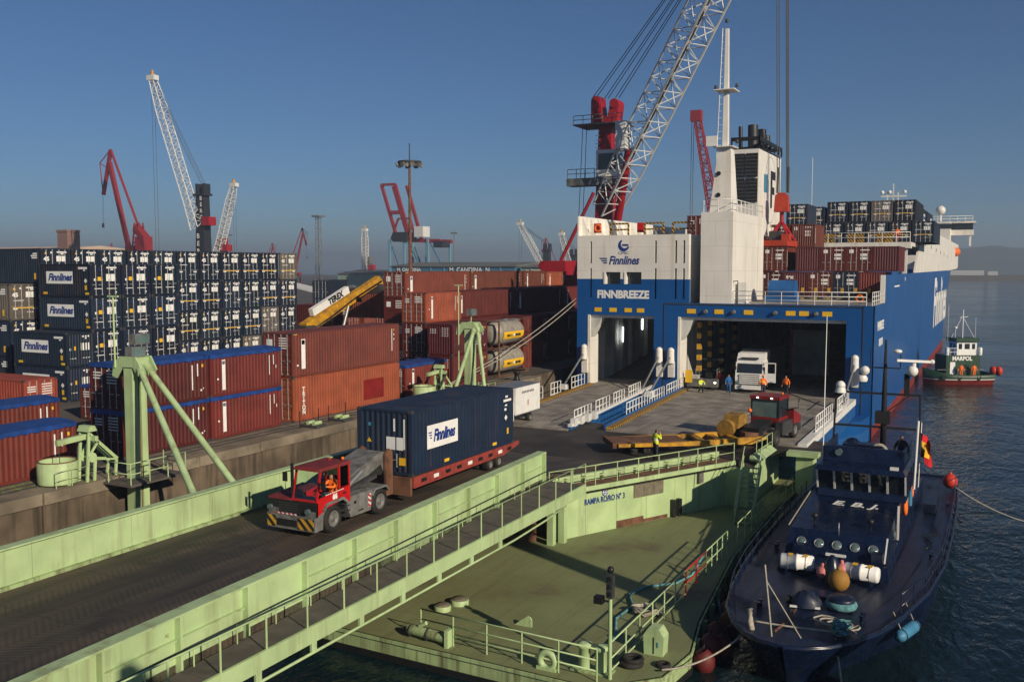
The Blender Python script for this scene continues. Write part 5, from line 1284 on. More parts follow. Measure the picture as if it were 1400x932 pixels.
for x, y, r, h_ in ((-24.9, 100.5, .22, 28.3), (-24.0, 102.2, .55, 28.6), (-23.6, 104.5, .5, 28.4), (-23.5, 106.5, .4, 28.0), (-24.6, 105.5, .45, 27.9)): MB().tube((x, y, 26), (x - .1, y + .2, h_), r, 12).build("exhaust_pipe", "charcoal", ship, world=True)
fx_ = -22.69
q = MB()
for a0, a1 in [(i * 15, (i + 1) * 15) for i in range(24)]:
    def el(a, k): return (fx_, 105.0 + (2.9 * k) * math.cos(R(a)), 21.9 + (3.6 * k) * math.sin(R(a)))
    q.face([el(a0, 1), el(a0, .985), el(a1, .985), el(a1, 1)])
q.build("logo_ring", "grey", ship, world=True)
SB("logo_bar", "lightblue", (fx_, fx_ + .01, 101.8, 103.6, 21.5, 23.4))
SB("logo_letter", "black", (fx_, fx_ + .01, 105.0, 105.9, 20.0, 24.0), (fx_, fx_ + .01, 105.9, 107.4, 23.1, 24.0), (fx_, fx_ + .01, 105.9, 107.0, 21.5, 22.3))
# weather deck
SB("weather_deck", "shipdeck", (XL + .2, XS - .02, SY + .9, 125, ZD - .3, ZD - .004))
railing(ship, [(-20.9, SY + .2, ZD), (XS + .0 - .6, SY + .2, ZD)], 1.1, "white", .032, 1.45, (1.0, .66, .33))
railing(ship, [(XS - .15, SY + .3, ZD), (XS - .15, 90.9, ZD)], 1.1, "white", .032, 1.45, (1.0, .66, .33))
SB("side_step", "shipwhite", (XS - .4, XS - .01, 90.6, 91.0, ZD, 12.85))
SB("control_cabin", "shipwhite", (-20.7, -20.0, 83.6, 84.6, ZD, 12.2))
q = MB(); q.tube((-19.3, 90, 11.4), (-16.9, 90, 11.4), .95, 16); q.box(-19.6, -16.7, 89.0, 91.0, ZD, 10.9); q.build("mooring_winch", "blueramp", ship, world=True)
for i in range(9): MB().box(-20.6 + i * 1.28, -20.35 + i * 1.28, 98.6, 98.85, ZD, ZD + 1.25).build("guide_pillar", "hazZ", ship, world=True)
SB("cell_bench", "shipdeck", (-22.7, -10.0, 99.2, 99.6, ZD, ZD + .12))
MB().torus((-10.4, SY + .35, ZD + .6), .28, .08, 14, 6, 'y').build("lifebuoy", "orange", ship, world=True)
# raised platform with striped rails, bulwark wedge, forward superstructure
SB("raised_platform", "shipwhite", (-20.2, -9.4, 117.8, 119.4, 15.75, 16.45), (-20.2, -9.4, 119.4, 205, 16.0, 16.45))
railing(ship, [(-20.1, 117.95, 16.45), (-9.5, 117.95, 16.45)], 1.15, "white", .04, 1.5, (1.0, .5))
for x in (-18.9, -15.5, -12.3): SB("crash_frame", "hazX", (x - .9, x + .9, 118.6, 118.7, 16.45, 17.5))
for x in (-19.5, -15, -10.2): SB("platform_leg", "shipwhite", (x, x + .4, 118.2, 118.8, ZD, 15.75))
sp = MB(); prof = [(123.5, 12.9), (205, 12.97), (232, 13.2), (246, 13.5), (246, 18.8), (133.5, 18.8), (131.8, 18.3)]
sp.prism(prof, XS - .25, XS - .012, 'x'); sp.prism(prof, XL + .012, XL + .25, 'x'); sp.build("side_house", "shipwhite", ship, world=True)
SB("forecastle_house", "shipwhite", (XL + .3, XS - .3, 228, 246, 13.2, 18.8))
SB("bridge", "shipwhite", (-30, -10.5, 230, 242, 18.8, 23.6), (-36.5, -6.0, 236.5, 240, 20.8, 22.0), (-36.8, -5.6, 236, 240.6, 23.5, 23.9))
SB("bridge_window", "glass", (-30.2, -10.3, 229.93, 229.99, 22.1, 23.2), (-36.4, -6.1, 236.6, 239.9, 22.0, 23.5), (-10.499, -10.4, 231, 235, 22.1, 23.2))
SB("wing_leg", "shipwhite", (-6.8, -6.4, 236.9, 237.3, 18.4, 20.8)) 
railing(ship, [(-30, 230.2, 23.6), (-10.6, 230.2, 23.6), (-6.2, 236.2, 23.9)], 1.2, "white", .06, 2.5)
q = MB(); q.ball((-12.6, 232, 26.2), 1.05, 14); q.tube((-12.6, 232, 23.6), (-12.6, 232, 25.4), .25, 8); q.build("radar_dome", "shipwhite", ship, world=True)
q = MB()
for x in (-21.0, -19.9, -19.0): q.bar((x, 205, 16.5), (x, 205, 30.3 if x == -19.9 else 28.6), .22)
for z in (24.8, 26.4, 27.8): q.bar((-22.2, 205, z), (-17.4, 205, z), .3)
for x in (-22, -20.6, -17.8): q.ball((x, 205, 28.6), .4, 8)
q.build("antenna_mast", "shipwhite", ship, world=True)
MB().tube((-21.8, 125, 16.4), (-21.8, 125, 27.4), .04, 5).build("whip_aerial", "white", ship, world=True)
MB().lathe([(.1, -2.6), (.9, -2.2), (1.05, 0), (.9, 2.2), (.1, 2.6)], 12, (XS - .1, 232.5, 17.0), 'y').build("lifeboat", "orange", ship, world=True)
for y, z in ((138, 16.4), (150, 16.2), (162, 16), (174, 15.8), (185, 15.6), (196, 15.4)): SB("side_vent", "darkgrey", (XS - .014, XS - .005, y, y + 1.2, z, z + .5))
# lettering on the starboard side
def sx_(body, size, m, y, z, **k): return text(body, size, m, ship, Vector((XS + .012, y, z)) - o_, FX, **k)
sx_("Finnlines", 10.5, "signwhite", 178.5, 7.6, shear=.15, bold=.3, sx=1.0)
sx_("FINNBREEZE", 1.05, "signwhite", 88.0, 8.45, bold=.04, sx=.82)
for i in range(4): SB("hull_mark", "signwhite", (XS + .004, XS + .012, 87.0 + i * .75, 87.5 + i * .75, 6.7, 7.35))
SB("hull_mark", "signwhite", (XS + .004, XS + .012, 110, 110.5, 12.1, 12.5), (XS + .004, XS + .012, 99, 104, 11.6, 11.75))
# stern ducktail under the ramps
q = MB(); q.prism([(XL + .3, SY + .0), (XS - .1, SY + .0), (XS - .35, 79.5), (-11.5, 74.5), (-12.5, 74.0), (XL + 3.5, 74.0), (XL + .6, 78)], -2.2, .25); q.build("ducktail", "blueramp", ship, world=True)
q = MB(); q.prism([(-12.6, 74.2), (-11.3, 74.6), (XS - .33, 79.4), (XS - .08, SY), (XS - 1.2, SY)], .252, 1.25); q.build("quarter_sponson", "shipblue", ship, world=True)
# car deck inside
SB("car_deck", "shipdeck", (XL + .4, XS - .4, SY + .02, 150, SILL - .35, SILL))
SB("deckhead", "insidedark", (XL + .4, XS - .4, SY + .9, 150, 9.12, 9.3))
SB("inner_wall", "inside", (XL + .2, XL + .5, SY + .9, 150, SILL, 9.1))
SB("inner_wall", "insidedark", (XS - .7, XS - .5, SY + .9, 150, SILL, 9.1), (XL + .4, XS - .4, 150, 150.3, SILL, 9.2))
SB("centre_casing", "inside", (-27.9, -26.0, SY + .91, 150, SILL, 9.1))
for i in range(16): SB("wall_frame", "inside", (XL + .5, XL + .95, 84.5 + i * 2.6, 84.9 + i * 2.6, SILL, 9.1))
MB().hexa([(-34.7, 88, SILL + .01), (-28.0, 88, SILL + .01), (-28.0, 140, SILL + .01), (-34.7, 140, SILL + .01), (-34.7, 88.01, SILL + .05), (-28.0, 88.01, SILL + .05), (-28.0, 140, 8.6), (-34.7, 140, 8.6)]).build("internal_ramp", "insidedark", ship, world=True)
for i, (y, z) in enumerate(((92, 6.6), (98, 7.5), (104, 8.2))): MB().box(XL + 1.0, XL + 1.06, y, y + .22, z - .75, z + .75).build("strip_light", "striplit", ship, world=True)
for y in (85.0, 88.6, 93.0, 98.0): MB().box(-24.8, -24.4, y, y + .35, SILL, 8.9).build("pillar", "hazZ", ship, world=True)
SB("rail_barrier", "steel", (-25.9, -23.4, 89.5, 89.6, 4.6, 4.75), (-25.9, -23.4, 89.5, 89.6, 3.6, 3.72))
hp = MB(); hp.box(-19.3, -19.0, 100, 100.4, SILL, 7.1); hp.build("ramp_cover_edge", "red", ship, world=True)
hp = MB()
for i in range(6): hp.box(-19.0 + i * .6, -18.55 + i * .6, 100.05, 100.2, SILL, 7.05)
hp.box(-19.0, -15.4, 100.2, 100.4, SILL, 7.1); hp.build("ramp_cover", "inside", ship, world=True)
# stern ramps: deck plates, striped edges, kerbs, rails
def ramp_plates(xa0, xa1, ya, xb0, xb1, yb, n, nm):
    q_ = []
    for i in range(n):
        f0, f1 = i / n, (i + 1) / n; rr2 = random.Random(i * 7 + n); dz = rr2.uniform(-.012, .012)
        A = (xa0 + (xa1 - xa0) * f0 + .015, ya); B = (xa0 + (xa1 - xa0) * f1 - .015, ya); C = (xb0 + (xb1 - xb0) * f1 - .015, yb); D = (xb0 + (xb1 - xb0) * f0 + .015, yb)
        z1, z0 = SILL + dz, PZ + .1 + dz; m = MB()
        m.hexa([(D[0], D[1], z0 - .14), (C[0], C[1], z0 - .14), (B[0], B[1], z1 - .3), (A[0], A[1], z1 - .3), (D[0], D[1], z0), (C[0], C[1], z0), (B[0], B[1], z1), (A[0], A[1], z1)])
        m.build("ramp_plate", "shipdeck", nm, world=True)
rR = thing("stern_ramp", "wide grey stern ramp in front of the larger ship door", "ramp", (-18, 70, PZ), 0, "stern ramps of the ship")
rL = thing("stern_ramp", "narrow grey stern ramp in front of the smaller left ship door", "ramp", (-29, 70, PZ), 0, "stern ramps of the ship")
ramp_plates(-25.2, -10.95, SY - .05, -23.2, -10.7, 58.4, 13, rR)
ramp_plates(-34.4, -28.1, SY - .05, -32.2, -25.5, 57.3, 6, rL)
def along(p0, p1, w0, w1, z0, z1, m, nm, par):
    (x0, y0_), (x1, y1) = p0, p1
    def zz(y): return SILL + (PZ + .1 - SILL) * (SY - y) / 24.5
    return MB().hexa([(x0 + w0, y0_, zz(y0_) + z0), (x0 + w1, y0_, zz(y0_) + z0), (x1 + w1, y1, zz(y1) + z0), (x1 + w0, y1, zz(y1) + z0), (x0 + w0, y0_, zz(y0_) + z1), (x0 + w1, y0_, zz(y0_) + z1), (x1 + w1, y1, zz(y1) + z1), (x1 + w0, y1, zz(y1) + z1)]).build(nm, m, par, world=True)
eR0, eR1 = (-25.2, 82.3), (-23.25, 58.6)
along(eR1, eR0, .02, .5, .02, .15, "hazY", "striped_kerb", rR)
along(eR1, eR0, -.12, .015, -.5, .3, "blueramp", "side_web", rR)
eL0, eL1 = (-34.4, 82.3), (-32.2, 57.5)
along(eL1, eL0, .02, .5, .02, .15, "hazY", "striped_kerb", rL)
gL0, gL1 = (-28.1, 82.3), (-25.5, 57.6)
along(gL1, gL0, -.06, .12, -.9, .12, "blueramp", "side_web", rL); along(gL1, gL0, -.1, .2, .121, .3, "white", "side_kerb", rL)
eS0, eS1 = (-10.95, 82.3), (-10.7, 58.6)
along(eS1, eS0, .0, .55, -.35, .12, "white", "side_kerb", rR); along(eS1, eS0, .1, .52, -1.5, -.352, "blueramp", "side_web", rR)
def ramp_rails(par, p0, p1, off, segs, h=1.0):
    for (f0, f1) in segs:
        def pt(f): 
            x, y = p0[0] + (p1[0] - p0[0]) * f + off, p0[1] + (p1[1] - p0[1]) * f
            return Vector((x, y, SILL + (PZ + .1 - SILL) * (SY - y) / 24.5 + .12))
        railing(par, [pt(f0), pt(f1)], h, "white", .038, .85, (1.0, .52, .06))
ramp_rails(rR, eR0, eR1, -.05, [(.0, .26), (.3, .5), (.53, .78)])
ramp_rails(rL, gL0, gL1, .05, [(.2, .36), (.42, .55), (.6, .75), (.8, .96)])
ramp_rails(rL, eL0, eL1, -.05, [(.05, .2), (.32, .42), (.5, .62)], 1.05)
ramp_rails(rR, eS0, eS1, .3, [(.12, .38), (.5, .8)], 1.05)
for i in range(4): along((gL1[0] + .02, 58 + i * 1.2), (gL1[0] - .1, 58.8 + i * 1.2), -.1, .25, .1, .62, "white", "hinge_guard", rL)
for x, par, yb in ((-34.85, rL, 77.5), (-27.45, rL, 77.5), (-26.35, rR, 76.5), (-10.55, rR, 75.5)):
    MB().tube((x, SY - .2, 5.6), (x, yb, 2.9), .09, 8).build("hydraulic_rod", "steel", par, world=True)
    q = MB(); q.tube((x, SY - .35, 4.9), (x, SY - .35, 6.0), .34, 12, .3); q.ball((x, SY - .35, 6.0), .32, 12); q.box(x - .28, x + .28, SY - .3, SY - .002, 3.6, 5.0); q.build("cylinder_hood", "shipwhite", ship, world=True)
    MB().box(x - .3, x + .3, yb - .3, yb + .3, 2.55, 3.0).build("rod_foot", "white", par, world=True)
q = MB(); q.lathe([(.4, 0), (.45, .25), (.3, .5)], 12, (-9.9, SY - .7, 4.2)); q.ball((-9.7, SY - .7, 5.1), .38, 10); q.build("searchlight", "shipwhite", ship, world=True)
# ship-board containers
G1, G2 = "containers on the ship's after deck", "blue containers on the ship's upper deck"
cols = [C_RED[1], C_MAROON, C_RED[2], C_BLUE[2], C_RED[0]]
for i in range(5):
    t = container("%s container from the left in the lower row on the ship's after deck" % ORD[i], -22.6 + 2.48 * i + 1.24, 99.9 + L20 / 2, ZD + .15, L20, 2.58, cols[i], 0, i not in (1, 4), "deckdoor" if i not in (1, 4) else None, group=G1)
    if i == 1: text("tex", .55, "signwhite", t, (-.55, -L20 / 2 + .004, 2.05), FY, bold=.03)
for i in range(4):
    container("%s container from the funnel in the upper row on the ship's after deck" % ORD[i], -18.9 + 2.48 * i + 1.24, 99.9 + L20 / 2, ZD + 2.76, L20, 2.5, (C_MAROON, C_RED[1], C_RED[2], C_MAROON)[i], 0, i in (1, 2), "deckdoor" if i in (1, 2) else None, group=G1)
tx = container("reddish container with door rods hanging under the orange spreader", -21.0, 99.8 + L20 / 2, ZD + 2.8, L20, 2.5, C_RED[2], 0, True, "deckdoor", group=G1)
for i, (x, z, c) in enumerate(((-19.2, 15.7, C_BROWN), (-21.8, 15.7, C_RED[1]))): container("%s container of the third tier beside the hanging spreader" % ("brown" if i == 0 else "dark red"), x, 108.5, z, L20, 2.5, c, 0, i == 1, "deckdoor", group=G1)
for i in range(2): container("navy container behind the spreader, %s of two" % ("lower" if i == 0 else "upper"), -21.8 + .6 * i, 118.5 + 8 * i, 18.4 if i == 0 else 18.5, L20, 2.6, C_BLUE[i], 0, True, "b45", group=G2)
for i in range(1): container("dark red container standing on the stern house left of the mast", -28.6, 101, ZT + .05 + 2.45 * i, L20, 2.44, C_RED[1], 0, True, "red", group=G1)
for k in range(2):
    for i in range(4 if k else 5):
        gr = (k, i) == (1, 2)
        container("%s navy container, %s from the left on the ship's upper deck" % ("upper" if k else "lower", ORD[i]), -20.2 + 2.6 * i + 1.22 + (.5 if k else 0) - (.0), 124 + L40 / 2, 16.5 + 2.6 * k, L40, 2.59, C_GREY if gr else C_BLUE[i % 4], 0, True, "b45", group=G2)
for i in range(4):
    for k in range(2 if i < 2 else 1):
        t = container("%s navy container along the ship's starboard rail, %s going forward" % ("upper" if k else "lower", ORD[i]), -11.2, 137.2 + 14 * i + L40 / 2, 16.5 + 2.6 * k - (.0), L40, 2.59, C_BLUE[(i + k) % 4], 0, False, None, group=G2)
        MB().box(CW / 2 - .001, CW / 2 + .004, 1.0, 3.6, .9, 1.9).build("marking", "signwhite", t)
        text("Finnlines", .75, "signblue", t, (CW / 2 + .006, 2.3, 1.4), FX, shear=.3, bold=.03)
# mooring ropes
def mooring(lb, a, b, sag, r=.05, m="rope"):
    a, b = Vector(a), Vector(b)
    q = MB(); q.path([a.lerp(b, i / 12) - V(0, 0, sag * 4 * (i / 12) * (1 - i / 12)) for i in range(13)], r, 6)
    return tag(q.build("mooring_rope", m), lb, "rope")
mooring("upper pale mooring rope from the ship's stern to the quay", (-35.9, SY + .1, 10.6), (-37.95, 62.2, 4.4), .5, .04)
mooring("lower pale mooring rope from the ship's stern to the quay", (-35.9, SY + .1, 10.2), (-37.95, 61.2, 4.2), .7, .04)

# ------------------------------------------------------------------ big red harbour crane behind the ship
cr = thing("harbour_crane", "large red harbour crane with white lattice boom loading the ship", "crane", (-48, 120.5, QZ))
def CB(name, m, mb): return mb.build(name, m, cr)
q = MB(); q.hexa([(-1.6, -1.4, 4), (1.4, -1.4, 4), (1.4, 1.4, 4), (-1.6, 1.4, 4), (-.8, -.9, 29.0), (1.0, -.9, 29.0), (1.0, .9, 29.0), (-.8, .9, 29.0)]); CB("tower", "cranered", q)
q = MB(); q.box(-5, 5, -7, 7, 1, 4)
for sx in (-5, 5):
    for sy in (-6, 6): q.box(sx - 1, sx + 1, sy - 1, sy + 1, 0, 1)
CB("chassis", "cranered", q)
q = MB(); q.box(-9, -2.3, -3, 3, 4.2, 9); CB("machine_house", "cranered", q)
q = MB(); q.prism([(-1.9, 29.0), (-1.9, 32.4), (-1.4, 33.0), (-.6, 32.8), (-.3, 30.2), (.5, 30.2), (.8, 31.8), (1.5, 32.2), (2.1, 31.6), (1.8, 29.5), (1.1, 29.0)], -1.0, 1.0, 'y'); CB("tower_head", "cranered", q)
for x in (-1.2, 1.4): CB("sheave", "cranered", MB().tube((x, -1.15, 31.8), (x, 1.15, 31.8), .62, 14))
q = MB(); q.box(-3.9, 3.2, -2.6, 2.4, 29.0, 29.15); CB("head_platform", "grey", q)
railing(cr, [cr.location + V(-3.8, -2.5, 29.15), cr.location + V(3.1, -2.5, 29.15)], 1.1, "grey", .05, 1.4)
q = MB(); q.box(-.2, 2.9, -3.2, -1.6, 22.0, 25.5); cb = CB("cab", "shipwhite", q)
MB().box(.1, 2.6, -3.26, -3.21, 22.9, 25.0).build("cab_window", "glass", cb); MB().box(2.91, 2.96, -3.1, -1.7, 22.9, 25.0).build("cab_window", "glass", cb)
q = MB(); q.box(-4.4, 2.0, -3.4, -1.4, 20.9, 21.9); CB("cab_platform", "grey", q)
railing(cr, [cr.location + V(-4.3, -3.3, 21.9), cr.location + V(-.4, -3.3, 21.9)], 1.2, "grey", .05, 1.3)
for i in range(14): CB("ladder_rung", "white", MB().bar((-.9, -1.75, 21 + i * .55), (-.3, -1.72, 21 + i * .55), .08))
foot, tip = Vector((.5, -1.6, 17.6)), Vector((26.2, -17.5, 53.0))
q = MB(); lattice(q, foot, tip, 2.6, 1.8, 22, r=.14, rd=.07, side=(.56, .83, 0), wm=3.1); CB("boom", "farwhite", q)
CB("boom_walkway", "darkgrey", MB().bar(foot + V(.4, 0, 1), tip, .5, .12))
CB("luffing_cylinder", "cranered", MB().tube((1.4, -.5, 13.5), foot.lerp(tip, .2) + V(-.8, .4, .6), .55, 10))
CB("boom_box", "farwhite", MB().box(*[c for p_ in zip(foot.lerp(tip, .2) + V(-2.2, -1, .5), foot.lerp(tip, .2) + V(-.8, 1, 4)) for c in p_]))
for k in (-1.9, -1.4, -.1, .4, 1.4, 1.9): CB("luffing_rope", "cable", MB().tube((k, -.6 + k * .1, 32.6), tip + V(-.4 + k * .15, 0, 1), .055, 5))
for k in (-3.0, -2.4): CB("hoist_rope", "cable", MB().tube((k, -1.2, 29), (k - 1.4, 0, 8), .045, 5))
for dx, dy in ((-.45, -.3), (-.35, .3), (.5, -.3), (.62, .3), (.55, 0)): CB("hoist_rope", "cable", MB().tube(tip + V(dx, dy, 0), V(27.0 + dx, -17.6 + dy, 17.9), .05, 5))
q = MB(); q.prism([(-.75, 15.9), (.75, 15.9), (.65, 17.6), (.3, 17.9), (-.3, 17.9), (-.65, 17.6)], -.5, .5, 'y'); hb = q.build("hook_block", "spreadred", cr, (27.0, -17.6, 0))
for x in (-.5, .62): q = MB(); q.tube((x, 0, 17.9), (x, 0, 20.6), .12, 6); q.build("chain", "black", cr, (27.0, -17.6, 0))
q = MB()
q.tube((0, 0, 15.9), (0, 0, 14.7), .22, 8)
for a, b_ in (((-.1, 0, 14.8), (-1.1, -1.6, 12.9)), ((.1, 0, 14.8), (1.1, -1.6, 12.9)), ((-.1, 0, 14.8), (-1.1, 1.6, 12.9)), ((.1, 0, 14.8), (1.1, 1.6, 12.9))): q.bar(a, b_, .22)
q.build("spreader_sling", "cranered", cr, (27.0, -17.6, 0))
q = MB(); q.box(-1.2, 1.2, -2.9, 2.9, 12.25, 12.85); q.box(.5, 1.3, -2.4, -1.2, 12.85, 13.5); q.build("spreader", "spreadred", cr, (27.0, -17.6, 0))
q = MB(); q.box(-.9, .4, -1.9, 1.9, 12.86, 13.8); q.build("spreader_motor", "darkgrey", cr, (27.0, -17.6, 0))
q = MB(); q.bar((-6, 0, 4), (-1.4, -3.5, 15.2), .3); CB("tie_bar", "cranered", q)
# red lattice crane further along, seen past the mast
lc = thing("lattice_crane", "thin dark red lattice jib rising behind the ship's mast", "crane", (-72, 260, QZ))
q = MB(); lattice(q, (3, 0, 12), (-4.6, 0, 51), 3.0, 1.6, 16, r=.22, side=(0, 1, 0)); q.build("jib", "farred", lc)
MB().box(-6.4, -3.4, -1, 1, 50.5, 53.5).build("jib_head", "farred", lc); MB().box(-2, 8, -3, 3, 0, 13).build("base_house", "farred", lc)
for x in (-6.2, -5.6): MB().tube((x, 0, 50.5), (x - .2, 0, 14), .08, 4).build("hoist_rope", "cable", lc)
rb_ = thing("hopper_frame", "bright red hopper frame on the quay left of the ship", "hopper", (-68.5, 150, QZ))
MB().box(-2.0, 2.6, -3, 3, 4.5, 11.2).build("bin", "cranered", rb_)
for sx in (-1.8, 2.4):
    for sy in (-2.8, 2.8): MB().box(sx - .2, sx + .2, sy - .2, sy + .2, 0, 4.5).build("leg", "cranered", rb_)
for k in range(4): MB().prism([(-2.05, 4.6 + k * 1.65), (-2.05, 6.2 + k * 1.65), (-2.6, 5.4 + k * 1.65)], -3.0, 3.0, 'y').build("bellows", "cranered", rb_)
MB().tube((1.5, -2.5, 11.2), (7.5, -2.5, 22.5), .3, 6).build("boom", "cranered", rb_)
# ------------------------------------------------------------------ wheels
WC = {}
def wheel(parent, x, y, z, r, w, m="grey", side=1):
    key = (r, w, m)
    if key not in WC:
        ty = MB(); ty.lathe([(r * .62, -w / 2), (r * .9, -w / 2), (r, -w * .36), (r, w * .36), (r * .9, w / 2), (r * .62, w / 2), (r * .6, w * .2), (r * .6, -w * .2)], 22, (0, 0, 0), 'x', cap=False)
        for k in range(22):
            a = 2 * math.pi * k / 22; ty.box(-w * .38, w * .38, r * math.cos(a) - .02, r * math.cos(a) + .02, r * math.sin(a) - .02, r * math.sin(a) + .02)
        ri = MB(); ri.lathe([(r * .6, -w * .2), (r * .6, w * .5), (r * .5, w * .46), (r * .45, w * .2), (r * .2, w * .22), (r * .17, w * .4), (.02, w * .42)], 18, (0, 0, 0), 'x')
        for k in range(8):
            a = 2 * math.pi * k / 8; ri.tube((w * .2, r * .33 * math.cos(a), r * .33 * math.sin(a)), (w * .3, r * .33 * math.cos(a), r * .33 * math.sin(a)), .03, 6)
        a_, b_ = ty.mesh("tyre"), ri.mesh("rim"); a_.materials.append(MT["rubber"]); b_.materials.append(MT[m]); WC[key] = (a_, b_)
    o = thing_part("wheel", parent); o.location = (x, y, z); o.rotation_euler = (0, 0, 0 if side > 0 else math.pi)
    inst("tyre", WC[key][0], o); inst("rim", WC[key][1], o); return o
# ------------------------------------------------------------------ red terminal tractor (front towards -Y), local origin on the deck
tt = thing("terminal_tractor", "red terminal tractor number 66 hauling the container down the ramp", "tractor", (-23.3, 29.2, QZ))
def TB(nm, m, *b, par=None):
    q = MB()
    for k in b: q.box(*k)
    return q.build(nm, m, par or tt)
TB("chassis", "grey", (-.55, .55, -1.6, 3.0, .55, .95))
# side skirts / battery boxes with slanted arch
for sx in (1, -1):
    pr = [(-1.25, .35), (.05, .35), (.05, .3), (1.35, .3), (1.5, 1.05), (.9, 1.25), (-.15, 1.2), (-.25, .95)]
    a, b = (.62, 1.12) if sx > 0 else (-1.12, -.62)
    pr2 = [(-.02, .32), (1.3, .32), (1.42, 1.0), (1.3, 1.14), (-.2, 1.14), (-.3, .98)]
    MB().prism(pr2, a, b, 'x').build("side_tank", "grey", tt)
    MB().prism([(-2.15, .25), (-1.72, .25), (-1.68, .75), (-1.45, 1.02), (-1.45, 1.12), (-2.15, 1.0)], a, b, 'x').build("fender", "grey", tt)
    MB().prism([(-1.75, 1.0), (-1.5, 1.22), (-.5, 1.25), (-.2, 1.0), (-.28, .95), (-.55, 1.15), (-1.45, 1.12), (-1.68, .93)], a - .0, b + (.06 if sx > 0 else 0), 'x').build("wheel_arch", "grey", tt)
TB("bumper", "grey", (-1.14, 1.14, -2.22, -2.05, .25, .78))
for x0, x1 in ((-1.12, -.7), (.35, 1.1)): TB("bumper_stripe", "hazD", (x0, x1, -2.235, -2.222, .3, .72))
TB("bumper_strip", "redwhite", (-.7, .3, -2.235, -2.222, .8, .86))
TB("grille", "black", (-1.13, 1.13, -2.14, -2.0, .79, 1.32)); TB("grille_opening", "black", (-.65, .3, -2.24, -2.222, .36, .62))
MB().hexa([(-1.15, -2.12, 1.322), (-.02, -2.12, 1.322), (-.02, -.15, 1.322), (-1.15, -.15, 1.322), (-1.15, -2.1, 1.38), (-.02, -2.1, 1.38), (-.02, -.15, 1.5), (-1.15, -.15, 1.5)]).build("hood", "redroof", tt)
TB("engine_cover", "darkgrey", (-1.1, -.06, -.15, .6, .95, 1.45))
# half cab on the +X side
x0, x1, y0_, y1_ = -.05, 1.13, -2.05, -.05
cabb = thing_part("cab", tt)
MB().prism([(y0_, .8), (-1.45, 1.02), (-.4, 1.15), (y1_, .95), (y1_, 1.62), (y0_ - .02, 1.45)], x1 - .05, x1, 'x').build("door", "red", cabb)
MB().prism([(y0_, .8), (y1_, .95), (y1_, 1.62), (y0_, 1.4)], x0, x0 + .05, 'x').build("side_wall", "red", cabb)
TB("front_wall", "red", (x0 + .051, x1 - .051, y0_, y0_ + .05, .8, 1.4), par=cabb); TB("rear_wall", "red", (x0 + .051, x1 - .051, y1_ - .05, y1_, .95, 1.7), par=cabb)
TB("floor", "black", (x0 + .05, x1 - .05, y0_ + .05, y1_ - .05, .8, .86), par=cabb)
for a, b in (((x0 + .03, y0_ + .03, 1.4), (x0 + .03, y0_ + .25, 2.46)), ((x1 - .03, y0_ + .03, 1.42), (x1 - .03, y0_ + .25, 2.46)), ((x0 + .03, y1_ - .03, 1.6), (x0 + .03, y1_ - .05, 2.46)), ((x1 - .03, y1_ - .03, 1.6), (x1 - .03, y1_ - .05, 2.46)), ((x1 - .03, -.7, 1.6), (x1 - .03, -.7, 2.46))): MB().bar(a, b, .07).build("pillar", "red", cabb)
MB().hexa([(x0 - .05, y0_ + .1, 2.46), (x1 + .05, y0_ + .1, 2.46), (x1 + .05, y1_ + .06, 2.46), (x0 - .05, y1_ + .06, 2.46), (x0, y0_ + .2, 2.58), (x1, y0_ + .2, 2.58), (x1, y1_, 2.58), (x0, y1_, 2.58)]).build("roof", "redroof", cabb)
MB().torus((.5, -.5, 2.62), .06, .02, 10, 5, 'y').build("lifting_eye", "red", cabb)
TB("seat", "black", (.35, .8, -.75, -.3, .86, 1.2), (.35, .8, -.36, -.26, 1.2, 1.75), par=cabb)
MB().torus((.6, -1.3, 1.45), .17, .02, 14, 5, 'z').build("steering_wheel", "black", cabb)
TB("dashboard", "black", (x0 + .06, x1 - .06, y0_ + .06, -1.55, 1.1, 1.4), par=cabb)
text("66", .27, "signwhite", cabb, (x1 + .006, -1.0, 1.36), FX, bold=.02); 
nb = MB()
for i in range(9): nb.box(x1 + .001, x1 + .006, -1.55 + i * .125, -1.46 + i * .125, 1.505 + i * .004, 1.535 + i * .004)
nb.build("name_line", "signwhite", cabb)
TB("door_window", "clearglass", (x1 - .035, x1 - .03, -.66, -.1, 1.65, 2.44), par=cabb)
TB("rear_window", "clearglass", (x0 + .1, x1 - .1, y1_ - .035, y1_ - .03, 1.75, 2.44), par=cabb)
wsn = MB(); wsn.face([(x0 + .06, y0_ + .035, 1.42), (x1 - .06, y0_ + .035, 1.42), (x1 - .06, y0_ + .25, 2.45), (x0 + .06, y0_ + .25, 2.45)]); wsn.build("windscreen", "clearglass", cabb)
MB().bar((.55, y0_ + .03, 1.45), (.2, y0_ + .13, 1.95), .025).build("wiper", "black", cabb)
TB("door_handle", "black", (x1 + .001, x1 + .025, -.5, -.34, 1.36, 1.42), par=cabb); TB("door_seam", "black", (x1 + .001, x1 + .004, -.72, -.7, 1.05, 1.6), par=cabb)
for k in range(3): TB("step", "darkgrey", (1.0, 1.16, -.42, -.1, .42 + k * .2, .46 + k * .2))
for xq in (-1.0, .8): MB().tube((xq, -2.26, 1.0), (xq, -2.14, 1.0), .1, 12).build("headlight", "glasslight", tt)
for k in range(5): TB("grille_bar", "darkgrey", (-.6, .28, -2.165, -2.141, .86 + k * .085, .89 + k * .085))
for k, zq in enumerate((1.5, 1.65, 1.8)): MB().path([(-.1 + k * .08, .05, zq - .25), (-.05 + k * .1, .5, zq - .05), (.0 + k * .08, 1.0, zq - .3), (.05, 1.7, 1.4)], .022).build("air_hose", "bluerope" if k == 1 else "black", tt)
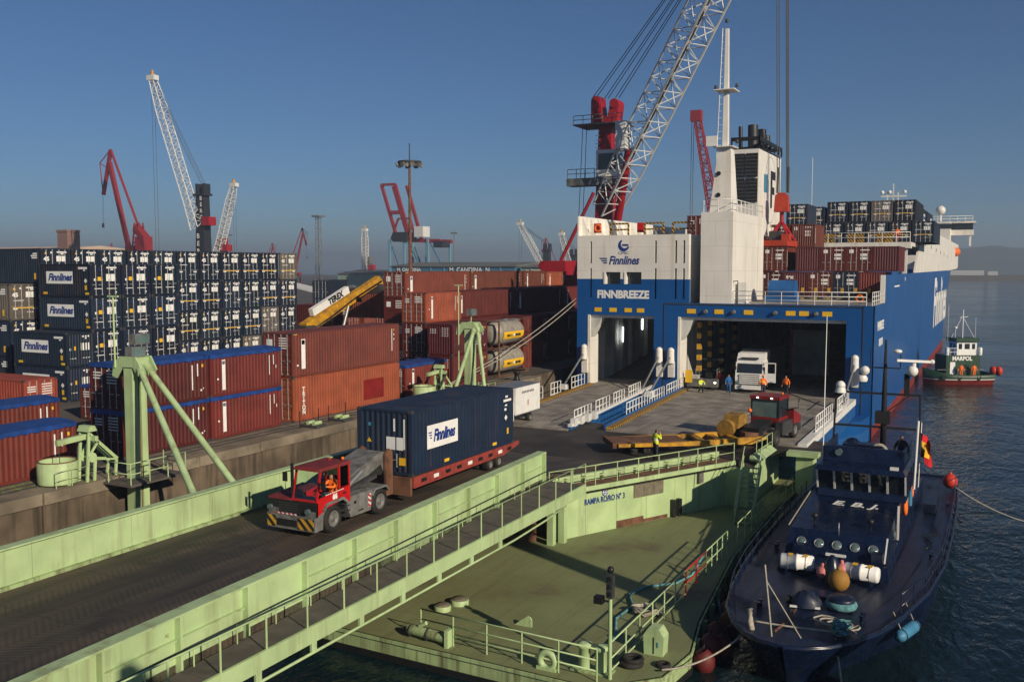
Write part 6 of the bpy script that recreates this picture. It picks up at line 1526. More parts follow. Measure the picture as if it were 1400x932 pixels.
MB().ball((.9, -.2, 2.66), .07, 8).build("beacon", "orange", cabb)
for xq in (.2, .9): TB("work_lamp", "glasslight", (xq, xq + .12, y1_ + .06, y1_ + .1, 2.36, 2.46), par=cabb)
TB("fuel_cap", "black", (1.121, 1.14, .2, .32, .8, .92)); TB("tank_latch", "black", (1.121, 1.135, .5, .8, .45, .5))
MB().path([(x1 + .0, y0_ + .1, 1.5), (x1 + .3, y0_ + .0, 1.6), (x1 + .3, y0_ + .0, 2.2)], .018).build("mirror_arm", "black", tt); TB("mirror", "black", (x1 + .2, x1 + .4, y0_ - .03, y0_ + .02, 1.85, 2.2))
MB().bar((x0 - .02, y0_ + .05, 1.3), (x0 - .02, y0_ + .05, 2.7), .09).build("exhaust_stack", "black", tt)
MB().path([(x0 - .1, y0_ + .1, 1.5), (x0 - .35, y0_ + .05, 1.65), (x0 - .35, y0_ + .05, 2.35), (x0 - .1, y0_ + .1, 2.4)], .018).build("mirror_arm", "black", tt); TB("mirror", "black", (x0 - .45, x0 - .25, y0_ - .0, y0_ + .05, 2.0, 2.35))
# fifth wheel and lifting arm, fenders, tail
TB("platform", "darkgrey", (-1.0, .6, -.1, 1.6, .95, 1.1)); MB().hexa([(-.5, .6, 1.05), (.5, .6, 1.05), (.5, 2.6, 1.3), (-.5, 2.6, 1.3), (-.5, .6, 1.2), (.5, .6, 1.2), (.5, 2.6, 1.45), (-.5, 2.6, 1.45)]).build("fifth_wheel", "darkgrey", tt)
MB().tube((.4, .3, 1.1), (.45, 1.6, 1.75), .1, 8).build("lift_cylinder", "steel", tt)
for sx in (1, -1): wheel(tt, sx * .95, -1.07, .52, .52, .36, "grey", sx); wheel(tt, sx * .95, 1.95, .52, .52, .36, "grey", sx)
for sx in (1, -1): MB().prism([(1.35, .9), (1.55, 1.13), (2.35, 1.13), (2.55, .9), (2.5, .85), (2.3, 1.07), (1.6, 1.07), (1.4, .85)], sx * .95 - .22, sx * .95 + .22, 'x').build("mudguard", "grey", tt)
TB("reflector", "redwhiteY", (1.121, 1.135, 1.12, 1.3, .5, 1.0))
for a, b in (((-.02, 0), (1.15, 0)),): pass
# ------------------------------------------------------------------ roll trailer with gooseneck
rt = thing("roll_trailer", "red low roll trailer with grey gooseneck under the blue container", "trailer", (-23.4, 37.85, QZ)); rt.scale = (1.16, 1, 1)
def RB(nm, m, *b):
    q = MB()
    for k in b: q.box(*k)
    return q.build(nm, m, rt)
RB("deck", "rustplate", (-1.22, 1.22, -4.6, 5.3, .86, 1.06))
for sx in (-1, 1):
    a, b = sorted((sx * 1.27, sx * 1.21)); RB("side_rail", "buoyred", (a, b, -4.6, 5.3, .78, 1.1)) if False else MB().prism([(-4.6, .62), (3.6, .62), (5.3, .9), (5.3, 1.09), (-4.6, 1.09)], a, b, 'x').build("side_rail", "trailred", rt)
    for k in range(9): RB("lashing_pocket", "signwhite" if k % 3 == 1 else "black", (sx * 1.275 - .008, sx * 1.275 + .008, -4.0 + k * 1.0, -3.6 + k * 1.0, .78, .94))
RB("front_bolster", "rustplate", (-1.2, 1.2, -4.75, -4.601, .3, 1.09)); RB("bolster_plate", "grey", (-1.15, -.2, -4.78, -4.751, .45, .85))
MB().prism([(-4.75, 1.05), (-4.75, 2.0), (-5.4, 2.28), (-6.2, 2.1), (-8.0, 1.55), (-8.0, 1.2), (-6.4, 1.45), (-5.5, 1.75), (-5.2, 1.2)], -.75, .35, 'x').build("gooseneck", "grey", rt)
for sx in (-.8, .38): MB().prism([(-4.8, .35), (-5.3, .35), (-5.35, 2.15), (-5.05, 2.35), (-4.8, 2.2)], sx, sx + .08, 'x').build("neck_plate", "rustplate", rt)
MB().tube((-.2, -7.2, 1.15), (-.2, -7.2, 1.55), .28, 12).build("king_pin", "darkgrey", rt)
for y in (2.6, 3.5):
    for x in (-.95, -.45, .45, .95): wheel(rt, x, y, .3, .3, .3, "grey", 1 if x > 0 else -1)
tc_ = container("weathered navy container with large white lettered panel on the trailer", -23.62, 33.3 + 9.125 / 2, QZ + 1.1, 9.125, 2.82, (0.012, 0.026, 0.062), R(-1), False, None)
tc_.location.x = -23.4; tc_.scale = (1.18, 1, 1)
q = MB(); xw = CW / 2 - .003; yb = -9.125 / 2
for y0q, y1q, z0q, z1q, mi in ((1.2, 3.75, .98, 2.02, 0), (2.6, 3.0, .18, .32, 1), (7.0, 7.4, .18, .32, 1), (8.25, 8.48, 1.98, 2.06, 0), (8.1, 8.9, 2.2, 2.32, 0), (8.3, 8.55, 2.4, 2.5, 0), (8.2, 8.4, 1.75, 1.88, 0), (8.45, 8.62, .55, .85, 1)): q.face([(xw, yb + y0q, z0q), (xw, yb + y1q, z0q), (xw, yb + y1q, z1q), (xw, yb + y0q, z1q)], mi)
q.face([(xw, yb + 8.35, 1.25), (xw, yb + 8.5, 1.4), (xw, yb + 8.35, 1.55), (xw, yb + 8.2, 1.4)], 0)
yd = yb + .004
def FQ(a, b, c, d, mi): q.face([(a, yd, c), (b, yd, c), (b, yd, d), (a, yd, d)], mi)
FQ(.1, .5, 1.1, 1.65, 0); FQ(.55, .85, 1.1, 1.65, 0); FQ(.42, .5, 1.9, 2.45, 0); FQ(.86, .93, 1.15, 2.45, 0); FQ(-.72, -.58, 2.05, 2.2, 2); FQ(.66, .95, .45, .78, 1); FQ(.55, .7, .08, .14, 0)
q.face([(-.78, yd, 1.35), (-.56, yd, 1.35), (-.67, yd, 1.55)], 1)
tag(q.build("marking", ["signwhite", "signyellow", "lightblue"], tc_), kind="stuff")
for x in (-.6, .15): 
    l_ = MB(); l_.bar((x, yb - .02, .35), (x, yb - .02, .95), .035); l_.bar((x + .42, yb - .02, .35), (x + .42, yb - .02, .95), .035); l_.bar((x, yb - .02, .62), (x + .42, yb - .02, .68), .03); l_.build("lock_gear", "rod", tc_)
text("Finnlines", .72, "signblue", tc_, (CW / 2 + .004, yb + 2.58, 1.5), FX, shear=.3, bold=.03, sx=.70)
q = MB()
for i in range(3): q.face([(CW / 2 + .003, yb + 1.28 + i * .06, 1.72 - i * .12), (CW / 2 + .003, yb + 1.56, 1.72 - i * .12), (CW / 2 + .003, yb + 1.58, 1.66 - i * .12), (CW / 2 + .003, yb + 1.34 + i * .06, 1.66 - i * .12)])
q.build("wing_mark", "signblue", tc_)
# ------------------------------------------------------------------ white box truck coming down the narrow ramp
bt = thing("box_truck", "white box truck behind the navy container at the ramp foot", "truck", (-30.2, 57.3, PZ + .02), R(0)); bt.scale = (.79,) * 3
def BB(nm, m, *b):
    q = MB()
    for k in b: q.box(*k)
    return q.build(nm, m, bt)
BB("box", "white", (-1.15, 1.15, -.2, 4.6, 1.0, 3.35)); BB("box_rail", "steel", (-1.17, 1.17, -.22, 4.62, .92, 1.0), (-1.17, 1.17, -.22, 4.62, 3.35, 3.4))
MB().prism([(-1.95, .5), (-2.0, 1.15), (-1.6, 2.1), (-.28, 2.2), (-.28, .5)], -1.0, 1.0, 'x').build("cab", "white", bt)
MB().hexa([(-.85, -2.015, 1.2), (.85, -2.015, 1.2), (.85, -1.66, 2.02), (-.85, -1.66, 2.02), (-.85, -1.97, 1.18), (.85, -1.97, 1.18), (.85, -1.62, 2.0), (-.85, -1.62, 2.0)]).build("windscreen", "glass", bt)
MB().prism([(-1.55, 1.25), (-.8, 1.25), (-.8, 1.98), (-1.35, 1.98)], 1.001, 1.012, 'x').build("side_window", "glass", bt)
BB("bumper", "darkgrey", (-1.02, 1.02, -2.1, -1.96, .35, .62)); BB("grille", "black", (-.6, .6, -2.0, -1.96, .7, .95))
for x in (-.85, .65): BB("headlight", "glasslight", (x, x + .22, -2.03, -1.96, .7, .9))
BB("fairing", "white", (-.9, .9, -1.2, -.35, 2.2, 2.75)); BB("chassis", "darkgrey", (-.4, .4, -1.6, 4.4, .5, .85)); BB("mirror", "black", (1.05, 1.25, -1.7, -1.62, 1.35, 1.75))
for sx in (1, -1): wheel(bt, sx * .9, -1.25, .4, .4, .25, "grey", sx); wheel(bt, sx * .85, 2.9, .4, .4, .4, "grey", sx)
MB().box(1.151, 1.158, 2.1, 2.25, 1.6, 2.1).build("side_logo", "red", bt)
q = MB(); [q.box(1.151, 1.158, 1.0 + i * .3, 1.22 + i * .3, 2.75, 2.95) for i in range(8)]; q.build("side_text", "grey", bt)
# ------------------------------------------------------------------ white lorry cab just inside the ship
lo = thing("lorry", "white lorry tractor unit with open door inside the large ship door", "truck", (-19.5, 83.35, SILL), R(3))
def LB(nm, m, *b):
    q = MB()
    for k in b: q.box(*k)
    return q.build(nm, m, lo)
MB().prism([(-.15, .55), (-.22, 1.25), (-.1, 1.75), (.1, 2.65), (.25, 2.7), (2.1, 2.75), (2.1, .55)], -1.22, 1.22, 'x').build("cab", "white", lo)
MB().prism([(.12, 2.66), (.25, 3.0), (.75, 3.42), (2.1, 3.45), (2.1, 2.76)], -1.15, 1.15, 'x').build("roof_spoiler", "white", lo)
MB().hexa([(-1.1, -.125, 1.72), (1.1, -.125, 1.72), (1.1, .09, 2.6), (-1.1, .09, 2.6), (-1.1, -.06, 1.72), (1.1, -.06, 1.72), (1.1, .13, 2.6), (-1.1, .13, 2.6)]).build("windscreen", "glass", lo)
LB("sun_visor", "darkgrey", (-.75, .75, .02, .22, 2.95, 3.1))
for i in range(5): LB("grille_bar", "white", (-.85, .85, -.30, -.232, .78 + i * .17, .88 + i * .17))
LB("grille", "black", (-.88, .88, -.231, -.2, .7, 1.62)); LB("bumper", "white", (-1.2, 1.2, -.35, -.1, .3, .66))
for x in (-1.18, .9): LB("headlight", "glasslight", (x, x + .28, -.3, -.15, .68, 1.0))
for x in (-1.3, 1.18): LB("mirror", "black", (x, x + .14, -.05, .1, 1.7, 2.3))
dq = MB(); dq.box(1.24, 2.25, .02, .1, .95, 1.75); dq.bar((1.26, .06, 1.75), (1.26, .06, 2.65), .07); dq.bar((2.22, .06, 1.75), (2.22, .06, 2.65), .07); dq.bar((1.24, .06, 2.65), (2.25, .06, 2.65), .08); dq.build("open_door", "white", lo)
LB("chassis", "darkgrey", (-.5, .5, 0, 5.5, .45, .85)); LB("load_box", "grey", (-1.25, 1.25, 2.9, 12.5, 1.0, 3.6))
for sx in (1, -1): wheel(lo, sx * 1.02, 1.0, .5, .5, .32, "grey", sx); wheel(lo, sx * 1.0, 4.6, .5, .5, .5, "grey", sx)
# ------------------------------------------------------------------ low grey machine in the ship door
fm = thing("deck_tug", "low grey cargo tug with yellow board beside the striped pillar", "tug", (-24.3, 84.1, SILL))
def FB(nm, m, *b):
    q = MB()
    for k in b: q.box(*k)
    return q.build(nm, m, fm)
FB("body", "grey", (-.9, 1.9, -.7, .6, .25, .95)); FB("bonnet", "inside", (-.85, .1, -.65, .55, .95, 1.2)); FB("seat", "black", (.7, 1.2, -.3, .3, .95, 1.5))
FB("board", "signyellow", (-1.0, -.95 + .6, -.9, -.86, .6, 1.75))
for x in (-.1, 1.85): MB().path([(x, -.6, .95), (x, -.6, 1.9), (x, .5, 1.9), (x, .5, .95)], .03).build("roll_bar", "steel", fm)
FB("headlight", "lamplit", (1.6, 1.8, -.72, -.701, .6, .75))
for sx in (-.6, 1.6):
    for sy in (-.55, .45): MB().tube((sx, sy - .12, .3), (sx, sy + .12, .3), .3, 14).build("wheel", "rubber", fm)
# ------------------------------------------------------------------ dark tug tractor with red cab and yellow trailer on the platform
tg = thing("tug_tractor", "dark tug tractor with red cab coupled to the yellow trailer", "tractor", (-12.75, 59.5, PZ + .1), R(-8))
def GBX(nm, m, *b, par=None):
    q = MB()
    for k in b: q.box(*k)
    return q.build(nm, m, par or tg)
GBX("chassis", "darkgrey", (-.7, .7, -2.6, 2.8, .55, .95)); GBX("engine_box", "darkgrey", (-1.15, .1, .6, 2.7, .96, 1.65)); GBX("side_box", "darkgrey", (.75, 1.2, -.6, 1.2, .5, 1.3)); GBX("bumper", "grey", (-1.2, 1.2, 2.81, 2.95, .4, .9))
MB().hexa([(.15, 1.4, .97), (1.2, 1.4, .97), (1.2, 2.75, .97), (.15, 2.75, .97), (.15, 1.4, 1.9), (1.2, 1.4, 1.9), (1.2, 2.75, 1.35), (.15, 2.75, 1.35)]).build("bonnet", "tugred", tg)
cab2 = thing_part("cab", tg)
GBX("lower", "tugred", (-.95, .85, -.35, 1.35, .97, 1.5), par=cab2)
for x in (-.92, .82):
    for y in (-.32, 1.32): MB().bar((x, y, 1.5), (x, y, 2.62), .08).build("pillar", "black", cab2)
GBX("roof", "tugred", (-1.0, .92, -.45, 1.45, 2.62, 2.82), par=cab2)
GBX("rear_window", "glasslight", (-.86, .76, -.33, -.31, 1.52, 2.6), par=cab2); GBX("side_window", "glass", (.8, .82, -.26, 1.26, 1.52, 2.6), par=cab2); GBX("side_window", "glass", (-.92, -.9, -.26, 1.26, 1.52, 2.6), par=cab2)
for x in (-.55, .35): GBX("work_light", "lamplit", (x, x + .13, -.5, -.46, 2.68, 2.76), par=cab2)
MB().ball((.75, .5, 2.95), .09, 8).build("beacon", "orange", cab2)
MB().path([(.95, 1.1, 1.9), (1.5, 1.3, 2.05), (1.55, 1.3, 2.6)], .04).build("exhaust", "black", tg); MB().path([(-1.0, -.3, 1.7), (-1.7, -.5, 1.35)], .035).build("mirror_arm", "steel", tg); MB().ball((-1.0, -.4, 1.85), .14, 10).build("lamp", "orange", tg)
MB().prism([(-2.6, 1.0), (-2.4, 1.75), (-1.2, 1.8), (-1.0, 1.0)], -1.9, -.9, 'x').build("yellow_guard", "ochre", tg)
MB().tube((-1.6, -2.9, .95), (-1.6, -1.3, 1.05), .55, 14).build("air_tank", "ochre", tg); MB().hexa([(-.5, -2.7, .96), (.5, -2.7, .96), (.5, -.6, 1.1), (-.5, -.6, 1.1), (-.5, -2.7, 1.15), (.5, -2.7, 1.15), (.5, -.6, 1.4), (-.5, -.6, 1.4)]).build("coupling_arm", "black", tg)
for sx in (1, -1): wheel(tg, sx * .98, 1.95, .5, .5, .35, "grey", sx); wheel(tg, sx * 1.0, -1.75, .5, .5, .55, "darkgrey", sx); wheel(tg, sx * .45, -1.75, .5, .5, .35, "darkgrey", sx)
yt = thing("flat_trailer", "worn yellow flat trailer lying across the dark platform", "trailer", (-16.6, 54.7, PZ), math.atan2(5.2, 7.5))
def YB_(nm, m, *b):
    q = MB()
    for k in b: q.box(*k)
    return q.build(nm, m, yt)
for sy in (-1, 1): MB().prism([(-4.4, .46), (3.7, .46), (4.6, .75), (4.6, .92), (-.2, .70), (-4.4, .64)], sy * 1.2 - .12, sy * 1.2 + .12, 'y').build("side_beam", "yellow", yt)
YB_("rear_deck", "rustplate", (-4.5, -.2, -1.07, 1.07, .5, .68)); YB_("rear_beam", "rustplate", (-4.75, -4.51, -1.3, 1.3, .4, .72))
for x in (.6, 1.7, 2.8): YB_("cross_beam", "yellow", (x, x + .35, -1.07, 1.07, .55, .72))
MB().prism([(3.6, .45), (5.4, .6), (5.4, .95), (3.6, 1.0)], -.45, .45, 'y').build("drawbar", "rustplate", yt)
for x in (-3.4, -2.6):
    for y in (-.9, -.35, .35, .9): MB().tube((x, y - .13, .22), (x, y + .13, .22), .22, 12).build("wheel", "rubber", yt)
# ------------------------------------------------------------------ reach stacker lifting a container in the yard
rs = thing("reach_stacker", "orange and white reach stacker lettered TEREX lifting a brown container", "reach stacker", (-58, 73, QZ), R(90))
def RS(nm, m, mb): return mb.build(nm, m, rs)
RS("chassis", "orange", MB().box(-4.0, 3.2, -1.6, 1.6, .8, 2.0)); RS("counterweight", "white", MB().box(-4.6, -2.6, -1.7, 1.7, 1.2, 2.9)); RS("cab", "white", MB().box(-1.8, .2, -.9, .9, 2.0, 4.0))
RS("cab_window", "glass", MB().box(-1.6, .0, -.92, -.901, 2.9, 3.8))
for x in (-3.2, 2.4):
    for y in (-1.6, 1.6): wheel(rs, x, y, .85, .85, .7, "yellow") .rotation_euler = (0, 0, R(90))
B0, B1 = Vector((-3.5, 0, 4.3)), Vector((8.6, 0, 8.8))
RS("outer_boom", "yellow", MB().bar(B0, B0.lerp(B1, .62), .9, 1.0)); RS("inner_boom", "yellow", MB().bar(B0.lerp(B1, .55), B1, .65, .75))
up_ = (B1 - B0).normalized().cross(V(0, 1, 0)); 
pl = MB(); c0, c1 = B0.lerp(B1, .12) + up_ * .98, B0.lerp(B1, .58) + up_ * .98
pl.bar(c0, c1, .5, .7); RS("sign_beam", "white", pl)
ang = math.atan2(B1.z - B0.z, B1.x - B0.x)
text("TEREX", .8, "black", rs, c0.lerp(c1, .62) + V(0, -.256, 0), Euler((R(90), -ang * 0, 0)).to_matrix().to_4x4().to_euler() if False else (R(90), -ang, 0), bold=.05)
for k in range(5):
    q_ = B0.lerp(B1, .15 + k * .13) - up_ * .55; RS("boom_clamp", "black", MB().box(q_.x - .15, q_.x + .15, -.5, .5, q_.z - .25, q_.z + .05))
RS("hose_bundle", "black", MB().path([B0 + V(.4, -.5, -.2), B0.lerp(B1, .3) + V(0, -.5, -.35), B0.lerp(B1, .6) + V(0, -.45, -.1), B1 + V(0, -.35, -.2)], .09, 6)); RS("knuckle", "darkgrey", MB().box(-4.0, -2.6, -.7, .7, 2.0, 4.6))
RS("lift_cylinder", "steel", MB().tube((.8, -.6, 2.0), B0.lerp(B1, .5) + V(0, -.6, -.4), .16, 8)); RS("boom_head", "yellow", MB().bar(B1, B1 + V(.3, 0, -.9), .5, .6))
RS("spreader", "darkgrey", MB().box(7.2, 9.7, -3.0, 3.0, 7.38, 7.75)); RS("rotator", "darkgrey", MB().box(7.9, 9.1, -.6, .6, 7.751, 8.3))
RS("spreader_stripe", "redwhite", MB().box(7.25, 9.65, -3.03, -3.001, 7.4, 7.72))
p_ = rs.matrix_world
cc, ss = math.cos(R(78)), math.sin(R(78))
hc = container("brown container lettered tex hanging from the orange reach stacker", -58, 73 + 8.45, QZ + 4.78, L20, 2.58, C_BROWN, R(90), False, None)
text("tex", .5, "signwhite", hc, (-.5, -L20 / 2 - .005, 2.1), FY, bold=.02)
# ------------------------------------------------------------------ lofted hulls
def loft(mb, secs, mi=0, smooth=True, closed=False):
    """secs: list of equal-length point lists."""
    n = len(secs[0]); vs = [p for s_ in secs for p in s_]
    fs = [(i * n + k, i * n + k + 1, (i + 1) * n + k + 1, (i + 1) * n + k) for i in range(len(secs) - 1) for k in range(n - 1)]
    mb.add(vs, fs, mi, smooth)
# ------------------------------------------------------------------ navy patrol boat (bow towards the camera)
pbx, pby = -5.55, 46.0
pb = thing("patrol_boat", "dark navy patrol boat lettered E.B.J. moored beside the pontoon", "boat", (pbx, pby, WZ))
ST = [(31.15, .06, .88), (31.3, .75, .88), (31.75, 1.4, .88), (32.6, 2.05, .88), (34.0, 2.7, .88), (36.0, 3.15, .9), (39.0, 3.6, .88), (43, 3.85, .85), (48, 3.92, .82), (54, 3.9, .8), (59, 3.75, .8), (62.3, 3.5, .8)]
def pc(y): return pbx - .55 * max(0, (41 - y) / 10)
hl = MB(); P_, Q_ = [], []
for sgn in (-1, 1):
    secs = []
    for y, w_, dz in ST:
        k = max(0, min(1, (y - 31) / 8)); kw = .35 + .55 * k
        yb = y + (1 - k) * 1.2
        secs.append([(pc(y) + sgn * w_ * kw * .8, yb + .4 * (1 - k), WZ - .6), (pc(y) + sgn * w_ * kw, yb, WZ), (pc(y) + sgn * w_ * (kw + .12 * (1 - k)), yb - .3 * (1 - k), WZ + .5), (pc(y) + sgn * (w_ + .02), y - .02, dz + .0), (pc(y) + sgn * (w_ + .05), y - .05, dz + .12), (pc(y) + sgn * (w_ - .06), y + .05, dz + .12), (pc(y) + sgn * (w_ - .07), y + .05, dz)])
    if sgn > 0: secs = [list(s_) for s_ in secs]
    loft(hl, secs if sgn < 0 else [s_ for s_ in secs])
hl.face([(pbx + s_ * 3.5, 62.3, z) for s_, z in ((-1, WZ - .6), (1, WZ - .6), (1, .92), (-1, .92))])
hl.build("hull", "navy", pb, world=True)
dk = MB()
for i in range(len(ST) - 1):
    (y0_, w0, z0), (y1, w1, z1) = ST[i], ST[i + 1]
    c0, c1 = pc(y0_), pc(y1)
    dk.face([(c0 - w0 + .07, y0_ + .05, z0), (c0 + w0 - .07, y0_ + .05, z0), (c1 + w1 - .07, y1 + .05, z1), (c1 - w1 + .07, y1 + .05, z1)] if w0 > .1 else [(c0, y0_ + .1, z0), (c1 + w1 - .07, y1 + .05, z1), (c1 - w1 + .07, y1 + .05, z1)])
dk.build("deck", "navydeck", pb, world=True)
gw = MB(); gw.path([(pc(y) - w_, y, dz + .12) for y, w_, dz in ST[::-1]] + [(pc(y) + w_, y, dz + .12) for y, w_, dz in ST], .06, 6); gw.build("gunwale", "navy", pb, world=True)
# deckhouse: sloping front with portholes, sloping roof, wheelhouse, flybridge
hx0, hx1 = -7.85, -3.7; D0 = .88
MB().hexa([(hx0 - .1, 39.6, D0), (hx1 + .1, 39.6, D0), (hx1 + .1, 58.5, D0), (hx0 - .1, 58.5, D0), (hx0 - .05, 40.0, D0 + .55), (hx1 + .05, 40.0, D0 + .55), (hx1 + .05, 58.3, D0 + .6), (hx0 - .05, 58.3, D0 + .6)]).build("deckhouse_base", "navy", pb, world=True)
MB().hexa([(hx0 + .05, 40.3, D0 + .555), (hx1 - .05, 40.3, D0 + .555), (hx1 - .05, 46.8, D0 + .555), (hx0 + .05, 46.8, D0 + .555), (hx0 + .1, 41.3, 2.3), (hx1 - .1, 41.3, 2.3), (hx1 - .1, 46.8, 2.75), (hx0 + .1, 46.8, 2.75)]).build("forward_house", "navy", pb, world=True)
MB().hexa([(hx0 + .2, 46.81, D0 + .61), (hx1 - .2, 46.81, D0 + .61), (hx1 - .2, 56.5, D0 + .61), (hx0 + .2, 56.5, D0 + .61), (hx0 + .2, 46.81, 2.95), (hx1 - .2, 46.81, 2.95), (hx1 - .2, 56.5, 2.9), (hx0 + .2, 56.5, 2.9)]).build("cabin", "navy", pb, world=True)
wx0, wx1 = -7.45, -3.55
wh = MB(); wh.hexa([(wx0, 46.1, 2.72), (wx1, 46.1, 2.72), (wx1 + .05, 50.5, 2.96), (wx0 - .05, 50.5, 2.96), (wx0, 46.2, 3.1), (wx1, 46.2, 3.1), (wx1 + .05, 50.5, 3.1), (wx0 - .05, 50.5, 3.1)])
wh.hexa([(wx0 - .05, 45.3, 4.1), (wx1 + .05, 45.3, 4.1), (wx1 + .1, 51.0, 4.1), (wx0 - .1, 51.0, 4.1), (wx0 + .1, 45.5, 4.32), (wx1 - .1, 45.5, 4.32), (wx1, 51.0, 4.32), (wx0, 51.0, 4.32)])
wh.box(wx0 + .3, wx1 - .3, 49.5, 50.4, 3.1, 4.1); who = wh.build("wheelhouse", "navy", pb, world=True)
n = 5; w_ = (wx1 - wx0) / n
for i in range(n):
    a, b = wx0 + i * w_ + .07, wx0 + (i + 1) * w_ - .07
    MB().hexa([(a, 46.15, 3.11), (b, 46.15, 3.11), (b, 46.2, 3.11), (a, 46.2, 3.11), (a, 45.75, 4.09), (b, 45.75, 4.09), (b, 45.8, 4.09), (a, 45.8, 4.09)]).build("window_pane", "glass", who)
    for xx in (a - .06, b + .06): MB().bar((xx, 46.11, 3.1), (xx, 45.70, 4.1), .07, .06).build("window_frame", "signwhite", who)
for sx, xx in ((-1, wx0), (1, wx1)):
    for k in range(3): MB().box(xx - .02, xx + .02, 46.6 + k * 1.15, 47.5 + k * 1.15, 3.12, 4.05).build("side_window", "glass", who); 
    for k in range(4): MB().bar((xx, 46.35 + k * 1.15, 3.1), (xx, 46.35 + k * 1.15, 4.1), .08).build("window_post", "navy", who)
for i in (1, 2, 3): MB().bar((wx0 + i * w_ + .25, 45.72, 4.05), (wx0 + i * w_ + .55, 45.95, 3.5), .03).build("wiper", "black", who)
fb = MB(); fb.hexa([(wx0 + .2, 46.6, 4.33), (wx1 - .2, 46.6, 4.33), (wx1 - .2, 46.7, 4.33), (wx0 + .2, 46.7, 4.33), (wx0 + .25, 46.9, 5.0), (wx1 - .25, 46.9, 5.0), (wx1 - .25, 47.0, 5.0), (wx0 + .25, 47.0, 5.0)])
for xx in (wx0 + .15, wx1 - .25): fb.box(xx, xx + .1, 46.7, 50.5, 4.33, 5.0)
fb.build("flybridge_screen", "navy", pb, world=True)
MB().box(wx0 + .9, wx1 - 1.2, 47.4, 48.2, 4.33, 5.05).build("console", "navy", pb, world=True)
MB().tube((-6.6, 46.55, 4.75), (-6.6, 46.8, 4.75), .16, 12).build("searchlight", "glasslight", pb, world=True)
MB().box(-4.2, -3.85, 45.45, 45.7, 4.33, 4.45).build("deck_lamp", "white", pb, world=True)
for i in range(5):
    x = hx0 + .65 + i * .72; t_ = .5; y = 40.3 + t_ * 1.0; z = D0 + .555 + t_ * (2.3 - D0 - .555)
    ph = thing_part("porthole", pb); MB().torus((0, 0, 0), .18, .03, 16, 6).build("rim", "steel", ph); MB().lathe([(.17, -.01), (.16, .015), (.02, .02)], 16).build("glass", "glasslight", ph)
    ph.location = Vector((x, y - .05, z + .03)) - pb.location; ph.rotation_euler = (R(52), 0, 0)
for x in (-7.2, -4.1): MB().box(x - .22, x + .22, 40.15, 40.6, D0 + .56, D0 + 1.0).build("vent_box", "navy", pb, world=True)
for x, y in ((-6.9, 42.2), (-4.6, 42.2)): MB().lathe([(.05, 0), (.05, .25), (.14, .27), (.14, .4), (.02, .45)], 10, (x, y, 2.36)).build("roof_vent", "black", pb, world=True)
MB().bar((-6.1, 40.2, D0 + .75), (-5.3, 40.2, D0 + .75), .1).build("grab_bar", "white", pb, world=True)
MB().path([(-5.75, 41.2, 2.2), (-5.75, 41.2, 2.75)], .03).build("deck_light", "steel", pb, world=True)
for x in (hx0 + .12, hx1 - .12): MB().bar((x, 40.35, D0 + .6), (x, 41.3, 2.28), .06).build("corner_strip", "white" if x > -5 else "navy", pb, world=True)
MB().bar((hx0 + .0, 41.4, 2.36), (hx0 + .05, 46.4, 2.8), .04).build("side_handrail", "rope", pb, world=True)
# roof slopes up 0.45 in 5.5 m
sl = math.atan2(.45, 5.5)
text("E. B. J.", .85, "signwhite", pb, Vector((-5.6, 45.1, 2.655)) - pb.location, (sl, 0, 0), shear=.25, bold=.02, sx=.95)
# mast, radar arch
q = MB(); MA = Vector((-5.0, 50.2, 4.32))
q.path([MA, MA + V(0, 0, 3.0), MA + V(0, 0, 5.6)], [.16, .12, .05], 8)
for z in (1.2, 2.9): q.bar(MA + V(-2.4, 0, z), MA + V(1.7, 0, z), .1)
for x in (-2.4, 1.7): q.bar(MA + V(x, 0, 0), MA + V(x * .96, 0, 2.9), .09)
q.bar(MA + V(-.7, 0, 4.2), MA + V(.7, 0, 4.2), .06); q.tube(MA + V(.7, 0, 4.2), MA + V(.7, 0, 4.9), .03, 6); q.tube(MA + V(-.7, 0, 4.2), MA + V(-.7, 0, 5.2), .02, 6)
q.box(MA.x - .4, MA.x + .3, MA.y - .2, MA.y + .3, MA.z + 1.4, MA.z + 2.0); q.bar(MA + V(0, 0, 1.9), MA + V(1.2, 0, 2.9), .05); q.bar(MA + V(1.0, .3, 2.9), MA + V(1.0, .3, 3.9), .25)
q.build("mast", "blacksuit", pb, world=True)
q = MB(); q.bar(MA + V(.55, -.5, 4.65), MA + V(2.1, .5, 4.55), .16, .12); q.tube(MA + V(1.3, 0, 3.9), MA + V(1.3, 0, 4.5), .12, 10); q.ball(MA + V(1.25, 0, 4.1), .28, 12); q.ball(MA + V(2.1, .5, 4.55), .13, 8); q.build("radar", "white", pb, world=True)
q = MB(); q.ball(MA + V(.55, 0, 5.05), .22, 12, .5); q.ball(MA + V(-2.1, 0, 3.2), .24, 12); q.lathe([(.3, 2.85), (.22, 3.1)], 12, tuple(MA + V(-2.1, 0, 0))); q.build("antenna_dome", "white", pb, world=True)
MB().tube((-7.35, 46.8, 4.3), (-7.45, 47.6, 11.2), .035, 6, .02).build("whip_aerial", "white", pb, world=True)
MB().tube((-3.3, 47.2, 3.2), (-3.2, 47.3, 6.4), .06, 8).build("aerial_tube", "white", pb, world=True)
lr = MB(); lr.torus((-4.9, 47.5, 4.75), .34, .09, 16, 6, 'y'); lr.build("lifebuoy", "rope", pb, world=True)
MB().ball((-6.2, 48.2, 4.85), .4, 12).build("covered_compass", "navy", pb, world=True)
fl = MB(); rr = random.Random(2)
def fp(i, k): return (-3.15 + .5 * i / 4 + .05 * math.sin(i * 2 + k), 48.2 + .25 * math.sin(i * 1.8 + k * .9), 4.6 + k * .3 - .14 * i)
